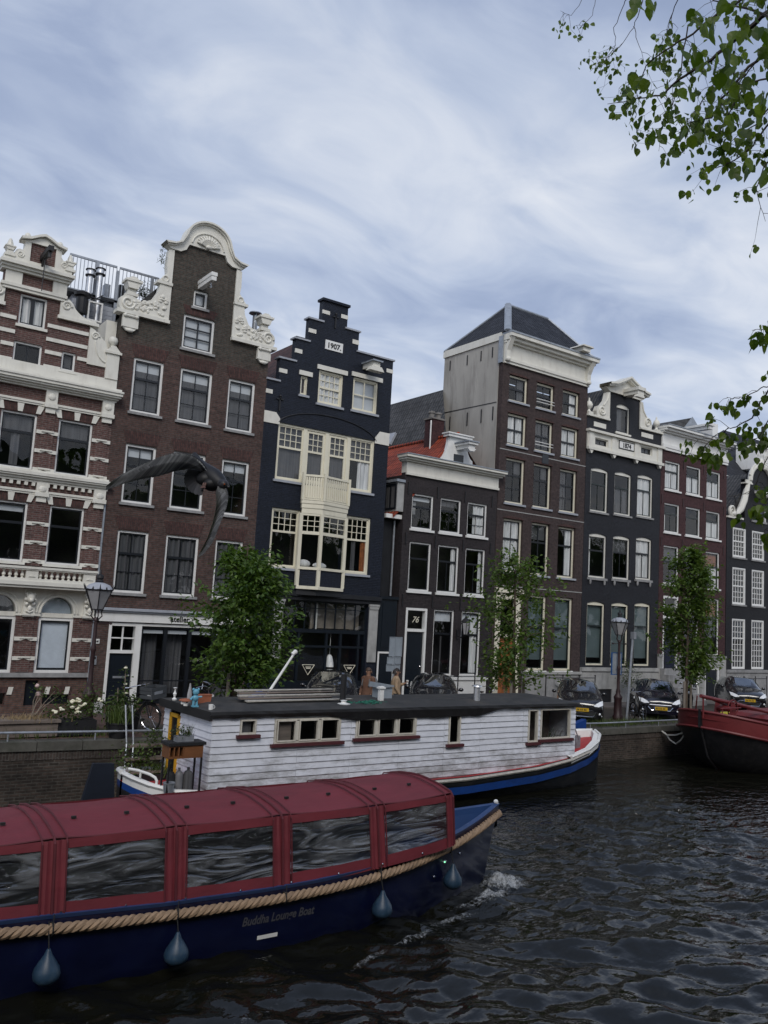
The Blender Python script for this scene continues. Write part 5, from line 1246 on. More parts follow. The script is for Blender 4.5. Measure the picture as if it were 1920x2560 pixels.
# ================================================================== TREES
basic('bark', (.10,.075,.055), .9, .3, 12., bump=.5, stretch=(1,1,.2))
basic('bark_dark', (.045,.035,.028), .9, .3, 12., bump=.5)
leafmat('leaf_dark', (.036,.080,.018), (.11,.175,.034), .34)
leafmat('leaf_mid', (.048,.092,.020), (.13,.195,.042), .38)
leafmat('leaf_over', (.035,.070,.010), (.115,.165,.022), .5)
def leaf_faces(mb, p, d, nrm, L, W):
    """a pointed leaf folded along its midrib: two faces"""
    d = d.normalized(); s = d.cross(nrm)
    if s.length < 1e-4: s = d.orthogonal()
    s.normalize(); up = s.cross(d)
    a = p; b = p+d*L; m = p+d*L*.42
    l = m+s*W*.5+up*W*.18; r = m-s*W*.5+up*W*.18
    i = len(mb.v); mb.v += [tuple(a), tuple(l), tuple(b), tuple(r)]; mb.f += [(i, i+1, i+2), (i, i+2, i+3)]
def street_tree(name, label, x, y, z0, zt, rx, shape, nl, leaf, lm, seed, lean=0., clear=1.5, group='young trees on the quay'):
    rnd = random.Random(seed); g = gz(x)
    t = thing(name, label, 'tree', (x, y, g), group)
    tr = MB(); tp = Vector((x+lean, y, zt-.3))
    tr.tube([(x, y, g-.1), (x+lean*.2, y, g+.8), (x+lean*.45, y+.03, g+2.), (x+lean*.7, y, (z0+zt)/2), tp], [.085, .07, .055, .04, .012], 8)
    cr = MB(); tips = []
    nb = 26
    for i in range(nb):
        f = i/(nb-1); zb = max(g+1.0, z0-.25)+(zt-.5-max(g+1.0, z0-.25))*f*.95; xb = x+lean*min(1, (zb-g)/(zt-g))
        a = rnd.random()*2*PI+i*2.4; rad = rx*shape(min(1, max(0, (zb+.35-z0)/(zt-z0))))*(.75+.35*rnd.random())
        tip = Vector((xb+rad*math.cos(a), y+rad*math.sin(a)*.9, zb+.25+.35*rad*rnd.random()))
        b = Vector((xb, y, zb)); mid = (b+tip)/2+Vector((0, 0, .1*rad))
        tr.tube([b, mid, tip], [.022*(1-.5*f)+.004, .014, .005], 5, cap=False)
        tips.append((b, mid, tip, rad))
    tr.build('trunk', 'bark', t, smooth=60)
    while len(cr.f) < nl*2:
        b, mid, tip, rad = rnd.choice(tips); f = rnd.random()**.55
        c = (b.lerp(mid, f*2) if f < .5 else mid.lerp(tip, f*2-1)); sp = .10+.20*rad
        c = c+Vector((rnd.gauss(0, sp), rnd.gauss(0, sp), rnd.gauss(0, sp*.8)))
        for k in range(rnd.randint(3, 6)):
            p = c+Vector((rnd.gauss(0, .07), rnd.gauss(0, .07), rnd.gauss(0, .07)))
            d = Vector((p.x-x, p.y-y, 0)).normalized()*.7+Vector((rnd.gauss(0, .6), rnd.gauss(0, .6), rnd.gauss(-.25, .5)))
            n_ = Vector((rnd.gauss(0, .55), rnd.gauss(0, .55), 1))
            leaf_faces(cr, p, d, n_, leaf*(.7+.6*rnd.random()), leaf*.62*(.7+.6*rnd.random()))
    cr.build('crown', lm, t)
    return t
tp = at(600, 1740, -6.5)
street_tree('street_tree', 'dense bushy young tree in front of the atelier shop window', 10.55, -6.5, 1.45, 5.35, 1.24, lambda f: (.75+.5*f if f < .45 else .975*max(0, 1-(f-.45)/.6)**.7+.06), 9500, .15, 'leaf_dark', 11)
street_tree('street_tree', 'thin airy young tree in front of the wooden door of the tall brown house', 21.2, -6.5, 1.35, 6.1, 1.5, lambda f: (.6+.9*f if f < .45 else 1.0*max(0, 1-(f-.45)/.62)**.9+.1), 4000, .16, 'leaf_mid', 23, lean=-.25)
street_tree('street_tree', 'slim columnar young tree in front of the plum red house', 31.0, -6.5, 1.75, 7.25, 1.18, lambda f: (.8+.7*f if f < .3 else 1.0*max(0, 1-(f-.3)/.75)**.75+.08), 7600, .17, 'leaf_mid', 31, lean=.2)
def stakes(x, lab, offs=((-.45, -.25), (.5, .1))):
    for i, (dx, dy) in enumerate(offs):
        m = MB(); g = gz(x); m.tube([(x+dx, -6.5+dy, g-.1), (x+dx, -6.5+dy, g+1.5)], .05, 8)
        single(m, 'tree_stake', 'stake_wood', lab % ('left' if i == 0 else 'right'), 'stake', 'stakes beside the young trees', loc=(x+dx, -6.5+dy, g))
basic('stake_wood', (.22,.19,.16), .85, .25, 8., stretch=(1,1,.15))
stakes(10.6, 'wooden stake %s of the bushy tree trunk'); stakes(21.2, 'wooden stake %s of the thin airy tree trunk'); stakes(31.0, 'wooden stake %s of the slim columnar tree trunk')

# foreground tree hanging into the picture at the top right
def overhang():
    rnd = random.Random(77)
    t = thing('overhanging_tree', 'large tree beside the viewer with leafy branches drooping in at the top right', 'tree', (9.5, -28.6, 1.93))
    br = MB(); lf = MB()
    def pt(q, dep): return at_dist(1360+.3376*q[0], .3376*q[1], dep)
    def pt2(q, dep): return at_dist(1680+.2532*q[0], 740+.2532*q[1], dep)
    def leaf_at(p, size):
        """linden-like leaf hanging on a short stalk"""
        d = Vector((rnd.gauss(0, .45), rnd.gauss(0, .45), -1)).normalized()
        ax = Vector((rnd.gauss(0, 1), rnd.gauss(0, 1), rnd.gauss(0, .3))).normalized(); s = d.cross(ax)
        if s.length < .1: return
        s.normalize(); u = s.cross(d); W = size*.42; L = size
        q = [p, p+s*W*.75+d*L*.12+u*W*.1, p+s*W+d*L*.38+u*W*.28, p+s*W*.72+d*L*.68+u*W*.15, p+d*L, p-s*W*.72+d*L*.68+u*W*.15, p-s*W+d*L*.38+u*W*.28, p-s*W*.75+d*L*.12+u*W*.1, p+d*L*.45]
        i = len(lf.v); lf.v += [tuple(v) for v in q]
        for a, b in ((0,1),(1,2),(2,3),(3,4),(4,5),(5,6),(6,7),(7,0)): lf.f.append((i+a, i+b, i+8))
    def cluster(p, n, size, spread):
        for k in range(n):
            q = p+Vector((rnd.gauss(0, spread), rnd.gauss(0, spread), rnd.gauss(-spread*.4, spread*.8)))
            leaf_at(q, size*(.65+.6*rnd.random()))
            if rnd.random() < .5: br.tube([p, q], .0016, 3, cap=False)
    def twig(pts, deps, r0, r1, n, lsize, fn=pt, start=.25, side=1., cl=(2, 4)):
        P = [fn(q, deps[0]+(deps[1]-deps[0])*i/(len(pts)-1)) for i, q in enumerate(pts)]
        Q = []
        for i in range(len(P)-1):
            for k in range(4): Q.append(P[i].lerp(P[i+1], k/4)+Vector((rnd.gauss(0, .006), rnd.gauss(0, .006), rnd.gauss(0, .006))))
        Q.append(P[-1]); m = len(Q)
        br.tube(Q, [r0+(r1-r0)*i/(m-1) for i in range(m)], 5, cap=False)
        for k in range(n):
            f = start+(1-start)*(k+.5*rnd.random())/n; i = min(m-2, int(f*(m-1))); p = Q[i]
            off = Vector((rnd.gauss(0, .13*side), rnd.gauss(0, .13*side), rnd.gauss(-.06, .10)*side)); e = p+off
            mid = (p+e)/2+Vector((0, 0, .02)); br.tube([p, mid, e], [.0032, .0025, .0015], 3, cap=False)
            cluster(e, rnd.randint(cl[0]+1, cl[1]+2), lsize*.98, .06*side)
    twig([(1720, 40), (1500, 220), (1380, 320), (1200, 470), (1040, 560), (880, 700), (700, 730), (470, 770)], (8., 9.5), .028, .003, 30, .085)
    twig([(1720, 330), (1520, 500), (1310, 740), (1240, 870), (1060, 910), (990, 990)], (8.5, 9.5), .018, .003, 22, .085)
    twig([(1500, -30), (1240, 130), (1100, 250), (900, 370), (760, 480), (700, 640), (590, 670)], (9, 10), .016, .003, 24, .085)
    twig([(640, -40), (590, 30), (520, 210), (530, 340), (430, 480), (340, 530)], (10.5, 11), .006, .0018, 9, .07, start=.6, cl=(1, 3))
    twig([(740, -30), (690, 130), (660, 200), (560, 350), (470, 430), (330, 420)], (10.5, 11), .006, .0018, 8, .07, start=.55, cl=(1, 3))
    twig([(1720, 850), (1600, 1000), (1480, 1150), (1330, 1230), (1220, 1260)], (8.5, 9.), .012, .003, 15, .085, start=.15)
    twig([(390, -40), (360, 110), (290, 180), (230, 190)], (11, 11), .004, .0015, 4, .065, start=.7, cl=(1, 3), side=.7)
    twig([(310, -40), (200, 120), (120, 80)], (11, 11), .004, .0015, 4, .065, start=.6, cl=(1, 3), side=.7)
    twig([(670, 190), (690, 300), (750, 480)], (10.3, 10), .005, .002, 2, .06, start=.8, cl=(1, 2), side=.6)
    twig([(1060, 200), (1010, 560), (950, 780), (870, 950), (850, 1120)], (9, 9.3), .008, .002, 14, .085, start=.3)
    twig([(1400, 500), (1250, 640), (1100, 850), (1060, 1050)], (8, 8.5), .009, .002, 12, .085)
    twig([(1720, 1080), (1600, 1300), (1570, 1420), (1640, 1640)], (8.5, 8.5), .008, .002, 9, .08, start=.2)
    twig([(1720, 560), (1480, 640), (1360, 860), (1300, 980), (1220, 1030)], (7.8, 8.2), .010, .002, 14, .085)
    twig([(1720, 700), (1600, 900), (1460, 980), (1280, 1150)], (8.2, 8.8), .010, .002, 13, .08, start=.1)
    twig([(1720, 150), (1560, 80), (1350, 20), (1180, -20)], (7, 8), .014, .004, 16, .085, start=.0)
    twig([(1720, 250), (1600, 400), (1500, 560), (1420, 650)], (6.5, 7), .010, .003, 14, .085, start=.0)
    twig([(1000, -30), (940, 120), (920, 220), (860, 330)], (9.5, 10), .006, .002, 8, .08, start=.3)
    twig([(560, 700), (640, 620), (720, 560)], (9.8, 9.6), .004, .002, 4, .08, start=0)
    # near, larger looking leaves
    for (q, s) in (((715, 20), .105), ((830, 20), .105), ((1130, 60), .10), ((1320, 20), .10), ((1100, 330), .12), ((1150, 420), .12), ((1230, 180), .11), ((1320, 520), .12), ((1360, 600), .11), ((1440, 700), .10), ((1560, 700), .10), ((1630, 720), .10), ((1500, 1180), .11), ((1460, 1260), .10), ((1590, 1290), .10), ((1640, 200), .11), ((1280, 300), .11), ((700, 520), .09), ((720, 600), .09), ((1080, 990), .1), ((850, 980), .09), ((1000, 620), .1), ((1550, 900), .1), ((1400, 900), .09), ((1440, 240), .11), ((1560, 220), .1), ((1380, 400), .12)):
        for k in range(3): leaf_at(pt((q[0]+rnd.gauss(0, 35), q[1]+rnd.gauss(0, 35)), 5.2+rnd.random()*.9), s*.95)
    # lower right cluster in front of the plum house
    twig([(1000, 880), (880, 910), (700, 1000), (600, 1010), (540, 1000)], (8, 8.6), .006, .002, 7, .085, fn=pt2, start=.3, side=.5, cl=(2, 4))
    twig([(1000, 860), (900, 1000), (790, 1210), (660, 1280), (560, 1310), (420, 1380), (230, 1590)], (8, 8.6), .010, .002, 10, .085, fn=pt2, start=.15, side=.55)
    twig([(560, 1310), (450, 1420), (350, 1480), (300, 1640)], (8.5, 8.7), .004, .0015, 5, .08, fn=pt2, start=.4, side=.4)
    twig([(420, 1380), (260, 1430), (170, 1470)], (8.5, 8.7), .003, .0015, 3, .08, fn=pt2, start=.5, side=.4)
    twig([(1000, 1150), (850, 1400), (700, 1480), (520, 1560)], (7.8, 8.2), .006, .002, 10, .085, fn=pt2, start=.15, side=.6)
    twig([(1000, 1500), (900, 1700), (760, 1950), (560, 1980)], (7.6, 8.), .005, .002, 6, .085, fn=pt2, start=.3, side=.6)
    twig([(1000, 1900), (920, 2050), (870, 2080)], (7.6, 8.), .004, .002, 4, .085, fn=pt2, start=.3, side=.6)
    twig([(1020, 260), (900, 330), (790, 340)], (7.4, 7.6), .005, .002, 6, .09, fn=pt2, start=.1, side=.6)
    twig([(1020, 780), (940, 800)], (8, 8), .003, .002, 2, .08, fn=pt2, start=.3, side=.5)
    twig([(1000, 2280), (930, 2300), (900, 2350)], (8, 8), .003, .002, 3, .08, fn=pt2, start=.3, side=.5)
    # trunk and limbs outside the picture
    base = Vector((9.5, -28.6, 1.93))
    br.tube([base-Vector((0, 0, .2)), base+Vector((0, 0, 2)), base+Vector((-.2, .2, 4.5)), base+Vector((-.5, .6, 7.5))], [.3, .25, .2, .1], 12)
    for q, dep in (((1720, 40), 8.), ((1720, 330), 8.5), ((1720, 850), 8.5), ((1720, 560), 7.8)):
        e = pt(q, dep); s = base+Vector((-.2, .2, 4.2)); br.tube([s, s.lerp(e, .5)+Vector((0, 0, .5)), e], [.09, .05, .025], 8)
    br.build('branch', 'bark_dark', t, smooth=60)
    lf.build('foliage', 'leaf_over', t)
overhang()
# unseen trees added behind the viewer for windows and car screens to mirror
def opposite_trees():
    rnd = random.Random(5); m = MB()
    for i in range(8000):
        x = -30+110*rnd.random(); y = -38+5*rnd.random(); z = 4.5+9.5*rnd.random()*(.75+.25*math.sin(x*.5))
        p = Vector((x, y, z)); d = Vector((rnd.gauss(0, 1), rnd.gauss(0, 1), rnd.gauss(0, .7))); leaf_faces(m, p, d, Vector((rnd.gauss(0, 1), rnd.gauss(0, 1), .5)), .9, .7)
    for i in range(40): m.ball((-32+2.9*i, -36+1.2*math.sin(i*2.1), 8.2+1.6*math.sin(i*1.3)), (2.6, 1.8, 4.2+.8*math.sin(i*2.7)), 12, 8)  # solid cores added so the mirrored trees read dark
    for i in range(12): x = -28+9*i; m.tube([(x, -36, 1.9), (x+.3, -36, 8)], [.3, .15], 6)
    tag(m.build('unseen_tree_row', 'leaf_dark'), 'unseen row of leafy trees added behind the viewer for dark reflections', 'trees', kind='stuff')
opposite_trees()
# ================================================================== STREET FURNITURE
def lamp(x, y, zs, label, extra=0):
    g = gz(x); t = thing('street_lamp', label, 'street lamp', (x, y, g), 'old style street lamps on the quay')
    p = MB(); p.lathe(x, y, [(.20, g), (.21, g+.12), (.16, g+.2), (.145, g+.75), (.165, g+.82), (.165, g+.88), (.085, g+1.0), (.095, g+1.08), (.06, g+1.2), (.055, g+1.9), (.072, g+1.95), (.072, g+2.0), (.05, g+2.08), (.045, zs-.02), (.07, zs), (.07, zs+.05), (.045, zs+.08)], 12)
    p.tube([(x-.38, y, zs-.06), (x+.38, y, zs-.06)], .014, 6); p.ball((x-.38, y, zs-.06), .035, 8, 6); p.ball((x+.38, y, zs-.06), .035, 8, 6)
    for sx, sy in ((1, 0), (-1, 0), (0, 1), (0, -1)):
        p.tube([(x+sx*.03, y+sy*.03, zs), (x+sx*.14, y+sy*.14, zs+.12), (x+sx*.11, y+sy*.11, zs+.22), (x+sx*.15, y+sy*.15, zs+.28)], .016, 6)
    p.build('post', 'iron_brown', t, smooth=40)
    zl = zs+.28; f = MB()
    for k in range(6):
        a = 2*PI*k/6+.3; b = 2*PI*(k+1)/6+.3; c = lambda r, w, z: (x+r*math.cos(w), y+r*math.sin(w), z)
        f.tube([c(.15, a, zl), c(.36, a, zl+.50)], .014, 5)
        f.tube([c(.15, a, zl), c(.15, b, zl)], .014, 5); f.tube([c(.36, a, zl+.5), c(.36, b, zl+.5)], .022, 5)
        f.tube([c(.37, a, zl+.5), c(.43, a, zl+.64)], [.022, .006], 5); m = (a+b)/2; f.tube([c(.32, m, zl+.5), c(.33, m, zl+.58)], [.04, .004], 5)
    f.lathe(x, y, [(.09, zl+.68), (.10, zl+.72), (.07, zl+.76), (.10, zl+.80), (.09, zl+.86), (.03, zl+.90), (.02, zl+.98), (.005, zl+1.03)], 10)
    f.build('lantern_frame', 'black_iron', t, smooth=40)
    g_ = MB(); g_.lathe(x, y, [(.148, zl+.01), (.355, zl+.5)], 6); 
    MBg = g_; xform(MBg, Matrix.Translation((x, y, 0)) @ Matrix.Rotation(.3, 4, 'Z') @ Matrix.Translation((-x, -y, 0)))
    MBg.build('lantern_glass', 'lamp_glass', t)
    MB().lathe(x, y, [(.35, zl+.51), (.27, zl+.62), (.11, zl+.68), (.02, zl+.69)], 12).build('lantern_roof', 'sill_stone', t, smooth=True)
    return t
lamp(6.58, -6.3, 2.92, 'brown cast iron street lamp in front of the striped brick house')
l2 = lamp(26.95, -6.3, 2.88, 'brown cast iron street lamp with a sign panel between the two black hatchbacks')
def sign_panel():
    t = MB(); t.box(26.72, 27.28, -6.16, -6.13, 1.62, 2.45); o = single(t, 'parking_sign', 'sign_back', 'blue edged grey sign panel mounted on the lamp post between the cars', 'sign')
    f = MB(); frame(f, 26.70, 27.30, 1.60, 2.47, -6.17, -6.12, .03); o2 = f.build('sign_edge', 'sign_blue', o)
basic('sign_blue', (.03,.10,.28), .4, .05, 3.)
sign_panel()
def traffic_sign():
    x, y = 16.55, -5.6; t = thing('traffic_sign', 'grey backs of parking signs stacked on a steel pole beside the two pedestrians', 'sign', (x, y, gz(x)))
    p = MB(); p.tube([(x, y, gz(x)), (x, y, 2.75)], .035, 8); p.build('pole', 'galvanised', t)
    for (a, b, z0, z1) in ((-.27, .24, 2.12, 2.75), (-.33, .21, 1.88, 2.10), (-.35, .20, 1.64, 1.86)):
        s = MB(); s.box(x+a, x+b, y-.06, y-.05, z0, z1); frame(s, x+a, x+b, z0, z1, y-.075, y-.06, .02); s.box(x-.03, x+.03, y-.075, y-.06, z0+.03, z1-.03); s.build('sign_plate', 'sign_back', t)
traffic_sign()
m = MB(); m.tube([(26.6, -7.0, gz(26.6)), (26.95, -6.95, 3.3)], [.05, .045], 8); m.box(26.86, 27.02, -7.05, -6.9, 3.05, 3.32)
single(m, 'mooring_pole', 'galvanised', 'slightly leaning grey steel pole right of the brown street lamp', 'pole', loc=(26.6, -7, 0), smooth=40)
# ================================================================== CARS
basic('paint_black', (.006,.006,.008), .22, .1, 2., coat=1., spec=.5); basic('paint_navy', (.006,.006,.014), .2, .1, 2., coat=1.)
basic('plate_yellow', (.55,.34,.02), .4, .05, 3.); basic('headlamp', (.78,.80,.82), .1, .2, 20., spec=1.)
basic('car_black', (.010,.010,.011), .5, .2, 6.)
basic('sheet_silver', (.50,.53,.57), .35, .25, 4.); basic('sheet_lilac', (.34,.36,.55), .4, .2, 3.)
def car(label, paint, loc, rot, screen=None, grille='loop', plate=True, seed=0):
    t = thing('parked_car', label, 'car', (0, 0, 0), 'cars parked on the quay')
    st = [(.0, [(.56,.22),(.64,.40),(.62,.58),(.46,.69),(0,.72)]), (.10, [(.74,.20),(.80,.45),(.77,.67),(.60,.77),(0,.81)]), (.45, [(.82,.20),(.87,.5),(.84,.79),(.64,.90),(0,.94)]),
          (.98, [(.84,.20),(.88,.55),(.85,.91),(.68,.99),(0,1.03)]), (1.10, [(.84,.20),(.88,.55),(.85,.93),(.67,1.06),(0,1.09)]), (1.72, [(.84,.2),(.88,.55),(.84,.97),(.60,1.38),(0,1.42)]), (1.9, [(.84,.2),(.88,.55),(.84,.98),(.60,1.42),(0,1.455)]),
          (2.6, [(.84,.2),(.88,.55),(.84,1.0),(.60,1.43),(0,1.46)]), (3.3, [(.84,.2),(.88,.55),(.83,1.02),(.57,1.37),(0,1.41)]), (3.8, [(.82,.22),(.86,.55),(.80,1.03),(.60,1.10),(0,1.14)]), (3.98, [(.70,.25),(.76,.55),(.70,.93),(.52,.97),(0,.99)])]
    secs = [[(x, y, z) for x, z in q] + [(-x, y, z) for x, z in q[-2::-1]] for y, q in st]
    b = MB(); b.loft(secs); n = len(secs[0]); b.f.append(tuple(range(n-1, -1, -1))); b.f.append(tuple(len(b.v)-n+k for k in range(n)))
    body = b.build('body', paint, t, smooth=180); md = body.modifiers.new('sub', 'SUBSURF'); md.levels = 2; md.render_levels = 2
    w = MB(); rows = []
    for f in [i/6 for i in range(7)]:
        y = 1.09+(1.76-1.09)*f; z = 1.075+(1.415-1.075)*(f**.92); hx = .665-.085*f
        rows.append([(hx*s, y+.10*abs(s)**2.2, z-.045*abs(s)**2.5+.005) for s in (-1, -.75, -.5, -.2, 0, .2, .5, .75, 1)])
    w.loft(rows); w.build('windscreen', 'glass_car', t, smooth=60)
    # something visible behind the windscreen
    d = MB(); rows2 = [[(p[0]*.985, p[1]+.035, p[2]-.05) for p in r] for r in rows]; d.loft(rows2[:(7 if screen is None else 2)]); d.build('dashboard', 'car_black', t)
    if screen:
        d = MB(); rnd = random.Random(seed)
        pts = [[(p[0]*.8+.03, p[1]+.02+rnd.gauss(0, .004), p[2]-.018) for p in r] for r in rows[1:5]]; d.loft(pts); d.build('screen_sheet', screen, t)  # coloured sheet laid just inside the windscreen
    s = MB()
    for sx in (-1, 1):
        q = [(sx*.845, 1.42, .975), (sx*.84, 2.35, .99), (sx*.632, 2.35, 1.405), (sx*.635, 1.82, 1.39)]; r = [(sx*.84, 2.42, .99), (sx*.835, 3.3, 1.02), (sx*.612, 3.12, 1.37), (sx*.632, 2.42, 1.405)]
        for k in (q, r): s.quad(*(k if sx > 0 else k[::-1]))
    s.build('side_window', 'glass_car', t)
    for yy in (.76, 3.24):
        for sx in (-1, 1):
            wh = MB(); wh.torus((sx*.78, yy, .30), .225, .085, 'X', 20, 8); wo = wh.build('wheel', 'black_rubber', t, smooth=True)
            r = MB(); r.prismx([(yy+.2*math.cos(a*PI/8), .30+.2*math.sin(a*PI/8)) for a in range(16)], sx*.79-.02, sx*.79+.02); 
            for k in range(5):
                a = 2*PI*k/5; r.tube([(sx*.83, yy, .3), (sx*.83, yy+.17*math.cos(a), .3+.17*math.sin(a))], .025, 5)
            r.build('rim', 'galvanised', wo)
    for sx in (-1, 1):
        h = MB(); pts = [(sx*.42, .055, .615), (sx*.60, .09, .60), (sx*.76, .24, .66), (sx*.775, .50, .80), (sx*.66, .34, .775), (sx*.50, .11, .70)]
        pts = [(x*1.03, y-.085, z+.02) for x, y, z in pts]; c = (sx*.63, .06, .72); ii = len(h.v); h.add(pts+[c], [(k, (k+1) % 6, 6) if sx > 0 else ((k+1) % 6, k, 6) for k in range(6)])
        h.ball((sx*.60, .14, .685), (.055, .05, .045), 8, 6)
        h.build('headlight', 'headlamp', t, smooth=60)
        g = MB(); g.tube([(sx*.58, .05, .38), (sx*.70, .10, .33), (sx*.76, .16, .27)], .014, 6); g.ball((sx*.66, .06, .36), (.045, .03, .045), 8, 6); g.build('fog_light', 'headlamp', t, smooth=True)
        mi = MB(); mi.ball((sx*.93, 1.30, 1.0), (.09, .055, .065), 10, 7); mi.tube([(sx*.82, 1.3, .96), (sx*.90, 1.3, .98)], .025, 6); mi.build('wing_mirror', paint, t, smooth=True)
    gr = MB(); P_ = [(-.36, .36), (.36, .36), (.48, .50), (.42, .575), (-.42, .575), (-.48, .50)] if grille == 'loop' else [(-.42, .26), (.42, .26), (.52, .42), (.40, .48), (-.40, .48), (-.52, .42)]
    yf = lambda x: -.045+.14*abs(x)**2.4
    gr.add([(x, yf(x), z) for x, z in P_]+[(0, yf(0)-.006, sum(z for _, z in P_)/6)], [(k, (k+1) % 6, 6) for k in range(6)]); go = gr.build('grille', 'plastic_black', t)
    ch = MB(); Q = P_ + P_[:1]; ch.tube([(x, yf(x)-.004, z) for x, z in Q], .019 if grille == 'loop' else .012, 6); ch.build('chrome_trim', 'chrome', go, smooth=True)
    em = MB(); em.tube([(-.03, -.045+.06, .66), (.0, .0, .70), (.02, -.01, .66), (.035, -.005, .62)] , .014, 6); em.build('badge', 'chrome', t)
    if plate:
        p = MB(); zc = .44 if grille == 'loop' else .50; p.box(-.26, .26, -.075, -.055, zc-.06, zc+.06); po = p.build('licence_plate', 'plate_yellow', t)
        l = MB(); rnd = random.Random(seed+3); x = -.17
        for k in range(6):
            l.box(x, x+.028, -.078, -.075, zc-.032, zc+.032); x += .05+(.03 if k in (1, 3) else 0)
        l.build('plate_marks', 'letter_black', po); MB().box(-.258, -.215, -.0775, -.075, zc-.058, zc+.058).build('plate_band', 'sign_blue', po)
    wp = MB(); wp.tube([(-.5, 1.09, 1.09), (.0, 1.06, 1.115)], .008, 4); wp.tube([(.05, 1.06, 1.115), (.55, 1.11, 1.08)], .008, 4); wp.build('wiper', 'car_black', t)
    t.location = loc; t.rotation_euler = (0, 0, R(rot))
    return t
car('black hatchback parked at the quay right of the houseboat, nose towards the canal', 'paint_black', (24.35, -6.75, gz(24)), -44, grille='low', seed=1)
car('dark navy hatchback with a chrome looped grille right of the leaning steel pole', 'paint_navy', (29.0, -6.75, gz(29)), -46, seed=2)
car('black car behind the red barge bow at the right', 'paint_black', (37.2, -5.6, gz(37)), -46, grille='low', seed=3)
car('dark car with a silver sheet behind its windscreen behind the houseboat roof', 'paint_black', (13.9, -6.0, gz(14)), -34, screen='sheet_silver', seed=4)
car('dark car with a lilac sheet in its windscreen behind the beige coated person', 'paint_black', (18.0, -6.0, gz(18)), -38, screen='sheet_lilac', seed=5)
# ================================================================== BICYCLES, SCOOTER, BIN
basic('bike_black', (.012,.012,.013), .35, .1, 6.); basic('saddle_brown', (.05,.03,.02), .6, .2, 8.); basic('crate_grey', (.05,.055,.06), .7, .2, 6.); basic('tyre', (.02,.02,.02), .8, .1, 5.)
def bike(label, loc, rot, crate=False, lean=0.):
    t = thing('bicycle', label, 'bicycle', (0, 0, 0), 'bicycles parked on the quay')
    for x in (-.52, .52):
        w = MB(); w.torus((x, 0, .34), .325, .022, 'Y', 28, 6); wo = w.build('wheel', 'tyre', t, smooth=True)
        s = MB(); s.torus((x, 0, .34), .30, .009, 'Y', 24, 4)
        for k in range(14): a = 2*PI*k/14; s.tube([(x, .02*(-1)**k, .34), (x+.3*math.cos(a), 0, .34+.3*math.sin(a))], .0025, 3, cap=False)
        s.tube([(x, -.05, .34), (x, .05, .34)], .02, 6); s.build('rim', 'chrome', wo)
        m_ = MB(); m_.torus((x, 0, .34), .36, .022, 'Y', 14, 5, R(10), R(170)); m_.build('mudguard', 'bike_black', t, smooth=True)
    f = MB(); bb = (-.02, 0, .30); st = (-.18, 0, .80); hd = (.36, 0, .92)
    for a, b, r in ((bb, st, .016), (bb, (.38, 0, .72), .018), ((-.13, 0, .62), hd, .016), (bb, (-.52, 0, .34), .011), (st, (-.52, 0, .34), .011), (hd, (.42, 0, .62), .018), ((.42, .04, .62), (.52, .04, .34), .011), ((.42, -.04, .62), (.52, -.04, .34), .011)): f.tube([a, b], r, 7)
    f.prism([(-.5, .27), (.04, .20), (.08, .32), (.02, .40), (-.5, .40)], -.05, -.03); f.build('frame', 'bike_black', t, smooth=40)
    p = MB(); p.tube([(-.02, -.12, .3), (-.02, .12, .3)], .012, 6); p.tube([(-.02, .12, .3), (.13, .12, .22)], .01, 5); p.tube([(-.02, -.12, .3), (-.17, -.12, .38)], .01, 5); p.box(.08, .18, .11, .2, .2, .23); p.box(-.22, -.12, -.2, -.11, .37, .4); p.build('pedals', 'bike_black', t)
    h = MB(); h.tube([(.35, 0, .9), (.33, 0, 1.08)], .014, 6); h.tube([(.08, -.30, 1.06), (.2, -.28, 1.10), (.33, -.14, 1.13), (.35, 0, 1.08), (.33, .14, 1.13), (.2, .28, 1.10), (.08, .30, 1.06)], .012, 7); h.tube([(.08, -.3, 1.06), (-.02, -.3, 1.05)], .018, 6); h.tube([(.08, .3, 1.06), (-.02, .3, 1.05)], .018, 6)
    h.build('handlebar', 'chrome', t, smooth=True)
    s = MB(); s.tube([st, (-.2, 0, .95)], .013, 6); s.loft([[(-.38, -.10, 1.0), (-.38, 0, 1.02), (-.38, .10, 1.0)], [(-.25, -.09, .99), (-.25, 0, 1.0), (-.25, .09, .99)], [(-.06, -.02, .985), (-.06, 0, .99), (-.06, .02, .985)]]); s.ball((-.27, 0, .975), (.13, .1, .03), 10, 6); s.build('saddle', 'saddle_brown', t, smooth=60)
    r = MB(); r.box(-.82, -.36, -.07, .07, .74, .755); r.tube([(-.8, -.06, .74), (-.55, -.05, .36)], .008, 5); r.tube([(-.8, .06, .74), (-.55, .05, .36)], .008, 5); r.build('carrier', 'bike_black', t)
    l = MB(); l.ball((.47, 0, .86), (.05, .045, .05), 8, 6); l.build('lamp', 'headlamp', t, smooth=True)
    if crate:
        c = MB(); x0, x1, z0, z1 = .42, .80, .84, 1.10
        for y in (-.27, .25):
            for z in (z0, z0+.10, z0+.19): c.box(x0, x1, y, y+.02, z, z+.075)
        for x in (x0, x1-.02):
            for z in (z0, z0+.10, z0+.19): c.box(x, x+.02, -.25, .25, z, z+.075)
        c.box(x0, x1, -.26, .26, z0-.015, z0); c.tube([(.5, -.15, z0), (.52, -.05, .40)], .01, 5); c.tube([(.5, .15, z0), (.52, .05, .40)], .01, 5); co_ = c.build('crate', 'crate_grey', t)
        MB().box(x1+.001, x1+.004, -.18, .12, z0+.10, z0+.17).build('crate_label', 'galvanised', co_)
    t.location = loc; t.rotation_euler = (R(lean), 0, R(rot)); return t
bike('black bicycle with a big grey crate on the front, left of the houseboat cabin', (7.55, -7.0, gz(8)+.10), -62, True, 5)
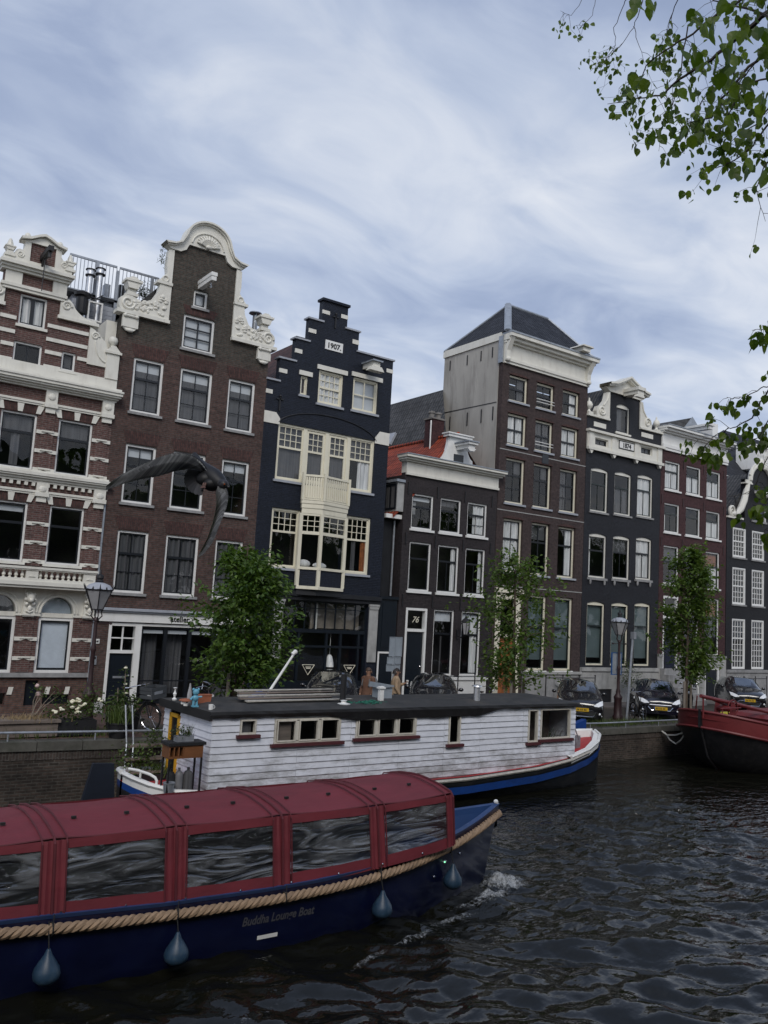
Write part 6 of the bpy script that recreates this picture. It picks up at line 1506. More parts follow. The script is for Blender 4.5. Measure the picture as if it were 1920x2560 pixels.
bike('black bicycle leaning by the staked tree, handlebar showing above the houseboat roof', (9.35, -6.9, gz(9)), 20, False, -6)
bike('bicycle lying close to the trunk of the bushy tree', (10.3, -5.6, gz(10)), 160, False, 7)
bike('dark bicycle parked beside the leaning steel pole left of the navy car', (27.35, -6.9, gz(27)), 58, False, 4)
bike('bicycle parked behind the thin airy tree', (20.6, -5.5, gz(20)), 15, False, 5)
bike('silver handled bicycle at the right end beside the black car', (39.4, -6.2, gz(39)), 70, False, 5)
def scooter(label, loc, rot, col):
    t = thing('scooter', label, 'scooter', (0, 0, 0), 'scooters parked behind the slim tree')
    for x in (-.6, .6):
        w = MB(); w.torus((x, 0, .22), .165, .06, 'Y', 18, 8); wo = w.build('wheel', 'tyre', t, smooth=True); MB().prism([(x+.11*math.cos(a*PI/6), .22+.11*math.sin(a*PI/6)) for a in range(12)], -.02, .02).build('rim', 'galvanised', wo)
    b = MB(); b.loft([[(-.85, -.12, .55), (-.85, 0, .62), (-.85, .12, .55), (-.8, .1, .45), (-.8, -.1, .45)], [(-.5, -.18, .62), (-.5, 0, .74), (-.5, .18, .62), (-.5, .16, .36), (-.5, -.16, .36)], [(-.12, -.17, .58), (-.12, 0, .72), (-.12, .17, .58), (-.12, .15, .28), (-.12, -.15, .28)], [(.0, -.16, .3), (.0, 0, .32), (.0, .16, .3), (.0, .15, .22), (.0, -.15, .22)], [(.32, -.17, .3), (.32, 0, .32), (.32, .17, .3), (.32, .15, .22), (.32, -.15, .22)]], closed=True, cap=True)
    b.loft([[(.32, -.18, .24), (.36, 0, .24), (.32, .18, .24), (.38, .0, .22)], [(.42, -.20, .65), (.52, 0, .65), (.42, .20, .65), (.40, 0, .63)], [(.36, -.14, .95), (.44, 0, .97), (.36, .14, .95), (.34, 0, .93)]], closed=True, cap=True); b.build('body', col, t, smooth=50)
    s = MB(); s.loft([[(-.85, -.1, .66), (-.85, 0, .7), (-.85, .1, .66)], [(-.5, -.15, .74), (-.5, 0, .80), (-.5, .15, .74)], [(-.12, -.13, .70), (-.12, 0, .76), (-.12, .13, .70)]]); s.build('seat', 'black_rubber', t, smooth=True)
    h = MB(); h.tube([(.36, -.32, 1.0), (.38, -.1, 1.03), (.38, .1, 1.03), (.36, .32, 1.0)], .018, 7); h.tube([(.40, 0, .6), (.38, 0, 1.03)], .025, 7); h.ball((.42, 0, .98), (.08, .1, .08)); h.tube([(.5, 0, .6), (.6, 0, .22)], .03, 6); h.build('handlebar', 'black_rubber', t, smooth=True)
    m_ = MB()
    for sy in (-1, 1): m_.tube([(.36, sy*.2, 1.02), (.36, sy*.3, 1.2)], .008, 5); m_.ball((.37, sy*.33, 1.24), (.015, .07, .045), 8, 6)
    m_.build('mirror', 'chrome', t, smooth=True); MB().ball((.52, 0, .86), (.04, .07, .07), 8, 6).build('headlight', 'headlamp', t, smooth=True)
    t.location = loc; t.rotation_euler = (0, 0, R(rot))
scooter('black scooter with round mirror between the navy car and the slim tree stake', (31.6, -4.6, gz(31)), 215, 'paint_black')
scooter('dark scooter with pale windshield behind the slim columnar tree', (33.4, -4.9, gz(33)), 225, 'paint_navy')
b = MB(); b.box(42.0, 43.3, -5.6, -4.5, 0, 1.25); b.prism([(41.95, 1.251), (43.35, 1.251), (43.2, 1.42), (42.1, 1.42)], -5.65, -4.45); b.box(42.0, 43.3, -5.63, -5.6, .8, .84)
basic('bin_green', (.010,.035,.028), .5, .1, 4.); single(b, 'waste_container', 'bin_green', 'dark green waste container at the right edge behind the red barge', 'container', loc=(42.6, -5, 0))
y = MB(); y.prismz([(31.6, -7.4), (33.2, -7.5), (33.3, -7.0), (31.6, -6.9)], .0, .16); basic('yellow_plastic', (.50,.42,.02), .45, .1, 3.); single(y, 'yellow_board', 'yellow_plastic', 'flat bright yellow board lying on the quay edge by the barge bow', 'board', loc=(32.4, -7.2, 0))
# street clutter: black iron railings of the far houses
def iron_rail(x0, x1, y, z0, z1, label):
    m = MB(); m.tube([(x0, y, z1), (x1, y, z1)], .022, 6)
    for k in range(int((x1-x0)/.9)+1): x = x0+(x1-x0)*k/max(1, int((x1-x0)/.9)); m.tube([(x, y, z0), (x, y, z1+.06)], .025, 6); m.ball((x, y, z1+.1), .04, 8, 6)
    single(m, 'area_railing', 'black_iron', label, 'railing', loc=(x0, y, z0))
iron_rail(22.2, 25.9, -1.2, 0, 1.05, 'black iron railing in front of the white base of the low charcoal house')
iron_rail(28.3, 31.6, -1.2, 0, 1.0, 'black iron railing before the grey plinth of the tall brown house')
iron_rail(44.3, 46.6, -1.0, 0, .95, 'black iron railing before the black bell gable house')
# ================================================================== PLANTS
basic('pot_black', (.010,.010,.012), .6, .2, 4.); basic('trough_wood', (.16,.13,.11), .85, .3, 8., stretch=(.2,1,1)); basic('straw', (.30,.22,.12), .9, .3, 20.); basic('petal', (.75,.72,.55), .6, .06, 8.); basic('petal_pink', (.62,.45,.42), .6, .08, 8.); basic('stem_dry', (.22,.18,.14), .9, .2, 8.)
leafmat('leaf_pot', (.03,.06,.012), (.09,.13,.03), .3); leafmat('grass', (.04,.07,.015), (.10,.13,.04), .3)
def blades(mb, c, n, sp, h, rnd, w=.012):
    for i in range(n):
        p = Vector((c[0]+rnd.gauss(0, sp[0]), c[1]+rnd.gauss(0, sp[1]), c[2])); d = Vector((rnd.gauss(0, .25), rnd.gauss(0, .25), 1))*h*(.5+.7*rnd.random()); s = Vector((rnd.gauss(0, 1), rnd.gauss(0, 1), 0)).normalized()*w
        mb.quad(p-s, p+s, p+d*.6+s*.6+Vector((0, 0, 0)), p+d*.6-s*.6); mb.tri(p+d*.6-s*.6, p+d*.6+s*.6, p+d+Vector((d.x*.4, d.y*.4, -.02)))
def leafblob(mb, c, r, n, L, rnd):
    for i in range(n):
        p = Vector((c[0]+rnd.gauss(0, r[0]), c[1]+rnd.gauss(0, r[1]), c[2]+rnd.gauss(0, r[2]))); leaf_faces(mb, p, Vector((rnd.gauss(0, 1), rnd.gauss(0, 1), rnd.gauss(0, .6))), Vector((rnd.gauss(0, .5), rnd.gauss(0, .5), 1)), L*(.6+.7*rnd.random()), L*.6)
def plants():
    rnd = random.Random(4); g = lambda x: gz(x)
    t = thing('planter', 'weathered trough with dry straw and bare stems at the far left of the quay', 'planter', (5.0, -7.35, .3))
    m = MB(); m.box(4.1, 5.55, -7.6, -7.1, .29, .66); m.box(4.05, 5.6, -7.65, -7.05, .60, .665); m.build('trough', 'trough_wood', t)
    s = MB(); blades(s, (4.9, -7.35, .6), 420, (.3, .13), .2, rnd, .008); s.build('straw', 'straw', t)
    s = MB(); tips = []
    for i in range(7):
        a = Vector((5.0+rnd.gauss(0, .05), -7.35, .62)); e = Vector((5.25+rnd.gauss(.15, .22), -7.35+rnd.gauss(0, .1), 1.15+.3*rnd.random())); s.tube([a, a.lerp(e, .5)+Vector((rnd.gauss(0, .05), 0, .06)), e], [.012, .009, .005], 5); tips.append(e)
    s.build('stems', 'stem_dry', t)
    f = MB(); f.ball(tips[0], (.07, .07, .06), 8, 6); f.ball(tips[2]+Vector((-.03, 0, .05)), (.05, .05, .05), 8, 6); f.build('blossom', 'petal_pink', t, smooth=True)
    l = MB(); 
    for e in tips: leafblob(l, e, (.1, .08, .06), 14, .08, rnd)
    l.build('leaves', 'leaf_pot', t)
    t = thing('rose_pot', 'black trough planted with white roses beside the street lamp', 'plant pot', (5.95, -7.3, .3), 'flower pots on the quay edge')
    MB().box(5.5, 6.45, -7.55, -7.05, .28, .62).build('trough', 'pot_black', t)
    l = MB(); leafblob(l, (5.95, -7.3, .82), (.28, .16, .14), 520, .085, rnd); leafblob(l, (6.3, -7.2, 1.05), (.14, .12, .16), 200, .08, rnd); leafblob(l, (5.45, -7.3, .72), (.12, .1, .08), 80, .08, rnd); l.build('leaves', 'leaf_pot', t)
    f = MB()
    for (x, z) in ((5.86, 1.06), (5.94, 1.10), (6.03, 1.07), (6.02, .93), (6.12, .99), (6.0, .82), (5.62, .88), (5.5, .82), (6.5, 1.07), (5.97, .88), (5.87, .92)):
        for k in range(5): f.ball((x+rnd.gauss(0, .025), -7.5+rnd.gauss(0, .03), z+rnd.gauss(0, .02)), (.04, .035, .028), 7, 5)
    f.build('blossom', 'petal', t, smooth=True)
    t = thing('plant_bucket', 'black bucket with tall grass on the quay edge left of the boat steps', 'plant pot', (6.85, -7.75, .25), 'flower pots on the quay edge')
    MB().lathe(6.88, -7.8, [(.19, .24), (.24, .55), (.26, .56), (.26, .6), (.2, .59)], 14).build('bucket', 'pot_black', t, smooth=40)
    l = MB(); blades(l, (6.88, -7.8, .58), 260, (.12, .12), .4, rnd); l.build('grass', 'grass', t)
    t = thing('tall_plant', 'tall leafy plant with small white flowers in front of the dark shop door', 'plant', (7.2, -6.9, .25))
    l = MB(); s = MB(); leafblob(l, (7.0, -6.9, .85), (.2, .16, .16), 260, .1, rnd)
    for x, z in ((7.25, 1.85), (7.1, 1.3)):
        s.tube([(x-.05, -6.9, .25), (x+.02, -6.9, z*.6), (x, -6.9, z)], .012, 5)
        for k in range(9): leafblob(l, (x, -6.9, z*(.45+.55*k/9)), (.07, .06, .04), 9, .09, rnd)
    MB().lathe(7.1, -6.9, [(.2, .22), (.24, .6), (.2, .62)], 12).build('pot', 'pot_black', t)
    l.build('leaves', 'leaf_pot', t); s.build('stems', 'stem_dry', t); f = MB()
    for x, z in ((7.3, 1.18), (7.25, 1.4), (7.22, 1.8)): f.ball((x, -6.98, z), (.05, .04, .03), 7, 5)
    f.build('blossom', 'petal', t, smooth=True)
    t = thing('potted_shrub', 'low green shrub in a pot between tall plant and crate bicycle', 'plant', (7.6, -6.4, .2))
    MB().lathe(7.65, -6.4, [(.2, .2), (.25, .6), (.2, .62)], 12).build('pot', 'pot_black', t); l = MB(); leafblob(l, (7.65, -6.4, .82), (.2, .18, .14), 300, .1, rnd); l.build('leaves', 'leaf_pot', t)
    m = MB()
    for x in [i*.5+3 for i in range(60)]:
        if rnd.random() < .75: blades(m, (x+rnd.random()*.5, QY+.55+rnd.random()*.5, gz(x)), 26, (.22, .12), .13, rnd, .007)
    for x in [3.5, 4.6, 5.2, 6.4, 24.5, 25.2, 26.2, 27.5]: blades(m, (x, QY+.7, gz(x)), 160, (.4, .2), .26, rnd, .009)
    o = m.build('grass_verge', 'grass'); tag(o, 'short grass and weeds growing along the quay edge', 'grass', kind='stuff')
    for nm, x, y, h, lab in (('garden_shrub', 25.6, -1.5, 1.6, 'loose green shrub against the grey plinth behind the first black hatchback'), ('garden_shrub', 34.9, -.6, 1.55, 'small shrub against the pale stone plinth of the 1874 house')):
        t = thing(nm, lab, 'shrub', (x, y, 0)); s = MB(); l = MB()
        if x > 30: x = 35.0
        for k in range(9):
            e = Vector((x+rnd.gauss(0, .3), y+rnd.gauss(0, .15), h*(.6+.5*rnd.random()))); s.tube([(x, y, -.05), (x+(e.x-x)*.4, y, h*.4), e], [.015, .01, .004], 5); leafblob(l, e, (.15, .12, .16), 40, .09, rnd); leafblob(l, (x+(e.x-x)*.5, y, h*.5), (.14, .12, .16), 25, .09, rnd)
        s.build('stems', 'stem_dry', t); l.build('leaves', 'leaf_pot', t)
    m = MB(); m.box(25.2, 26.6, -5.5, -5.1, gz(25), gz(25)+.55)
    for k in range(4): m.box(25.2, 26.6, -5.52, -5.5, gz(25)+.02+k*.14, gz(25)+.13+k*.14)
    single(m, 'wooden_bench', 'plank_warm', 'low box of warm brown boards between the first hatchback and the lamp post', 'bench', loc=(25.9, -5.3, gz(25)))
basic('plank_warm', (.22,.15,.10), .8, .2, 6., stretch=(.2,1,1))
plants()
# ================================================================== HOUSEBOAT
def boards(name, base, dark, ax=0):
    m, n, b, out = nt(name)
    g = N(n, 'ShaderNodeNewGeometry'); sp = N(n, 'ShaderNodeSeparateXYZ'); n.links.new(g.outputs['Position'], sp.inputs[0])
    no = N(n, 'ShaderNodeTexNoise', Scale=1., Detail=7., Roughness=.7)
    mp = N(n, 'ShaderNodeMapping'); mp.inputs['Scale'].default_value = (1.6, 1.6, 5.); n.links.new(g.outputs['Position'], mp.inputs[0]); n.links.new(mp.outputs[0], no.inputs['Vector'])
    lo = N(n, 'ShaderNodeMapRange'); n.links.new(sp.outputs[2], lo.inputs[0]); lo.inputs[1].default_value = -.45; lo.inputs[2].default_value = .45; lo.inputs[3].default_value = .16; lo.inputs[4].default_value = -.06
    ad = N(n, 'ShaderNodeMath', operation='ADD'); n.links.new(no.outputs[0], ad.inputs[0]); n.links.new(lo.outputs[0], ad.inputs[1])
    c = mixc(n, ramp(n, ad.outputs[0], [(.52, 0.), (.74, .85)]), base, dark)
    n2 = N(n, 'ShaderNodeTexNoise', Scale=6., Detail=5.); n.links.new(g.outputs['Position'], n2.inputs['Vector'])
    c = mixc(n, 1., c, ramp(n, n2.outputs[0], [(.3, .9), (.7, 1.06)]), 'MULTIPLY')
    n.links.new(c, b.inputs['Base Color']); b.inputs['Roughness'].default_value = .55
    return m
boards('boat_boards', (.66,.68,.74), (.25,.25,.25))
basic('red_deck', (.40,.030,.035), .55, .2, 3., dirt=((.10,.05,.045), 3., .7, (1,1,1))); basic('red_sill', (.075,.018,.022), .6, .2, 5.)
basic('tar_roof', (.030,.030,.030), .75, .35, 2.5, bump=.5, dirt=((.09,.08,.07), 1.5, .7, (1,1,1))); basic('tar_edge', (.012,.012,.013), .6, .3, 3., bump=.6)
basic('hull_black', (.012,.014,.017), .4, .3, 2., dirt=((.06,.055,.05), 1.2, .6, (1,1,3.))); basic('blue_paint', (.012,.055,.24), .35, .2, 2., dirt=((.02,.03,.08), 2., .6, (1,1,2)))
basic('yellow_paint', (.55,.30,.02), .5, .1, 4.); basic('old_window', (.60,.57,.50), .55, .08, 6., dirt=((.30,.27,.22), 5., .6)); basic('table_wood', (.16,.065,.025), .5, .3, 6., stretch=(.3,1,1))
basic('rudder_blue', (.010,.014,.024), .5, .2, 2.); basic('suit_grey', (.16,.16,.17), .6, .2, 4.); basic('green_net', (.010,.13,.085), .7, .3, 20., bump=.6); basic('toy_blue', (.12,.34,.46), .5, .15, 8.); basic('terracotta', (.30,.10,.05), .7, .15, 6.)
basic('old_white_wood', (.42,.40,.36), .8, .2, 8.)
def hull_lines(st, cy, bottom, fl):
    """st: (x, half beam, sheer z) -> sections from keel to both gunwales"""
    return st
def houseboat():
    h = thing('houseboat', 'white boarded houseboat with tar roof, red deck and blue black hull moored at the quay', 'houseboat', (13.5, -9.65, WATER))
    cy = -9.68
    st = [(6.42,.06,-.22),(6.50,.5,-.25),(6.70,.92,-.31),(7.15,1.28,-.41),(8.3,1.46,-.50),(11,1.52,-.56),(15,1.52,-.55),(17.6,1.50,-.44),(19,1.42,-.30),(20,1.20,-.16),(20.8,.86,-.02),(21.35,.46,.10),(21.6,.05,.16)]
    def side(x, hb, sh, sgn):
        d = min(1., hb/1.2)
        return [(x, cy+sgn*hb, sh), (x, cy+sgn*hb*1.0, sh-.16), (x, cy+sgn*hb*.97, sh-.30), (x, cy+sgn*hb*.86, min(sh-.5, WATER+.12)), (x, cy+sgn*hb*.62, WATER-.35), (x, cy, WATER-.6)]
    hu = MB(); bl = MB(); wh = MB()
    for sgn in (-1, 1):
        S = [side(*q, sgn) for q in st]; hu.loft([s[2:] for s in S]); bl.loft([[(p[0], p[1]+sgn*.004, p[2]) for p in s[1:3]] for s in S[:5]]); hu.loft([s[1:3] for s in S[4:]])
        
        hu.loft([s[:2] for s in S[3:9]])
        wh.loft([[(p[0], p[1]+sgn*.006, p[2]) for p in s[:2]] for s in S[:4]]); wh.loft([[(p[0], p[1]+sgn*.006, p[2]) for p in s[:2]] for s in S[8:]])
    hu.build('hull', 'hull_black', h, smooth=60); bl.build('blue_band', 'blue_paint', h, smooth=60)
    # bulwark caps, white at both ends
    for k, (a, b) in enumerate(((0, 5), (8, len(st)))):
        for sgn in (-1, 1):
            P_ = [Vector((x, cy+sgn*hb, sh+.02)) for x, hb, sh in st[a:b]]; wh.tube(P_, .05, 6)
            inner = [[(x, cy+sgn*hb*.98, sh+.01), (x+(.10 if k == 0 else -.10)*(1 if hb < 1.1 else 0), cy+sgn*max(0, hb-.16), sh+.03), (x+(.12 if k == 0 else -.12)*(1 if hb < 1.1 else 0), cy+sgn*max(0, hb-.20), sh-.18)] for x, hb, sh in st[a:b]]
            wh.loft(inner)
    wh.build('bulwark', 'white_clean', h, smooth=50)
    st2 = [(x, hb, sh) for x, hb, sh in st]
    ru = MB(); ru.tube([(x, cy-hb-.02, sh-.06) for x, hb, sh in st[3:10]], .045, 6); ru.build('rubbing_strake', 'old_white_wood', h)
    b2 = MB(); b2.loft([[(x, cy-hb*.985-.025, sh-.24), (x, cy-hb*.955-.03, sh-.44)] for x, hb, sh in st[5:12]]); b2.build('blue_stripe', 'blue_paint', h)
    dk = MB(); dk.loft([[(x, cy-hb*.97, sh-.05 if 3 < i < 9 else sh-.16), (x, cy, sh-.02 if 3 < i < 9 else sh-.14), (x, cy+hb*.97, sh-.05 if 3 < i < 9 else sh-.16)] for i, (x, hb, sh) in enumerate(st)]); dk.build('deck', 'red_deck', h)
    # cabin: lapped boards on all sides
    NY, FY = -10.92, -8.45; ZT = 1.10
    plan = []
    floor = lambda x: -.56 if x < 15 else -.56+.20*(x-15)/4.3
    c = MB(); nrow = 11
    ops = {}
    def op(px0, py0, px1, py1, py2=None, py3=None):
        a = at(px0, py0, NY); b = at(px1, py1, NY); return a.x, b.x, a.z, b.z
    holes = []
    wins = []
    for (pxa, pya, pxb, pyb, n) in ((599, 1802, 641, 1836, 1), (684, 1798, 852, 1855, 3), (888, 1795, 1041, 1841, 3), (1120, 1788, 1152, 1859, 1), (1319, 1777, 1345, 1855, 1), (1350, 1772, 1426, 1846, 1)):
        lo = at(pxa, pyb, NY); hi = at(pxb, pya, NY); lo2 = at(pxb, pyb, NY); zt = min(ZT-.03, (at(pxa, pya, NY).z+hi.z)/2+.03); zb = (lo.z+lo2.z)/2
        wins.append((lo.x, hi.x, zb, zt, n)); holes.append((lo.x, hi.x, zb, zt))
    bw = MB(); bw.cells([(7.86, 19.32, -.36, ZT)], holes, y0=NY+.015, t=.06); bw.prism([(7.86, -.6), (15, -.6), (19.32, -.40), (19.32, -.36), (7.86, -.36)], NY+.015, NY+.07)
    bw.build('cabin_wall', 'boat_boards', h)
    lap = MB(); z = -.56; bh = .148; k = 0
    while z < ZT-.02:
        segs = [(7.86, 19.32)]
        for (a, b, c0, c1) in holes:
            if z+bh > c0+.0 and z < c1:
                segs = [t for s in segs for t in ((s[0], min(s[1], a-.01)), (max(s[0], b+.01), s[1])) if t[1]-t[0] > .02]
        for a, b in segs:
            cuts = [a] + [q for q in (10.0, 11.45, 12.9, 14.35, 15.6, 17.2) if a+.1 < q < b-.1] + [b]
            for u, v in zip(cuts, cuts[1:]):
                j = random.uniform(-.006, .006); d0 = random.uniform(0, .008)
                lap.add([(u+.004, NY-.012-d0, z+j), (v-.004, NY-.012-d0+random.uniform(-.004, .004), z+j+random.uniform(-.008, .008)), (v-.004, NY+.012, z+bh), (u+.004, NY+.012, z+bh), (u+.004, NY+.015, z+j), (v-.004, NY+.015, z+j)], [(0,1,2,3), (0,4,5,1), (0,3,4), (1,5,2)])
        z += bh
    lap.build('cladding', 'boat_boards', h)
    # canted stern wall with the yellow door, plus plain far walls
    e = MB(); A = Vector((7.86, NY, 0)); B = Vector((7.75, FY, 0))
    def lapw(P, Q, z0, z1, gap=None):
        zz = z0
        d = (Q-P); nn = Vector((d.y, -d.x, 0)).normalized(); nn = nn if nn.y < 0 or nn.x < 0 else -nn
        while zz < z1-.02:
            for (s0, s1) in ([(0, 1)] if gap is None or zz > gap[2] else [(0, gap[0]), (gap[1], 1)]):
                u = P+d*s0; v = P+d*s1
                e.add([u+nn*.014+Vector((0,0,zz)), v+nn*.014+Vector((0,0,zz)), v-nn*.008+Vector((0,0,zz+bh)), u-nn*.008+Vector((0,0,zz+bh)), u-nn*.02+Vector((0,0,zz)), v-nn*.02+Vector((0,0,zz))], [(0,1,2,3), (0,4,5,1), (0,3,4), (1,5,2)])
            zz += bh
    lapw(B, A, -.56, ZT, (.14, .36, .95)); lapw(A+Vector((11.46, 0, 0)), Vector((19.32, FY, 0)), -.4, ZT)
    e.build('cladding', 'boat_boards', h)
    cr = MB(); cr.box(7.80, 19.30, FY, FY+.04, -.56, ZT); cr.build('cabin_wall', 'boat_boards', h)
    inn = MB(); inn.box(8.0, 18.0, NY+.75, NY+.8, -.5, 1.05); inn.build('interior', 'interior', h)
    d = (A-B); f = MB(); nn = Vector((-.999, -.045, 0))
    def onw(s, z, o): p = B+d*s+nn*o; return (p.x, p.y, z)
    for s0, s1, z0, z1 in ((.14, .18, -.5, .95), (.32, .36, -.5, .95), (.14, .36, .86, .95)):
        f.add([onw(s0, z0, .03), onw(s1, z0, .03), onw(s1, z1, .03), onw(s0, z1, .03), onw(s0, z0, -.02), onw(s1, z0, -.02), onw(s1, z1, -.02), onw(s0, z1, -.02)], [(0,1,2,3), (0,4,5,1), (1,5,6,2), (2,6,7,3), (3,7,4,0)])
    fo = f.build('door_frame', 'yellow_paint', h)
    dm = MB(); dm.quad(onw(.18, -.5, .0), onw(.32, -.5, .0), onw(.32, .86, .0), onw(.18, .86, .0)); dm.build('door', 'dark_door', h)
    # windows with old cream casements
    for i, (a, b, c0, c1, n) in enumerate(wins):
        w = MB(); frame(w, a, b, c0, c1, NY-.03, NY+.07, .034)
        for k in range(1, n): x = a+(b-a)*k/n; w.box(x-.03, x+.03, NY-.028, NY+.07, c0+.055, c1-.055)
        for k in range(n):
            u = a+(b-a)*k/n+(.055 if k == 0 else .04); v = a+(b-a)*(k+1)/n-(.055 if k == n-1 else .04)
            if i in (1, 2): frame(w, u, v, c0+.034, c1-.034, NY-.045, NY+.02, .026)
        wo = w.build('window', 'old_window', h)
        g = MB(); g.quad((a+.05, NY+.03, c0+.05), (b-.05, NY+.03, c0+.05), (b-.05, NY+.03, c1-.05), (a+.05, NY+.03, c1-.05)); g.build('pane', 'glass', wo)
        s = MB(); s.box(a-.09, b+.09, NY-.09, NY+.0, c0-.075, c0-.004); s.build('sill', 'red_sill', wo)
        if i == 0: MB().box(a+.07, b-.07, NY+.1, NY+.11, c0, c1).build('curtain', 'curtain_grey', wo)
        if i == 1: MB().box(a+.1, a+(b-a)/3-.1, NY+.1, NY+.11, c0, c1).build('curtain', 'trough_wood', wo)
    MB().box(17.5, 19.2, -10.0, -9.95, -.3, 1.0).build('inner_wall', 'trough_wood', h); iv = MB(); blades(iv, (18.6, -10.5, .0), 60, (.25, .1), .5, random.Random(3), .012); iv.build('indoor_plant', 'weed', h)
    # roof: tarred felt with a drooping black edge
    r = MB(); ov = .10
    ring = [(7.86-.08, NY-ov), (19.32+.08, NY-ov), (19.42, FY+.1), (7.64, FY+.1), (7.70, -9.68)]
    r.prismz(ring[::1], 1.16, 1.22); mid = [(8.3, -10.3), (19.1, -10.3), (19.1, -9.1), (8.1, -9.1), (8.12, -9.7)]
    r.loft([[(x, y, 1.221) for x, y in ring], [(x, y, 1.30) for x, y in mid]], closed=True); r.f.append(tuple(len(r.v)-5+k for k in range(5))); r.build('roof', 'tar_roof', h, fix=True)
    e = MB(); rnd = random.Random(2); xs = [7.75+.2*i for i in range(59)]
    prof = lambda x: (.25 if 11.6 < x < 15.3 else .12+.13*max(0, (x-10.6)) if x < 11.6 else max(.10, .26-.16*(x-15.3)) if x < 16.3 else .09)
    e.loft([[(x, NY-ov-.012-rnd.random()*.012, 1.225), (x, NY-ov-.02-rnd.random()*.02, 1.16), (x, NY-.055-rnd.random()*.02, 1.215-prof(x)-rnd.random()*.03)] for x in xs]); e.loft([[(7.62, FY+.08, 1.225), (7.63, FY+.08, 1.04)], [(7.68, -9.7, 1.225), (7.69, -9.7, 1.03)], [(7.75, NY-ov-.015, 1.225), (7.76, NY-ov-.015, 1.03)]]); e.build('roof_edge', 'tar_edge', h)
    rl = MB(); s0 = st[0]
    rl.tube([at(322, 1922, -10.1), at(345, 1926, -10.3), at(375, 1936, -10.5), at(388, 1944, -10.6), at(392, 1952, -10.65), at(391, 1966, -10.65)], .03, 8); rl.tube([at(352, 1927, -10.35), at(350, 1945, -10.35)], .022, 6); rl.build('bow_rail', 'white_clean', h, smooth=True)
    ru = MB(); a = at(232, 1908, -9.9); b = at(284, 1908, -9.9); c_ = at(284, 2030, -9.9); d_ = at(190, 2045, -9.9)
    ru.prism([(a.x, a.z), (b.x, b.z), (c_.x, c_.z), (d_.x, d_.z)], -9.95, -9.85); ru.build('rudder', 'rudder_blue', h)
    cl = MB(); cl.box(20.25, 20.45, -10.15, -9.95, -.25, .12); cl.build('winch_box', 'galvanised', h); MB().tube([(19.5, -10.6, .75), (20.15, -10.35, .05)], .02, 6).build('stay', 'galvanised', h)
    q = at(1440, 1815, -8.7); MB().prism([(q.x-.45, q.z-.25), (q.x+.4, q.z-.25), (q.x+.38, q.z+.22), (q.x-.45, q.z+.0)], -8.8, -8.6).build('leeboard', 'blue_paint', h)
houseboat()
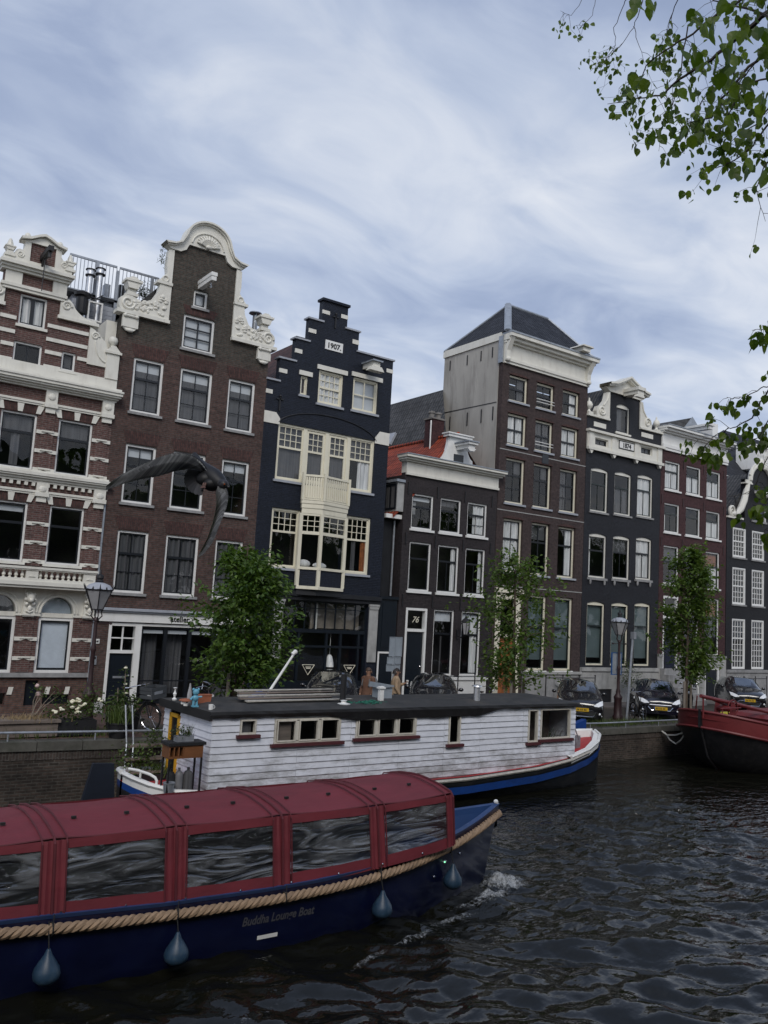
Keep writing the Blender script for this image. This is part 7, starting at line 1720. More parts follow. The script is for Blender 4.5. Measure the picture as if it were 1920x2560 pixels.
# things on and around the houseboat
def boat_stuff():
    t = thing('workbench', 'brown wooden cabinet table with black top standing on the stern deck by the yellow door', 'table', (7.2, -11.0, -.4))
    a = at(418, 1858, -10.95); b = at(504, 1860, -10.95); x0, x1 = a.x, b.x; z = a.z-.02
    m = MB(); m.box(x0-.03, x1+.03, -11.13, -10.68, z-.02, z+.04); m.build('table_top', 'tar_edge', t)
    m = MB(); m.box(x0+.32, x1-.02, -11.1, -10.7, z-.28, z-.021); m.box(x0+.0, x0+.32, -11.1, -10.7, z-.05, z-.021); m.box(x0, x0+.32, -11.1, -10.7, z-.28, z-.24)
    for k in range(4): m.box(x0+.10*k, x0+.10*k+.025, -11.1, -10.7, z-.24, z-.05)
    m.build('drawer_box', 'table_wood', t)
    for x in (x0+.01, x1-.05):
        for y in (-11.09, -10.75): m = MB(); m.box(x, x+.035, y, y+.035, -.47, z-.28); m.build('leg', 'black_iron', t)
    t = thing('window_box', 'grey plant box with dry plants on the black table top of the houseboat', 'plant pot', (7.25, -10.9, z+.04))
    xm = (x0+x1)/2; m = MB(); m.box(xm-.20, xm+.18, -11.0, -10.82, z+.042, z+.16); m.build('box', 'galvanised', t); rnd = random.Random(8)
    l = MB(); leafblob(l, (xm-.1, -10.9, z+.24), (.1, .07, .06), 110, .06, rnd); blades(l, (xm+.08, -10.9, z+.15), 60, (.06, .05), .24, rnd, .006); l.build('plants', 'weed', t)
    for k, (px, py, c, lab, r) in enumerate(((428, 1930, 'black_rubber', 'black gas bottle like can under the brown table', .09), (447, 1940, 'suit_grey', 'tall grey can leaning under the brown table', .09), (470, 1935, 'curtain_grey', 'pale box shaped can under the brown table', .10))):
        p = at(px, py, -10.8); m = MB(); m.lathe(p.x, -10.8, [(r, -.5), (r, -.5+.42), (r*.7, -.5+.48), (r*.3, -.5+.5), (r*.3, -.46+.52)], 12); single(m, 'can', c, lab, 'can', loc=(p.x, -10.8, -.5), smooth=40)
    p = at(423, 1952, -11.0); m = MB(); m.lathe(p.x, -11.0, [(.09, -.42), (.12, -.2), (.13, -.2), (.13, -.18), (.1, -.2)], 12); single(m, 'bucket', 'galvanised', 'small zinc bucket on the red stern deck of the houseboat', 'bucket', loc=(p.x, -11., -.42), smooth=40)
    # figurines on the roof
    ZR = 1.235
    def spot(px, py, Y): q = at(px, py, Y); return q
    q = spot(434, 1772, -9.0); m = MB(); x, y = q.x, -9.0; m.lathe(x, y, [(.05, ZR), (.06, ZR+.03), (.02, ZR+.07), (.045, ZR+.15), (.02, ZR+.2), (.015, ZR+.24), (.035, ZR+.27), (.05, ZR+.29), (.02, ZR+.30)], 10); single(m, 'figurine', 'white_clean', 'small white garden figurine at the left end of the houseboat roof', 'figurine', loc=(x, y, ZR), smooth=True)
    for px, s, lab in ((455, .75, 'small toadstool ornament beside the white figurine on the houseboat roof'), (463, 1., 'larger toadstool ornament left of the blue figurine on the houseboat roof')):
        TY = -9.7 if s < .9 else -10.0; q = spot(px, 1775, TY); t = thing('toadstool', lab, 'garden ornament', (q.x, TY, ZR), 'toadstools on the houseboat roof')
        MB().lathe(q.x, TY, [(.05*s, ZR), (.06*s, ZR+.05*s), (.04*s, ZR+.11*s)], 10).build('stem', 'white_clean', t, smooth=True); MB().lathe(q.x, TY, [(.115*s, ZR+.10*s), (.12*s, ZR+.115*s), (.08*s, ZR+.15*s), (.02*s, ZR+.165*s)], 12).build('cap', 'terracotta', t, smooth=True)
    q = spot(486, 1778, -10.2); x, y = q.x, -10.2; m = MB(); m.box(x-.07, x+.07, y-.05, y+.05, ZR, ZR+.03); m.tube([(x-.04, y, ZR+.03), (x-.035, y, ZR+.14)], .028, 8); m.tube([(x+.04, y, ZR+.03), (x+.035, y, ZR+.14)], .028, 8); m.ball((x, y, ZR+.19), (.075, .06, .08)); m.ball((x, y, ZR+.32), (.075, .07, .075)); m.tube([(x-.06, y, ZR+.22), (x-.13, y-.03, ZR+.16)], .022, 6); m.tube([(x+.06, y, ZR+.22), (x+.14, y-.03, ZR+.22)], .022, 6); m.ball((x-.06, y, ZR+.38), (.03, .02, .035)); m.ball((x+.06, y, ZR+.38), (.03, .02, .035))
    single(m, 'figurine', 'toy_blue', 'pale blue standing garden figurine on the houseboat roof', 'figurine', loc=(x, y, ZR), smooth=True)
    q = spot(472, 1760, -9.5); x = q.x; m = MB(); m.lathe(x, -9.5, [(.06, ZR+.01), (.055, ZR+.2), (.03, ZR+.34), (.015, ZR+.44)], 10); single(m, 'glass_bottle', 'lamp_glass', 'clear bottle behind the toadstools on the houseboat roof', 'bottle', loc=(x, -9.5, ZR), smooth=True)
    for px, mt, lab, dx in ((506, 'terracotta', 'terracotta trough at the end of the planks on the houseboat roof', .17), (527, 'white_clean', 'small white mug near the front roof edge of the houseboat', .05)):
        q = spot(px, 1766 if dx > .1 else 1776, -9.8 if dx > .1 else -10.7); y = -9.8 if dx > .1 else -10.7; m = MB()
        if dx > .1: m.prism([(q.x-.15, ZR+.03), (q.x+.15, ZR+.03), (q.x+.18, ZR+.2), (q.x-.18, ZR+.2)], y-.08, y+.08); m.box(q.x-.19, q.x+.19, y-.09, y+.09, ZR+.201, ZR+.225)
        else: m.lathe(q.x, y, [(.05, ZR), (.055, ZR+.11), (.045, ZR+.11), (.04, ZR+.02)], 10); m.torus((q.x+.06, y, ZR+.055), .03, .008, 'Y', 10, 5)
        single(m, 'plant_trough' if dx > .1 else 'mug', mt, lab, 'planter' if dx > .1 else 'mug', loc=(q.x, y, ZR), smooth=30)
    rnd = random.Random(6)
    for k in range(5):
        x0 = 8.8+.2*rnd.random(); L = 2.5+.5*rnd.random(); y = -10.25+.14*k; z = 1.33+.045*k; m = MB(); m.add([(x0, y-.07, z), (x0+L, y-.07+.08*rnd.random(), z), (x0+L, y+.07, z), (x0, y+.07, z), (x0, y-.07, z+.035), (x0+L, y-.06, z+.035), (x0+L, y+.07, z+.035), (x0, y+.07, z+.035)], [(0,3,2,1), (4,5,6,7), (0,1,5,4), (1,2,6,5), (2,3,7,6), (3,0,4,7)])
        single(m, 'plank', 'trough_wood' if k % 2 else 'old_white_wood', 'loose weathered plank in the pile on the houseboat roof', 'plank', 'planks piled on the houseboat roof', loc=(x0, y, z))
    a = at(662, 1745, -9.6); b = at(738, 1630, -9.6); m = MB(); m.tube([a, b], [.035, .028], 8); m.ball(b, .06, 8, 6); m.tube([b, b+Vector((-.08, 0, -.06))], .05, 8); single(m, 'boat_pole', 'white_clean', 'long white pole leaning up diagonally from the houseboat roof', 'pole', loc=a, smooth=40)
    q = at(652, 1738, -9.5); m = MB(); m.add([(q.x-.2, -9.5, 1.30), (q.x+.22, -9.55, 1.30), (q.x+.2, -9.2, 1.32), (q.x-.18, -9.2, 1.31), (q.x-.02, -9.4, 1.52), (q.x+.1, -9.35, 1.48)], [(0,1,4), (1,5,4), (1,2,5), (2,3,5), (3,4,5), (3,0,4)]); single(m, 'blue_tarp', 'blue_paint', 'crumpled blue sheet at the foot of the diagonal white pole', 'tarpaulin', loc=(q.x, -9.4, 1.3))
    q = at(859, 1757, -10.5); m = MB(); m.lathe(q.x, -10.5, [(.16, 1.255), (.17, 1.28), (.07, 1.30), (.06, 1.34), (.09, 1.36), (.02, 1.37)], 12); mo = m; single(mo, 'flue_base', 'white_clean', 'white flue cap at the foot of the black chimney pipe on the houseboat roof', 'vent', loc=(q.x, -10.5, 1.25), smooth=40)
    m = MB(); m.tube([(q.x+.02, -10.42, 1.26), (q.x+.02, -10.42, 1.98)], .075, 12); single(m, 'chimney_pipe', 'black_iron', 'black round chimney pipe standing on the houseboat roof before the car with the silver sheet', 'chimney', loc=(q.x, -10.42, 1.26), smooth=40)
    q = at(952, 1755, -10.2); m = MB(); m.box(q.x-.07, q.x+.05, -10.25, -10.15, 1.27, 1.66); m.box(q.x-.1, q.x+.08, -10.28, -10.12, 1.60, 1.64); m.box(q.x-.13, q.x+.06, -10.3, -10.1, 1.262, 1.30); single(m, 'gas_bottle_box', 'white_clean', 'slim white post box on the houseboat roof beside the green net', 'box', loc=(q.x, -10.2, 1.26))
    m = MB(); q2 = at(962, 1740, -9.7); m.box(q2.x-.20, q2.x+.16, -9.8, -9.4, 1.28, 1.58); m.prism([(q2.x-.28, 1.57), (q2.x+.18, 1.60), (q2.x+.18, 1.64), (q2.x-.26, 1.70)], -9.85, -9.35); single(m, 'metal_crate', 'sign_back', 'grey lidded container standing behind the white post box on the houseboat', 'container', loc=(q2.x, -9.6, 1.28))
    m = MB(); q = at(925, 1757, -10.5)
    for k in range(70):
        a = rnd.random()*6.28; r = rnd.random(); c = Vector((q.x+.5*r*math.cos(a), -10.45+.2*r*math.sin(a), 1.26+.06*(1-r)*rnd.random())); b = c+Vector((rnd.gauss(0, .12), rnd.gauss(0, .07), rnd.gauss(0, .01))); m.tube([c, (c+b)/2+Vector((0, 0, .03)), b], .012, 4)
    single(m, 'green_net', 'green_net', 'heap of green netting on the houseboat roof', 'net', loc=(q.x, -10.45, 1.26))
    q = at(1191, 1762, -10.4); m = MB(); m.tube([(q.x, -10.4, 1.26), (q.x, -10.4, 1.62)], .09, 12); single_ = single(m, 'stove_flue', 'steel', 'shiny steel stove flue on the right half of the houseboat roof', 'chimney', loc=(q.x, -10.4, 1.26), smooth=40)
    c = MB(); c.lathe(0, 0, [(.15, .40), (.14, .43), (.03, .45)], 12); c.tube([(.07, 0, .36), (.07, 0, .4)], .008, 5); c.tube([(-.07, 0, .36), (-.07, 0, .4)], .008, 5); co_ = c.build('cowl', 'steel', single_, smooth=40)
    co_.location = (0, 0, 0); co_.data.transform(Matrix.Translation(-Vector((0, 0, 0))))
    # gangway steps and a mooring ladder on the quay side
    t = thing('boarding_steps', 'weathered wooden steps with grey ladder rails between the quay and the houseboat stern', 'steps', (6.9, -8.5, -.5))
    for k in range(3): m = MB(); m.box(6.9-.1*k, 7.75-.05*k, -8.55-.22*k, -8.32-.22*k, .12-.26*k, .17-.26*k); m.build('tread', 'trough_wood', t)
    for x in (6.86, 7.02): m = MB(); m.tube([(x, -8.25, 1.05), (x+.02, -8.5, .2), (x-.06, -8.75, -.35)], .02, 6); m.build('rail', 'galvanised', t)
    m = MB(); rnd = random.Random(12); l = MB(); leafblob(l, (7.0, -8.75, -.15), (.28, .12, .2), 420, .09, rnd); leafblob(l, (7.5, -8.6, .35), (.12, .1, .1), 120, .08, rnd); blades(l, (7.6, -8.9, -.5), 90, (.2, .1), .4, rnd); 
    t = thing('hanging_plants', 'green plants growing in a dark trough below the boarding steps', 'plant', (7.1, -8.8, -.6)); MB().box(6.7, 8.0, -9.05, -8.6, -.62, -.42).build('trough', 'pot_black', t); l.build('leaves', 'leaf_pot', t)
    m = MB(); P_ = [at(1655, 1828, QY-.05), at(1668, 1838, QY-.3), at(1690, 1838, QY-.7), at(1712, 1830, -9.4)]; m.tube(P_, .03, 6); P_ = [at(1662, 1832, QY-.1), at(1675, 1850, QY-.4), at(1690, 1860, QY-.7), at(1703, 1850, QY-1.), at(1714, 1832, -9.4)]; m.tube(P_, .028, 6); single(m, 'mooring_rope', 'old_window', 'pale mooring rope sagging from the quay to the red barge', 'rope', loc=P_[0], smooth=True)
boat_stuff()
# ================================================================== TOUR BOAT
basic('canvas', (.15,.018,.027), .7, .14, 2.6, bump=.7, stretch=(.5,1,1.2), dirt=((.10,.013,.02), 1.4, .5, (1,1,1))); basic('canvas_dark', (.09,.012,.018), .7, .15, 4.); basic('hull_navy', (.0042,.0065,.030), .28, .25, 1.5, coat=.3); basic('well_blue', (.020,.055,.16), .4, .15, 2.)
basic('rope', (.32,.22,.14), .85, .2, 12., bump=.4, dirt=((.15,.10,.07), 3., .6, (1,1,1))); basic('fender_blue', (.020,.048,.085), .45, .3, 4., dirt=((.10,.13,.15), 5., .6, (1,1,1))); basic('letter_grey', (.13,.13,.145), .6, .1, 6.); basic('seat_dark', (.02,.02,.022), .7, .2, 4.)
def vinyl_mat():
    m, n, b, out = nt('vinyl'); n.nodes.remove(b)
    t = N(n, 'ShaderNodeBsdfTransparent', Color=(.55,.57,.59,1)); gl = N(n, 'ShaderNodeBsdfGlossy', Color=(1,1,1,1), Roughness=.06); fr = N(n, 'ShaderNodeFresnel', IOR=1.75); mx = N(n, 'ShaderNodeMixShader'); thin_ior(n, fr, 1.75)
    g = N(n, 'ShaderNodeNewGeometry'); mp = N(n, 'ShaderNodeMapping'); mp.inputs['Rotation'].default_value = (0, .12, 0); mp.inputs['Scale'].default_value = (1.1, 1., 5.5); n.links.new(g.outputs['Position'], mp.inputs[0])
    no = N(n, 'ShaderNodeTexNoise', Scale=.85, Detail=2.2, Roughness=.45, Distortion=1.6); n.links.new(mp.outputs[0], no.inputs['Vector'])
    bp = N(n, 'ShaderNodeBump', Strength=1., Distance=.13); n.links.new(no.outputs[0], bp.inputs['Height'])
    for q in (gl.inputs['Normal'], fr.inputs['Normal']): n.links.new(bp.outputs[0], q)
    n.links.new(fr.outputs[0], mx.inputs[0]); df = N(n, 'ShaderNodeBsdfDiffuse', Color=(.42,.44,.47,1)); n.links.new(bp.outputs[0], df.inputs['Normal']); m0 = N(n, 'ShaderNodeMixShader'); n.links.new(ramp(n, no.outputs[0], [(.42, .05), (.62, .34)]), m0.inputs[0]); n.links.new(t.outputs[0], m0.inputs[1]); n.links.new(df.outputs[0], m0.inputs[2])
    n.links.new(m0.outputs[0], mx.inputs[1]); n.links.new(gl.outputs[0], mx.inputs[2]); n.links.new(mx.outputs[0], out.inputs[0])
vinyl_mat()
def tourboat():
    h = thing('tour_boat', 'dark blue tour boat with a dark red canvas canopy and thick rope, under way', 'boat', (4, -16.05, WATER))
    cy = -16.05
    sheer = lambda x: -.405+(.016*(x-6)**2 if x > 6 else .011*min(3.9, 6-x)**2)
    hb = lambda x: 1.13 if x < 6.8 else max(.03, 1.13*(1-max(0, (x-6.8)/4.68)**2.1))
    xs = [-7, -4, -1, 1, 3, 4.5, 6, 6.8, 7.6, 8.3, 9.0, 9.6, 10.1, 10.45, 10.8, 11.08, 11.3, 11.44]
    hu = MB(); wl = MB(); well = MB()
    def sec(x, s):
        b = hb(x); z = sheer(x); rk = .55*max(0, (x-9)/2.4)
        return [(x, cy+s*b, z), (x-.03*rk, cy+s*b*.992, z-.13), (x-.12*rk, cy+s*b*.988, z-.28), (x-.25*rk, cy+s*b*.978, z-.46), (x-.5*rk, cy+s*b*.955, min(z-.6, WATER+.1)), (x-.8*rk, cy+s*b*.85, WATER-.4), (x-rk, cy, WATER-.7)]
    for s in (-1, 1): hu.loft([sec(x, s) for x in xs])
    hu.build('hull', 'hull_navy', h, smooth=120)
    gw = MB()
    for s in (-1, 1): gw.loft([[(x, cy+s*hb(x), sheer(x)+.002), (x, cy+s*(hb(x)+.02), sheer(x)+.05), (x, cy+s*max(.0, hb(x)-.10), sheer(x)+.05), (x, cy+s*max(0, hb(x)-.11), sheer(x)-.05)] for x in xs])
    gw.build('gunwale', 'well_blue', h, smooth=30)
    for s in (-1, 1): well.loft([[(x, cy+s*max(0, hb(x)-.10), sheer(x)), (x, cy+s*max(0, hb(x)-.16)*.9, sheer(x)-.38), (x, cy, sheer(x)-.38)] for x in xs if x > 7.5])
    well.build('bow_well', 'well_blue', h, smooth=40)
    fl = MB(); fl.box(-7, 7.4, cy-.95, cy+.95, -.95, -.9); 
    fl.build('floor', 'seat_dark', h)
    se = MB()
    for s in (-1, 1): se.box(-7, 7.2, cy+s*.68-.2, cy+s*.68+.2, -.9, -.52); se.box(-7, 7.2, cy+s*.90-.05, cy+s*.90+.05, -.52, -.15)
    se.build('bench', 'seat_dark', h)
    bo = MB(); bo.tube([(11.36, cy, sheer(11.3)-.1), (11.42, cy, sheer(11.4)+.06)], .04, 8); bo.ball((11.39, cy, sheer(11.4)+.08), .045, 8, 6); bo.build('bow_post', 'white_clean', h, smooth=True)
    # canopy
    seams = [-3.9, -2.35, -.8, .75, 1.55+1.50, 4.63, 6.25, 7.93, 9.55]
    seams = [-5.0, -3.4, -1.8, -.15, 1.48, 3.09, 4.66, 6.26, 7.94, 9.52]
    def csec(x, dip):
        z0 = sheer(x)-.0; k = max(0, (x-7.9)/1.6); e = .56+.05*k; sh = .10*k
        yb = cy-1.09+.10*k*k; ye = cy-.97+.05*k*k
        near = [(x, yb-.02, z0+.02), (x, (yb+ye)/2-.01, (z0+e)/2), (x, ye, e-.05-dip*.3), (x, ye+.07, e+.02-dip*.6), (x, ye+.36, e+.08-dip), (x, cy-.22, e+.12-dip), (x, cy, e+.13-dip)]
        return near+[(p[0], 2*cy-p[1], p[2]) for p in near[-2::-1]]
    xs2 = []
    for a, b in zip(seams, seams[1:]): xs2 += [(a+(b-a)*i/6, .055*math.sin(PI*i/6)) for i in range(6)]
    xs2.append((seams[-1], 0))
    # side openings: the canvas wall is built around the clear panels
    roof = MB(); roof.loft([csec(x, d)[3:-3] for x, d in xs2])
    side = MB()
    def wallpt(x, t, s=-1):
        q = csec(x, 0); a = Vector(q[0]); b = Vector(q[2]); c = a.lerp(b, t)
        if x > 8: c.x -= 0
        return Vector((c.x, c.y if s < 0 else 2*cy-c.y, c.z))
    panels = []
    for a, b in zip(seams, seams[1:]):
        p0, p1 = a+.14, b-.14; t0, t1 = .19, .93
        panels.append((p0, p1))
        for s in (-1, 1):
            for (u0, u1, v0, v1) in ((a, p0, 0, 1.06), (p1, b, 0, 1.06), (p0, p1, 0, t0), (p0, p1, t1, 1.06)):
                n = 5
                side.loft([[wallpt(u0+(u1-u0)*i/n, v0+(v1-v0)*j/2, s)+Vector((0, s*.012*math.sin(i*2.1+u0*3+j), 0 if v0 > 0 or j else -.018*abs(math.sin(i*1.7+u0)))) for j in range(3)] for i in range(n+1)])
    roof.v += []; b = len(roof.v); roof.v += side.v; roof.f += [tuple(i+b for i in f) for f in side.f]
    # front end wall
    q = csec(9.52, 0); side2 = MB(); roof.add([tuple(p) for p in q], [tuple(range(len(q)))])
    ca = roof.build('canopy', 'canvas', h, smooth=50)
    pn = MB()
    for k, (a, b) in enumerate(panels):
        v = MB(); n = 10
        v.loft([[wallpt(a-.02+(b-a+.04)*i/n, .17+.78*j/5, -1)+Vector((0, .02, 0)) for j in range(6)] for i in range(n+1)]); v.build('clear_panel', 'vinyl', h, smooth=180)
        v = MB(); v.loft([[wallpt(a-.02+(b-a+.04)*i/2, .17+.78*j, 1)+Vector((0, -.02, 0)) for j in range(2)] for i in range(3)]); v.build('clear_panel', 'glass_car', h)
    bd = MB()
    for x in seams:
        for dx in ((-.075, .0, .075) if x < 9.5 else (-.075, 0.)): bd.tube([Vector(p)+Vector((dx, -.012 if p[1] < cy else .012, .012)) for p in csec(x+dx, 0)], .011 if dx else .018, 5)
    bd.build('seam', 'canvas_dark', ca)
    ed = MB(); ed.tube([(x, csec(x, d)[3][1]-.01, csec(x, d)[3][2]-.005) for x, d in xs2], .014, 5); ed.build('eave_piping', 'canvas_dark', ca)
    st = MB(); rnd = random.Random(4)
    for x in [i*.8-4 for i in range(17)]: p = wallpt(x, .06); st.ball((p.x, p.y-.02, p.z), .016, 6, 4)
    st.build('stud', 'chrome', ca)
    cl = MB()
    for a, b in zip(seams, seams[1:]):
        for f in (.25, .7):
            q = csec(a+(b-a)*f, .05); p = Vector(q[5])+Vector((0, -.1, .02)); cl.box(p.x-.03, p.x+.03, p.y-.02, p.y+.02, p.z-.01, p.z+.02)
    cl.build('tie_loop', 'black_rubber', ca)
    # twisted rope all round the hull
    rp = MB()
    pts = []; x = -5.2
    path = [Vector((x, cy-hb(x)-.045, sheer(x)-.10)) for x in [-5.2+.1*i for i in range(164)] if x < 11.1] + [Vector((11.47, cy-.02, sheer(11.4)-.13))]
    cum = [0]
    for a, b in zip(path, path[1:]): cum.append(cum[-1]+(b-a).length)
    for k in range(3):
        P_ = []; L = 0; i = 0
        while L < cum[-1]:
            while cum[i+1] < L: i += 1
            f = (L-cum[i])/(cum[i+1]-cum[i]); c = path[i].lerp(path[i+1], f); t = (path[i+1]-path[i]).normalized(); u = Vector((0, 0, 1)); w = t.cross(u).normalized(); a = 2*PI*(L/.30+k/3)
            P_.append(c+(u*math.sin(a)+w*math.cos(a))*.034); L += .03
        rp.tube(P_, .036, 6, cap=True)
    rp.build('rope_fender', 'rope', h, smooth=True)
    lash = MB()
    for x in (-.15, 1.48, 3.09, 6.26, 7.94, 4.66, 9.6): lash.torus((x, cy-hb(x)-.045, sheer(x)-.10), .078, .009, 'X', 12, 5); lash.tube([(x, cy-hb(x)-.12, sheer(x)-.1), (x+.01, cy-hb(x)-.08, sheer(x)+.08)], .007, 4)
    lash.build('lashing', 'black_rubber', h)
    # name on the hull
    def hull_y(x, z):
        q = sec(x, -1)
        for a, b in zip(q, q[1:]):
            if b[2] <= z <= a[2]: f = (a[2]-z)/(a[2]-b[2]); return a[1]+(b[1]-a[1])*f
        return q[0][1]
    tx = text_mb('Buddha Lounge Boat', .165, .006, 'LEFT', .004, .22)
    w = max(v[0] for v in tx.v); sc = 1.16/w
    tx.v = [(5.66+v[0]*sc, 0, -.82+v[2]) for v in tx.v]; tx.v = [(x, hull_y(x, z)-.004, z) for x, y, z in tx.v]; tx.build('lettering', 'letter_grey', h)
    d = MB(); zz = -1.02; d.add([(5.92, hull_y(5.92, zz)-.006, zz-.025), (6.24, hull_y(6.24, zz)-.006, zz-.025), (6.24, hull_y(6.24, zz+.03)-.006, zz+.03), (5.92, hull_y(5.92, zz+.03)-.006, zz+.03)], [(0,1,2,3)]); d.build('white_mark', 'white_clean', h)
    nl = MB(); x = 9.55; nl.ball((x, hull_y(x, -.52)-.01, -.52), (.05, .02, .025), 8, 6); no_ = nl.build('navigation_light', 'galvanised', h); em = bpy.data.materials.new('green_light'); em.use_nodes = True; em.node_tree.nodes['Principled BSDF'].inputs['Emission Color'].default_value = (.2, 1, .5, 1); em.node_tree.nodes['Principled BSDF'].inputs['Emission Strength'].default_value = 1.2; M['green_light'] = em
    MB().ball((x-.015, hull_y(x, -.52)-.03, -.52), (.018, .01, .014), 6, 5).build('lens', 'green_light', no_)
    for x, z in ((9.3, -.72), (10.0, -.48)): MB().ball((x, hull_y(x, z), z), (.022, .015, .022), 8, 6).build('through_hull', 'chrome', h)
    labs = ['blue teardrop fender hanging at the bow next to the green light', 'blue teardrop fender hanging below the second canopy panel from the bow', 'blue teardrop fender hanging left of the boat name', 'blue teardrop fender hanging nearest the lower left corner']
    for (x, l) in zip((9.62, 7.95, 4.66, 3.05), labs):
        t = thing('fender', l, 'fender', (x, cy-hb(x)-.14, -.9), 'fenders hanging on the tour boat'); y = cy-hb(x)-.16; z = sheer(x)-.28-.05*(x > 9)
        MB().lathe(x, y, [(.02, z), (.035, z-.03), (.05, z-.07), (.095, z-.135), (.145, z-.215), (.16, z-.28), (.148, z-.335), (.09, z-.385), (.02, z-.40)], 16).build('buoy', 'fender_blue', t, smooth=True)
        MB().tube([(x, y, z), (x, y+.06, z+.15), (x, y+.10, z+.28)], .008, 5).build('lanyard', 'black_rubber', t)
    m = MB(); rnd = random.Random(3)
    return h
tourboat()
# ================================================================== RED BARGE
basic('barge_red', (.15,.020,.022), .5, .2, 2., dirt=((.07,.015,.016), 2., .6, (1,1,1))); basic('barge_black', (.011,.011,.013), .55, .4, 3., dirt=((.045,.04,.038), 6., .6, (1,1,1)))
def barge():
    h = thing('barge', 'old barge with dark red bulwarks and black bluff bow at the right edge', 'barge', (29, -10.6, WATER))
    cy = -10.55; x0 = 26.0
    st = [(0, .04, .78), (.12, .55, .76), (.4, 1.05, .70), (.9, 1.5, .60), (1.7, 1.85, .46), (3, 2.05, .28), (5, 2.1, .16), (9, 2.1, .08), (16, 2.1, .10)]
    def sec(dx, b, z, s): x = x0+dx; r = 1.5*max(0, 1-dx/3.2); k = min(1, .45+.55*dx/3.2); return [(x, cy+s*b, z), (x+.02*r, cy+s*b*1.02, z-.2), (x+.06*r, cy+s*b*1.03, z-.50), (x+.32*r, cy+s*b*(.75+.23*k), -.75), (x+.75*r, cy+s*b*.86*k**.5, WATER), (x+1.1*r, cy+s*b*.6*k, WATER-.6)]
    a = MB(); b_ = MB()
    for s in (-1, 1): a.loft([sec(*q, s)[:3] for q in st]); b_.loft([sec(*q, s)[2:] for q in st])
    a.build('bulwark', 'barge_red', h, smooth=60); b_.build('hull', 'barge_black', h, smooth=60)
    c = MB()
    for s in (-1, 1): c.tube([(x0+dx, cy+s*b, z+.02) for dx, b, z in st], .05, 6); c.tube([(x0+dx, cy+s*b*1.03, z-.52) for dx, b, z in st], .045, 6)
    c.build('rail', 'barge_red', h, smooth=True)
    d = MB(); d.loft([[(x0+dx, cy-b*.97, z-.22), (x0+dx, cy, z-.16), (x0+dx, cy+b*.97, z-.22)] for dx, b, z in st]); d.build('deck', 'barge_red', h)
    s = MB(); s.box(x0-.04, x0+.06, cy-.05, cy+.05, .25, .86); s.tube([(x0+.03, cy, .26), (x0+.45, cy, -.75), (x0+1.1, cy, WATER-.1)], .04, 6); s.build('stem', 'barge_black', h)
    p = MB(); p.tube([at(1752, 1740, cy-.2), at(1840, 1760, cy-.2), at(1960, 1790, cy-.2)], .065, 8); p.tube([at(1765, 1742, cy-.1), at(1820, 1765, cy-.1)], .04, 6); p.build('spar', 'barge_red', h, smooth=True)
    q = at(1758, 1742, cy-.2); p = MB(); p.tube([(q.x, cy-.2, q.z), (q.x+.02, cy-.2, .6)], .03, 6); p.tube([(q.x+.1, cy+.1, q.z), (q.x+.3, cy+.3, .6)], .025, 6); p.tube([(q.x+.4, cy-.6, .95), (q.x+1.6, cy-.6, .95)], .02, 6); p.tube([(q.x+.5, cy-.6, .95), (q.x+.5, cy-.6, .5)], .02, 6); p.build('pulpit', 'barge_red', h)
    q = at(1832, 1772, cy-.3); w = MB(); w.torus((q.x, cy-.3, q.z), .30, .022, 'Y', 24, 6)
    for k in range(6): an = PI*k/3; w.tube([(q.x, cy-.3, q.z), (q.x+.3*math.cos(an), cy-.3, q.z+.3*math.sin(an))], .016, 5)
    wo = w.build('windlass_wheel', 'barge_red', h, smooth=True)
    m = MB(); m.prism([(q.x-.5, .25), (q.x-.05, .25), (q.x-.15, q.z+.15), (q.x-.3, q.z+.2)], cy-.5, cy-.42); m.prism([(q.x-.5, .25), (q.x-.05, .25), (q.x-.15, q.z+.15), (q.x-.3, q.z+.2)], cy+.1, cy+.18); m.tube([(q.x-.25, cy-.45, q.z), (q.x-.25, cy+.15, q.z)], .1, 10); m.build('windlass', 'barge_red', h)
    m = MB(); m.box(x0+3.2, x0+4.6, cy-.9, cy+.9, .05, .5); m.prism([(x0+3.15, .501), (x0+4.65, .501), (x0+4.4, .62), (x0+3.4, .62)], cy-.95, cy+.95); m.build('hatch', 'barge_red', h)
    m = MB(); m.box(x0+5.0, x0+12, cy-1.3, cy+1.3, .0, .62); m.build('cargo_cover', 'barge_red', h)
    m = MB(); m.box(x0+5.4, x0+5.75, cy-1.36, cy-1.301, .45, .52); m.build('cleat', 'white_clean', h)
barge()
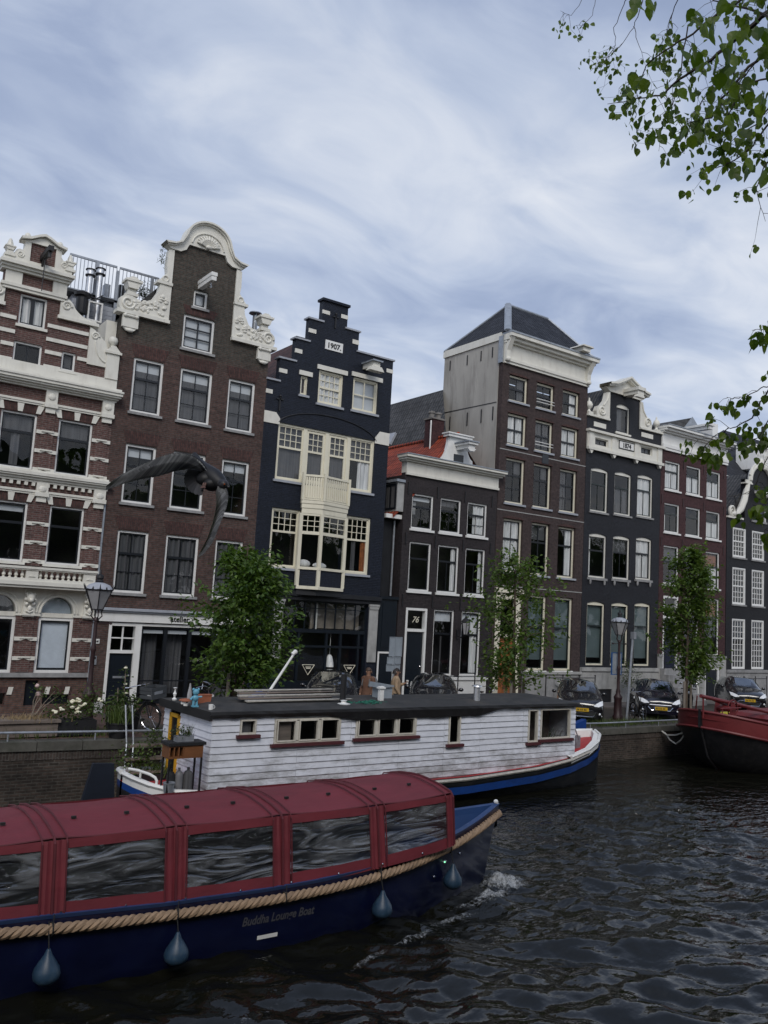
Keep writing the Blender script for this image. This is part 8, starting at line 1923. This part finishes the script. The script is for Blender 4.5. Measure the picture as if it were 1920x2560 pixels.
# ================================================================== PEOPLE
basic('skin', (.30,.17,.115), .55, .08, 8.); basic('hair_dark', (.018,.012,.010), .6, .2, 20.); basic('hair_brown', (.055,.032,.020), .6, .2, 20.); basic('coat_beige', (.33,.235,.15), .85, .12, 8., bump=.3); basic('jacket_rust', (.125,.062,.038), .85, .2, 8., bump=.3); basic('trousers_dark', (.02,.02,.024), .8, .2, 6.); basic('scarf_grey', (.13,.135,.14), .9, .2, 10., bump=.4); basic('shoe', (.03,.025,.022), .5, .2, 6.)
def person(label, loc, rot, coat, hair, legs='trousers_dark', cup=False, bag=False, hem=.80, lean=0., long_hair=False):
    t = thing('person', label, 'person', (0, 0, 0))
    # body: one continuous skinned surface
    J = {'pel': (0,0,.95,.13), 'wai': (0,0,1.08,.12), 'che': (0,-.01,1.28,.145), 'nec': (0,0,1.47,.065), 'chin': (0,-.01,1.54,.06), 'head': (0,-.015,1.63,.095), 'top': (0,-.005,1.71,.075)}
    E = [('pel','wai'),('wai','che'),('che','nec'),('nec','chin'),('chin','head'),('head','top')]
    for s, n in ((-1,'l'),(1,'r')):
        J['hip'+n] = (s*.10,0,.90,.10); J['kne'+n] = (s*.11,-.03*s,.50,.062); J['ank'+n] = (s*.11,.03*s+.02,.09,.042); J['toe'+n] = (s*.13,-.13+.03*s,.04,.036)
        E += [('pel','hip'+n),('hip'+n,'kne'+n),('kne'+n,'ank'+n),('ank'+n,'toe'+n)]
        J['sho'+n] = (s*.18,0,1.42,.062); up = cup and s > 0
        J['elb'+n] = (s*.24,.02,1.16,.043) if not up else (s*.23,-.04,1.16,.043); J['wri'+n] = (s*.22,-.10,.95,.028) if not up else (s*.12,-.28,1.25,.028); J['pal'+n] = (s*.21,-.13,.87,.034) if not up else (s*.09,-.34,1.29,.034)
        E += [('che','sho'+n),('sho'+n,'elb'+n),('elb'+n,'wri'+n),('wri'+n,'pal'+n)]
    k = list(J); me = bpy.data.meshes.new('body'); me.from_pydata([J[n][:3] for n in k], [(k.index(a), k.index(b)) for a, b in E], []); o = bpy.data.objects.new('body', me); COL.objects.link(o); o.parent = t
    sk = o.modifiers.new('skin', 'SKIN'); ld = me.skin_vertices[0].data
    for i, n in enumerate(k): ld[i].radius = (J[n][3], J[n][3]*(.82 if n in ('pel','wai','che') else 1)); ld[i].use_root = (n == 'pel')
    sb = o.modifiers.new('sub', 'SUBSURF'); sb.levels = 1; sb.render_levels = 2; me.materials.append(M['skin'])
    # fingers, face
    f = MB()
    for s, n in ((-1,'l'),(1,'r')):
        p = Vector(J['pal'+n][:3]); d = (p-Vector(J['wri'+n][:3])).normalized(); a = Vector((0, 1, 0)) if abs(d.y) < .8 else Vector((0, 0, 1)); a = (a-d*a.dot(d)).normalized()
        for q, L in ((-.03,.055),(-.01,.068),(.01,.064),(.03,.05)): b = p+d*.02+a*q; f.tube([b, b+d*L*.55+Vector((-s*.006, 0, 0)), b+d*L*.9+Vector((-s*.03, 0, 0))], [.009,.009,.006], 6)
        b = p-a*.03; f.tube([b, b-a*.025+d*.02, b-a*.02+d*.05], [.011,.010,.007], 6)
    f.ball((0,-.115,1.615), (.014,.022,.02), 8, 6); f.ball((0,-.095,1.575), (.028,.012,.008), 8, 5)
    for s in (-1, 1): f.ball((s*.092,0,1.62), (.014,.025,.034), 8, 6)
    f.build('hand', 'skin', o, smooth=True)
    e = MB()
    for s in (-1, 1): e.ball((s*.035,-.098,1.64), (.013,.008,.008), 8, 5)
    e.build('eyes', 'hair_dark', o)
    h = MB(); rows = []
    for i in range(8):
        a = PI*.5*i/7; zz = 1.635+.115*math.sin(a); r = math.cos(a); rows.append([(.108*r*math.cos(w), .012+.125*r*math.sin(w), zz-(.07 if math.sin(w) > -.1 else -.025)*(1-i/7)) for w in [2*PI*j/16 for j in range(16)]])
    h.loft(rows, closed=True)
    if long_hair: h.ball((0, .07, 1.56), (.095, .06, .13), 10, 7)
    h.build('hair', hair, t, smooth=True)
    c = MB(); S = []
    for z, rx, ry in ((hem, .235, .19), (hem+.12, .225, .18), (1.0, .20, .165), (1.12, .185, .15), (1.28, .205, .16), (1.40, .19, .13), (1.47, .10, .09), (1.50, .075, .075)): S.append([(rx*math.cos(w)*(1+.03*math.sin(3*w+z*9)), ry*math.sin(w)*(1+.03*math.cos(4*w+z*7)), z) for w in [2*PI*j/20 for j in range(20)]])
    c.loft(S, closed=True)
    for s, n in ((-1,'l'),(1,'r')):
        a, b, d = (Vector(J[q+n][:3]) for q in ('sho','elb','wri')); c.tube([a+Vector((-s*.05, 0, .01)), a+Vector((s*.015, 0, -.02)), a.lerp(b, .5), b, b.lerp(d, .55), d], [.07,.078,.066,.06,.054,.048], 10)
    c.build('coat', coat, t, smooth=True)
    l = MB()
    for s, n in ((-1,'l'),(1,'r')):
        a, b, d = (Vector(J[q+n][:3]) for q in ('hip','kne','ank')); l.tube([a+Vector((0,0,.06)), a, a.lerp(b, .5), b, b.lerp(d, .5), d], [.115,.115,.095,.078,.068,.062], 10)
    l.build('trousers', legs, t, smooth=True)
    sh = MB()
    for s in (-1, 1): sh.loft([[(s*.12+x*.9, y+.03*s, z) for x, z in ((-.05,0),(-.045,.07),(0,.10 if y > -.02 else .06),(.045,.07),(.05,0))] for y in (.09,.02,-.06,-.14,-.19)])
    sh.build('shoes', 'shoe', t, smooth=True)
    if bag:
        b = MB(); b.ball((.0,.24,1.22), (.17,.13,.25), 12, 9); b.tube([(-.12,.14,1.40), (-.13,-.10,1.38), (-.14,-.14,1.2), (-.14,.1,1.0)], .022, 6); b.tube([(.12,.14,1.40), (.13,-.10,1.38), (.14,-.14,1.2), (.14,.1,1.0)], .022, 6); b.build('backpack', 'scarf_grey', t, smooth=True)
    if cup: m = MB(); m.lathe(.085, -.385, [(.03,1.25),(.042,1.36),(.044,1.36),(.044,1.375),(.02,1.38)], 12); m.build('coffee_cup', 'white_clean', t, smooth=40)
    t.location = loc; t.rotation_euler = (lean, 0, R(rot)); return t
p1 = at(921, 1700, -6.1); p2 = at(990, 1700, -6.0)
person('person in a rust brown jacket carrying a grey backpack behind the houseboat roof', (p1.x, -6.1, gz(p1.x)-.02), -75, 'jacket_rust', 'hair_brown', bag=True, lean=0.)
person('person in a long beige coat holding a white cup behind the houseboat roof', (p2.x, -6.0, gz(p2.x)-.02), 62, 'coat_beige', 'hair_dark', cup=True, hem=.62)
# ================================================================== PIGEON in flight
leafmat('feather_grey', (.055,.058,.064), (.20,.205,.22), .1); leafmat('feather_dark', (.022,.022,.026), (.05,.05,.056), .05); leafmat('feather_pale', (.17,.178,.19), (.34,.35,.37), .15); basic('plume_dark', (.008,.008,.010), .55, .3, 20.); basic('claw', (.14,.07,.06), .6, .1, 9.); basic('bird_eye', (.30,.07,.01), .2, .05, 9.)
def pigeon():
    def P(zx, zy, dep): return at_dist(240+.217*zx, 1090+.217*zy, dep)
    D = 4.4
    t = thing('pigeon', 'grey pigeon flying with spread wings in front of the brown neck gable house', 'bird', P(1290, 500, D))
    view = (P(1290, 500, D)-CAM).normalized()
    # body
    b = MB()
    ax = [(1130, 205, .012, D+.10), (1180, 290, .022, D+.07), (1230, 370, .036, D+.03), (1290, 440, .050, D), (1350, 490, .056, D-.01), (1400, 530, .050, D-.03), (1450, 560, .036, D-.05), (1490, 570, .024, D-.06), (1520, 580, .012, D-.065), (1540, 588, .004, D-.07)]
    b.tube([P(x, y, d) for x, y, r, d in ax], [r for x, y, r, d in ax], 14); bo = b.build('body', 'plume_dark', t, smooth=True)
    # belly and spread tail seen from below
    b = MB(); b.ball(P(1265, 510, D-.02), (.055, .05, .045), 12, 9); b.ball(P(1330, 560, D-.04), (.05, .04, .035), 12, 9); b.build('belly', 'plume_dark', t, smooth=True)
    tl = MB(); c = P(1240, 480, D-.01)
    for k in range(12):
        a = R(115+k*13); d = P(1240+250*math.cos(a), 500-210*math.sin(a), D-.05-.004*k)-c; d = d*.92; s = d.cross(view).normalized()*.014; j = view*(-.0015*k)
        tl.add([c-s*.4+j, c+d*.55-s+j, c+d*.94-s*.9+j, c+d+j, c+d*.94+s*.9+j, c+d*.55+s+j, c+s*.4+j], [(0,1,2,3,4,5,6)])
    tl.build('tail', 'feather_dark', t)
    h = MB(); h.tube([P(1425, 545, D-.07), P(1470, 560, D-.08), P(1500, 575, D-.085)], [.022, .026, .018], 10); h.ball(P(1470, 560, D-.085), (.027, .027, .026), 10, 8); h.tube([P(1500, 575, D-.09), P(1535, 590, D-.095)], [.009, .002], 6); ho = h.build('head', 'feather_dark', t, smooth=True)
    MB().ball(P(1480, 556, D-.112), .005, 6, 5).build('eye', 'bird_eye', ho)
    f = MB()
    for dx in (0, 22):
        q = P(1232+dx, 575, D-.085); f.tube([P(1245+dx, 540, D-.08), q], .006, 5)
        for k in (-1, 0, 1): f.tube([q, P(1222+dx+k*16, 600, D-.095)], .003, 4)
    f.build('feet', 'claw', t)
    def wing(lead, trail, depf, nm, nf, cov):
        def cv(pts, f):
            f *= len(pts)-1; i = min(len(pts)-2, int(f)); g = f-i
            p0 = pts[max(0, i-1)]; p1 = pts[i]; p2 = pts[i+1]; p3 = pts[min(len(pts)-1, i+2)]
            q = [.5*((2*p1[k])+(-p0[k]+p2[k])*g+(2*p0[k]-5*p1[k]+4*p2[k]-p3[k])*g*g+(-p0[k]+3*p1[k]-3*p2[k]+p3[k])*g**3) for k in (0, 1)]
            return q
        w = MB(); rnd = random.Random(nf)
        for k in range(nf):                                         # flight feathers, one blade each
            f = k/(nf-1); fl = f*.96; ft = min(1, f**.92)
            a = cv(lead, max(0, fl*.80)); e = cv(trail, min(1, .10+.90*f**.85)); j = -.0016*k
            A = P(a[0], a[1], depf(f)+j+.006); B = P(e[0], e[1], depf(f)+j-.015)
            d = B-A; s = d.cross(view).normalized()*(.015-.006*f); bulge = -view*.012
            w.add([A-s*.5, A+d*.35-s+bulge, A+d*.75-s*1.0+bulge*.7, A+d*.95-s*.6, B, A+d*.95+s*.5, A+d*.75+s*.9+bulge*.6, A+d*.35+s*.8+bulge, A+s*.5], [(0,1,2,3,4,5,6,7,8)])
        wo = w.build('wing', 'feather_grey', t)
        for r0, r1, n, mt, dep in cov:
            c_ = MB()
            for k in range(n):
                f = k/(n-1)*.80; a = cv(lead, f); e = cv(trail, min(1, f**.95)); p = [a[i]+(e[i]-a[i])*r0 for i in (0, 1)]; q = [a[i]+(e[i]-a[i])*r1 for i in (0, 1)]
                f2 = min(.98, f+.045); a2 = cv(lead, f2); e2 = cv(trail, f2); q2 = [a2[i]+(e2[i]-a2[i])*(r1-.06) for i in (0, 1)]
                A = P(*p, depf(f)-dep); B = P(*q, depf(f)-dep-.003); d = B-A; s = d.cross(view).normalized()*.011
                c_.add([A-s*.7, A+d*.6-s*1.1, B-s*.3, B+s*.3, A+d*.6+s*1.1, A+s*.7], [(0,1,2,3,4,5)])
            c_.build('coverts', mt, wo)
        sk = MB(); m = 26                                            # leading edge arm
        sk.tube([P(*cv(lead, i/m*.86), depf(i/m*.86)-.004) for i in range(m+1)], [.008*(1-i/m*.85) for i in range(m+1)], 7); sk.build('wing_arm', 'feather_dark' if nm else 'plume_dark', wo, smooth=True)
        # webbing between feathers so the wing reads as one surface
        g = MB(); g.loft([[P(*[cv(lead, i/30*.97)[q]+(cv(trail, (i/30)**.95*.97)[q]-cv(lead, i/30*.97)[q])*v for q in (0, 1)], depf(i/30)+.008) for v in (0, .3, .6, .88)] for i in range(31)]); g.build('vane', 'feather_dark', wo, smooth=True)
    lead = [(1275, 400), (1215, 310), (1120, 240), (1000, 205), (880, 210), (760, 245), (620, 300), (450, 375), (280, 460), (170, 530), (95, 600)]
    trail = [(1260, 410), (1180, 372), (1080, 365), (980, 382), (880, 408), (790, 440), (690, 470), (560, 495), (420, 520), (260, 570), (110, 622)]
    wing(lead, trail, lambda f: D-.02-.12*math.sin(f*2.2)-.10*f, 0, 34, [(.05, .42, 26, 'feather_dark', .012), (.30, .66, 24, 'feather_grey', .009), (.0, .25, 26, 'feather_pale', .016)])
    lead = [(1440, 590), (1490, 610), (1512, 680), (1505, 770), (1480, 850), (1450, 930), (1415, 1020), (1375, 1140), (1320, 1250), (1250, 1350), (1172, 1408)]
    trail = [(1395, 610), (1395, 680), (1400, 760), (1392, 840), (1378, 900), (1360, 970), (1335, 1060), (1310, 1130), (1275, 1225), (1225, 1310), (1180, 1390)]
    wing(lead, trail, lambda f: D-.08-.10*f, 1, 28, [(.05, .5, 20, 'feather_pale', .010), (.4, .8, 18, 'feather_pale', .008)])
pigeon()
# ================================================================== wake of the tour boat
def wake():
    m, n, b, out = nt('foam'); n.nodes.remove(b)
    d = N(n, 'ShaderNodeBsdfPrincipled', **{'Base Color': (.55, .57, .58, 1), 'Roughness': .45}); tr = N(n, 'ShaderNodeBsdfTransparent'); mx = N(n, 'ShaderNodeMixShader')
    g = N(n, 'ShaderNodeNewGeometry'); no = N(n, 'ShaderNodeTexNoise', Scale=17., Detail=8., Roughness=.75, Distortion=.6); n.links.new(g.outputs['Position'], no.inputs['Vector'])
    at_ = N(n, 'ShaderNodeAttribute'); at_.attribute_name = 'cover'
    ad = N(n, 'ShaderNodeMath', operation='ADD'); n.links.new(no.outputs[0], ad.inputs[0]); n.links.new(at_.outputs['Fac'], ad.inputs[1])
    n.links.new(ramp(n, ad.outputs[0], [(.60, 0.), (.92, .9)]), mx.inputs[0]); n.links.new(tr.outputs[0], mx.inputs[1]); n.links.new(d.outputs[0], mx.inputs[2]); n.links.new(mx.outputs[0], out.inputs[0])
    mb = MB(); cov = []
    def patch(cx, cy, L, W, h, ang, c, nx=34, ny=14):
        ca, sa = math.cos(ang), math.sin(ang); rows = []
        for i in range(nx+1):
            row = []
            for j in range(ny+1):
                u = -1+2*i/nx; v = -1+2*j/ny; e = max(0, 1-(u*u)**1.2-(v*v)**1.2)
                x = cx+u*L*ca-v*W*sa; y = cy+u*L*sa+v*W*ca
                z = WATER+.03+h*e*(.55+.9*noise.noise(Vector((x*4, y*4, 2)))+.5*noise.noise(Vector((x*11, y*11, 5))))+.02*e
                row.append((x, y, z)); cov.append(c*(e**.6)-.32*(1-e))
            rows.append(row)
        mb.loft(rows)
    patch(11.0, -16.75, .62, .32, .24, -.35, .30); patch(10.4, -17.05, .8, .20, .12, .12, .24); patch(11.35, -16.5, .45, .42, .10, -.6, .22)
    patch(9.2, -17.55, .9, .12, .05, .10, .16); patch(8.1, -17.9, .75, .14, .07, .25, .16); patch(7.1, -18.2, .8, .12, .05, .38, .14); patch(9.9, -17.2, .9, .12, .06, .06, .16)
    patch(5.5, -18.0, 2.2, .25, .02, .0, .02, 60, 12); patch(3.2, -18.2, 2.2, .3, .02, .0, .0, 60, 12); patch(5.0, -18.9, .9, .2, .03, .35, .06)
    o = mb.build('wake_foam', 'foam', smooth=180); a = o.data.attributes.new('cover', 'FLOAT', 'POINT')
    for i, v in enumerate(cov): a.data[i].value = v
    tag(o, 'white churned wake foam along the bow and side of the tour boat', 'foam', kind='stuff')
wake()
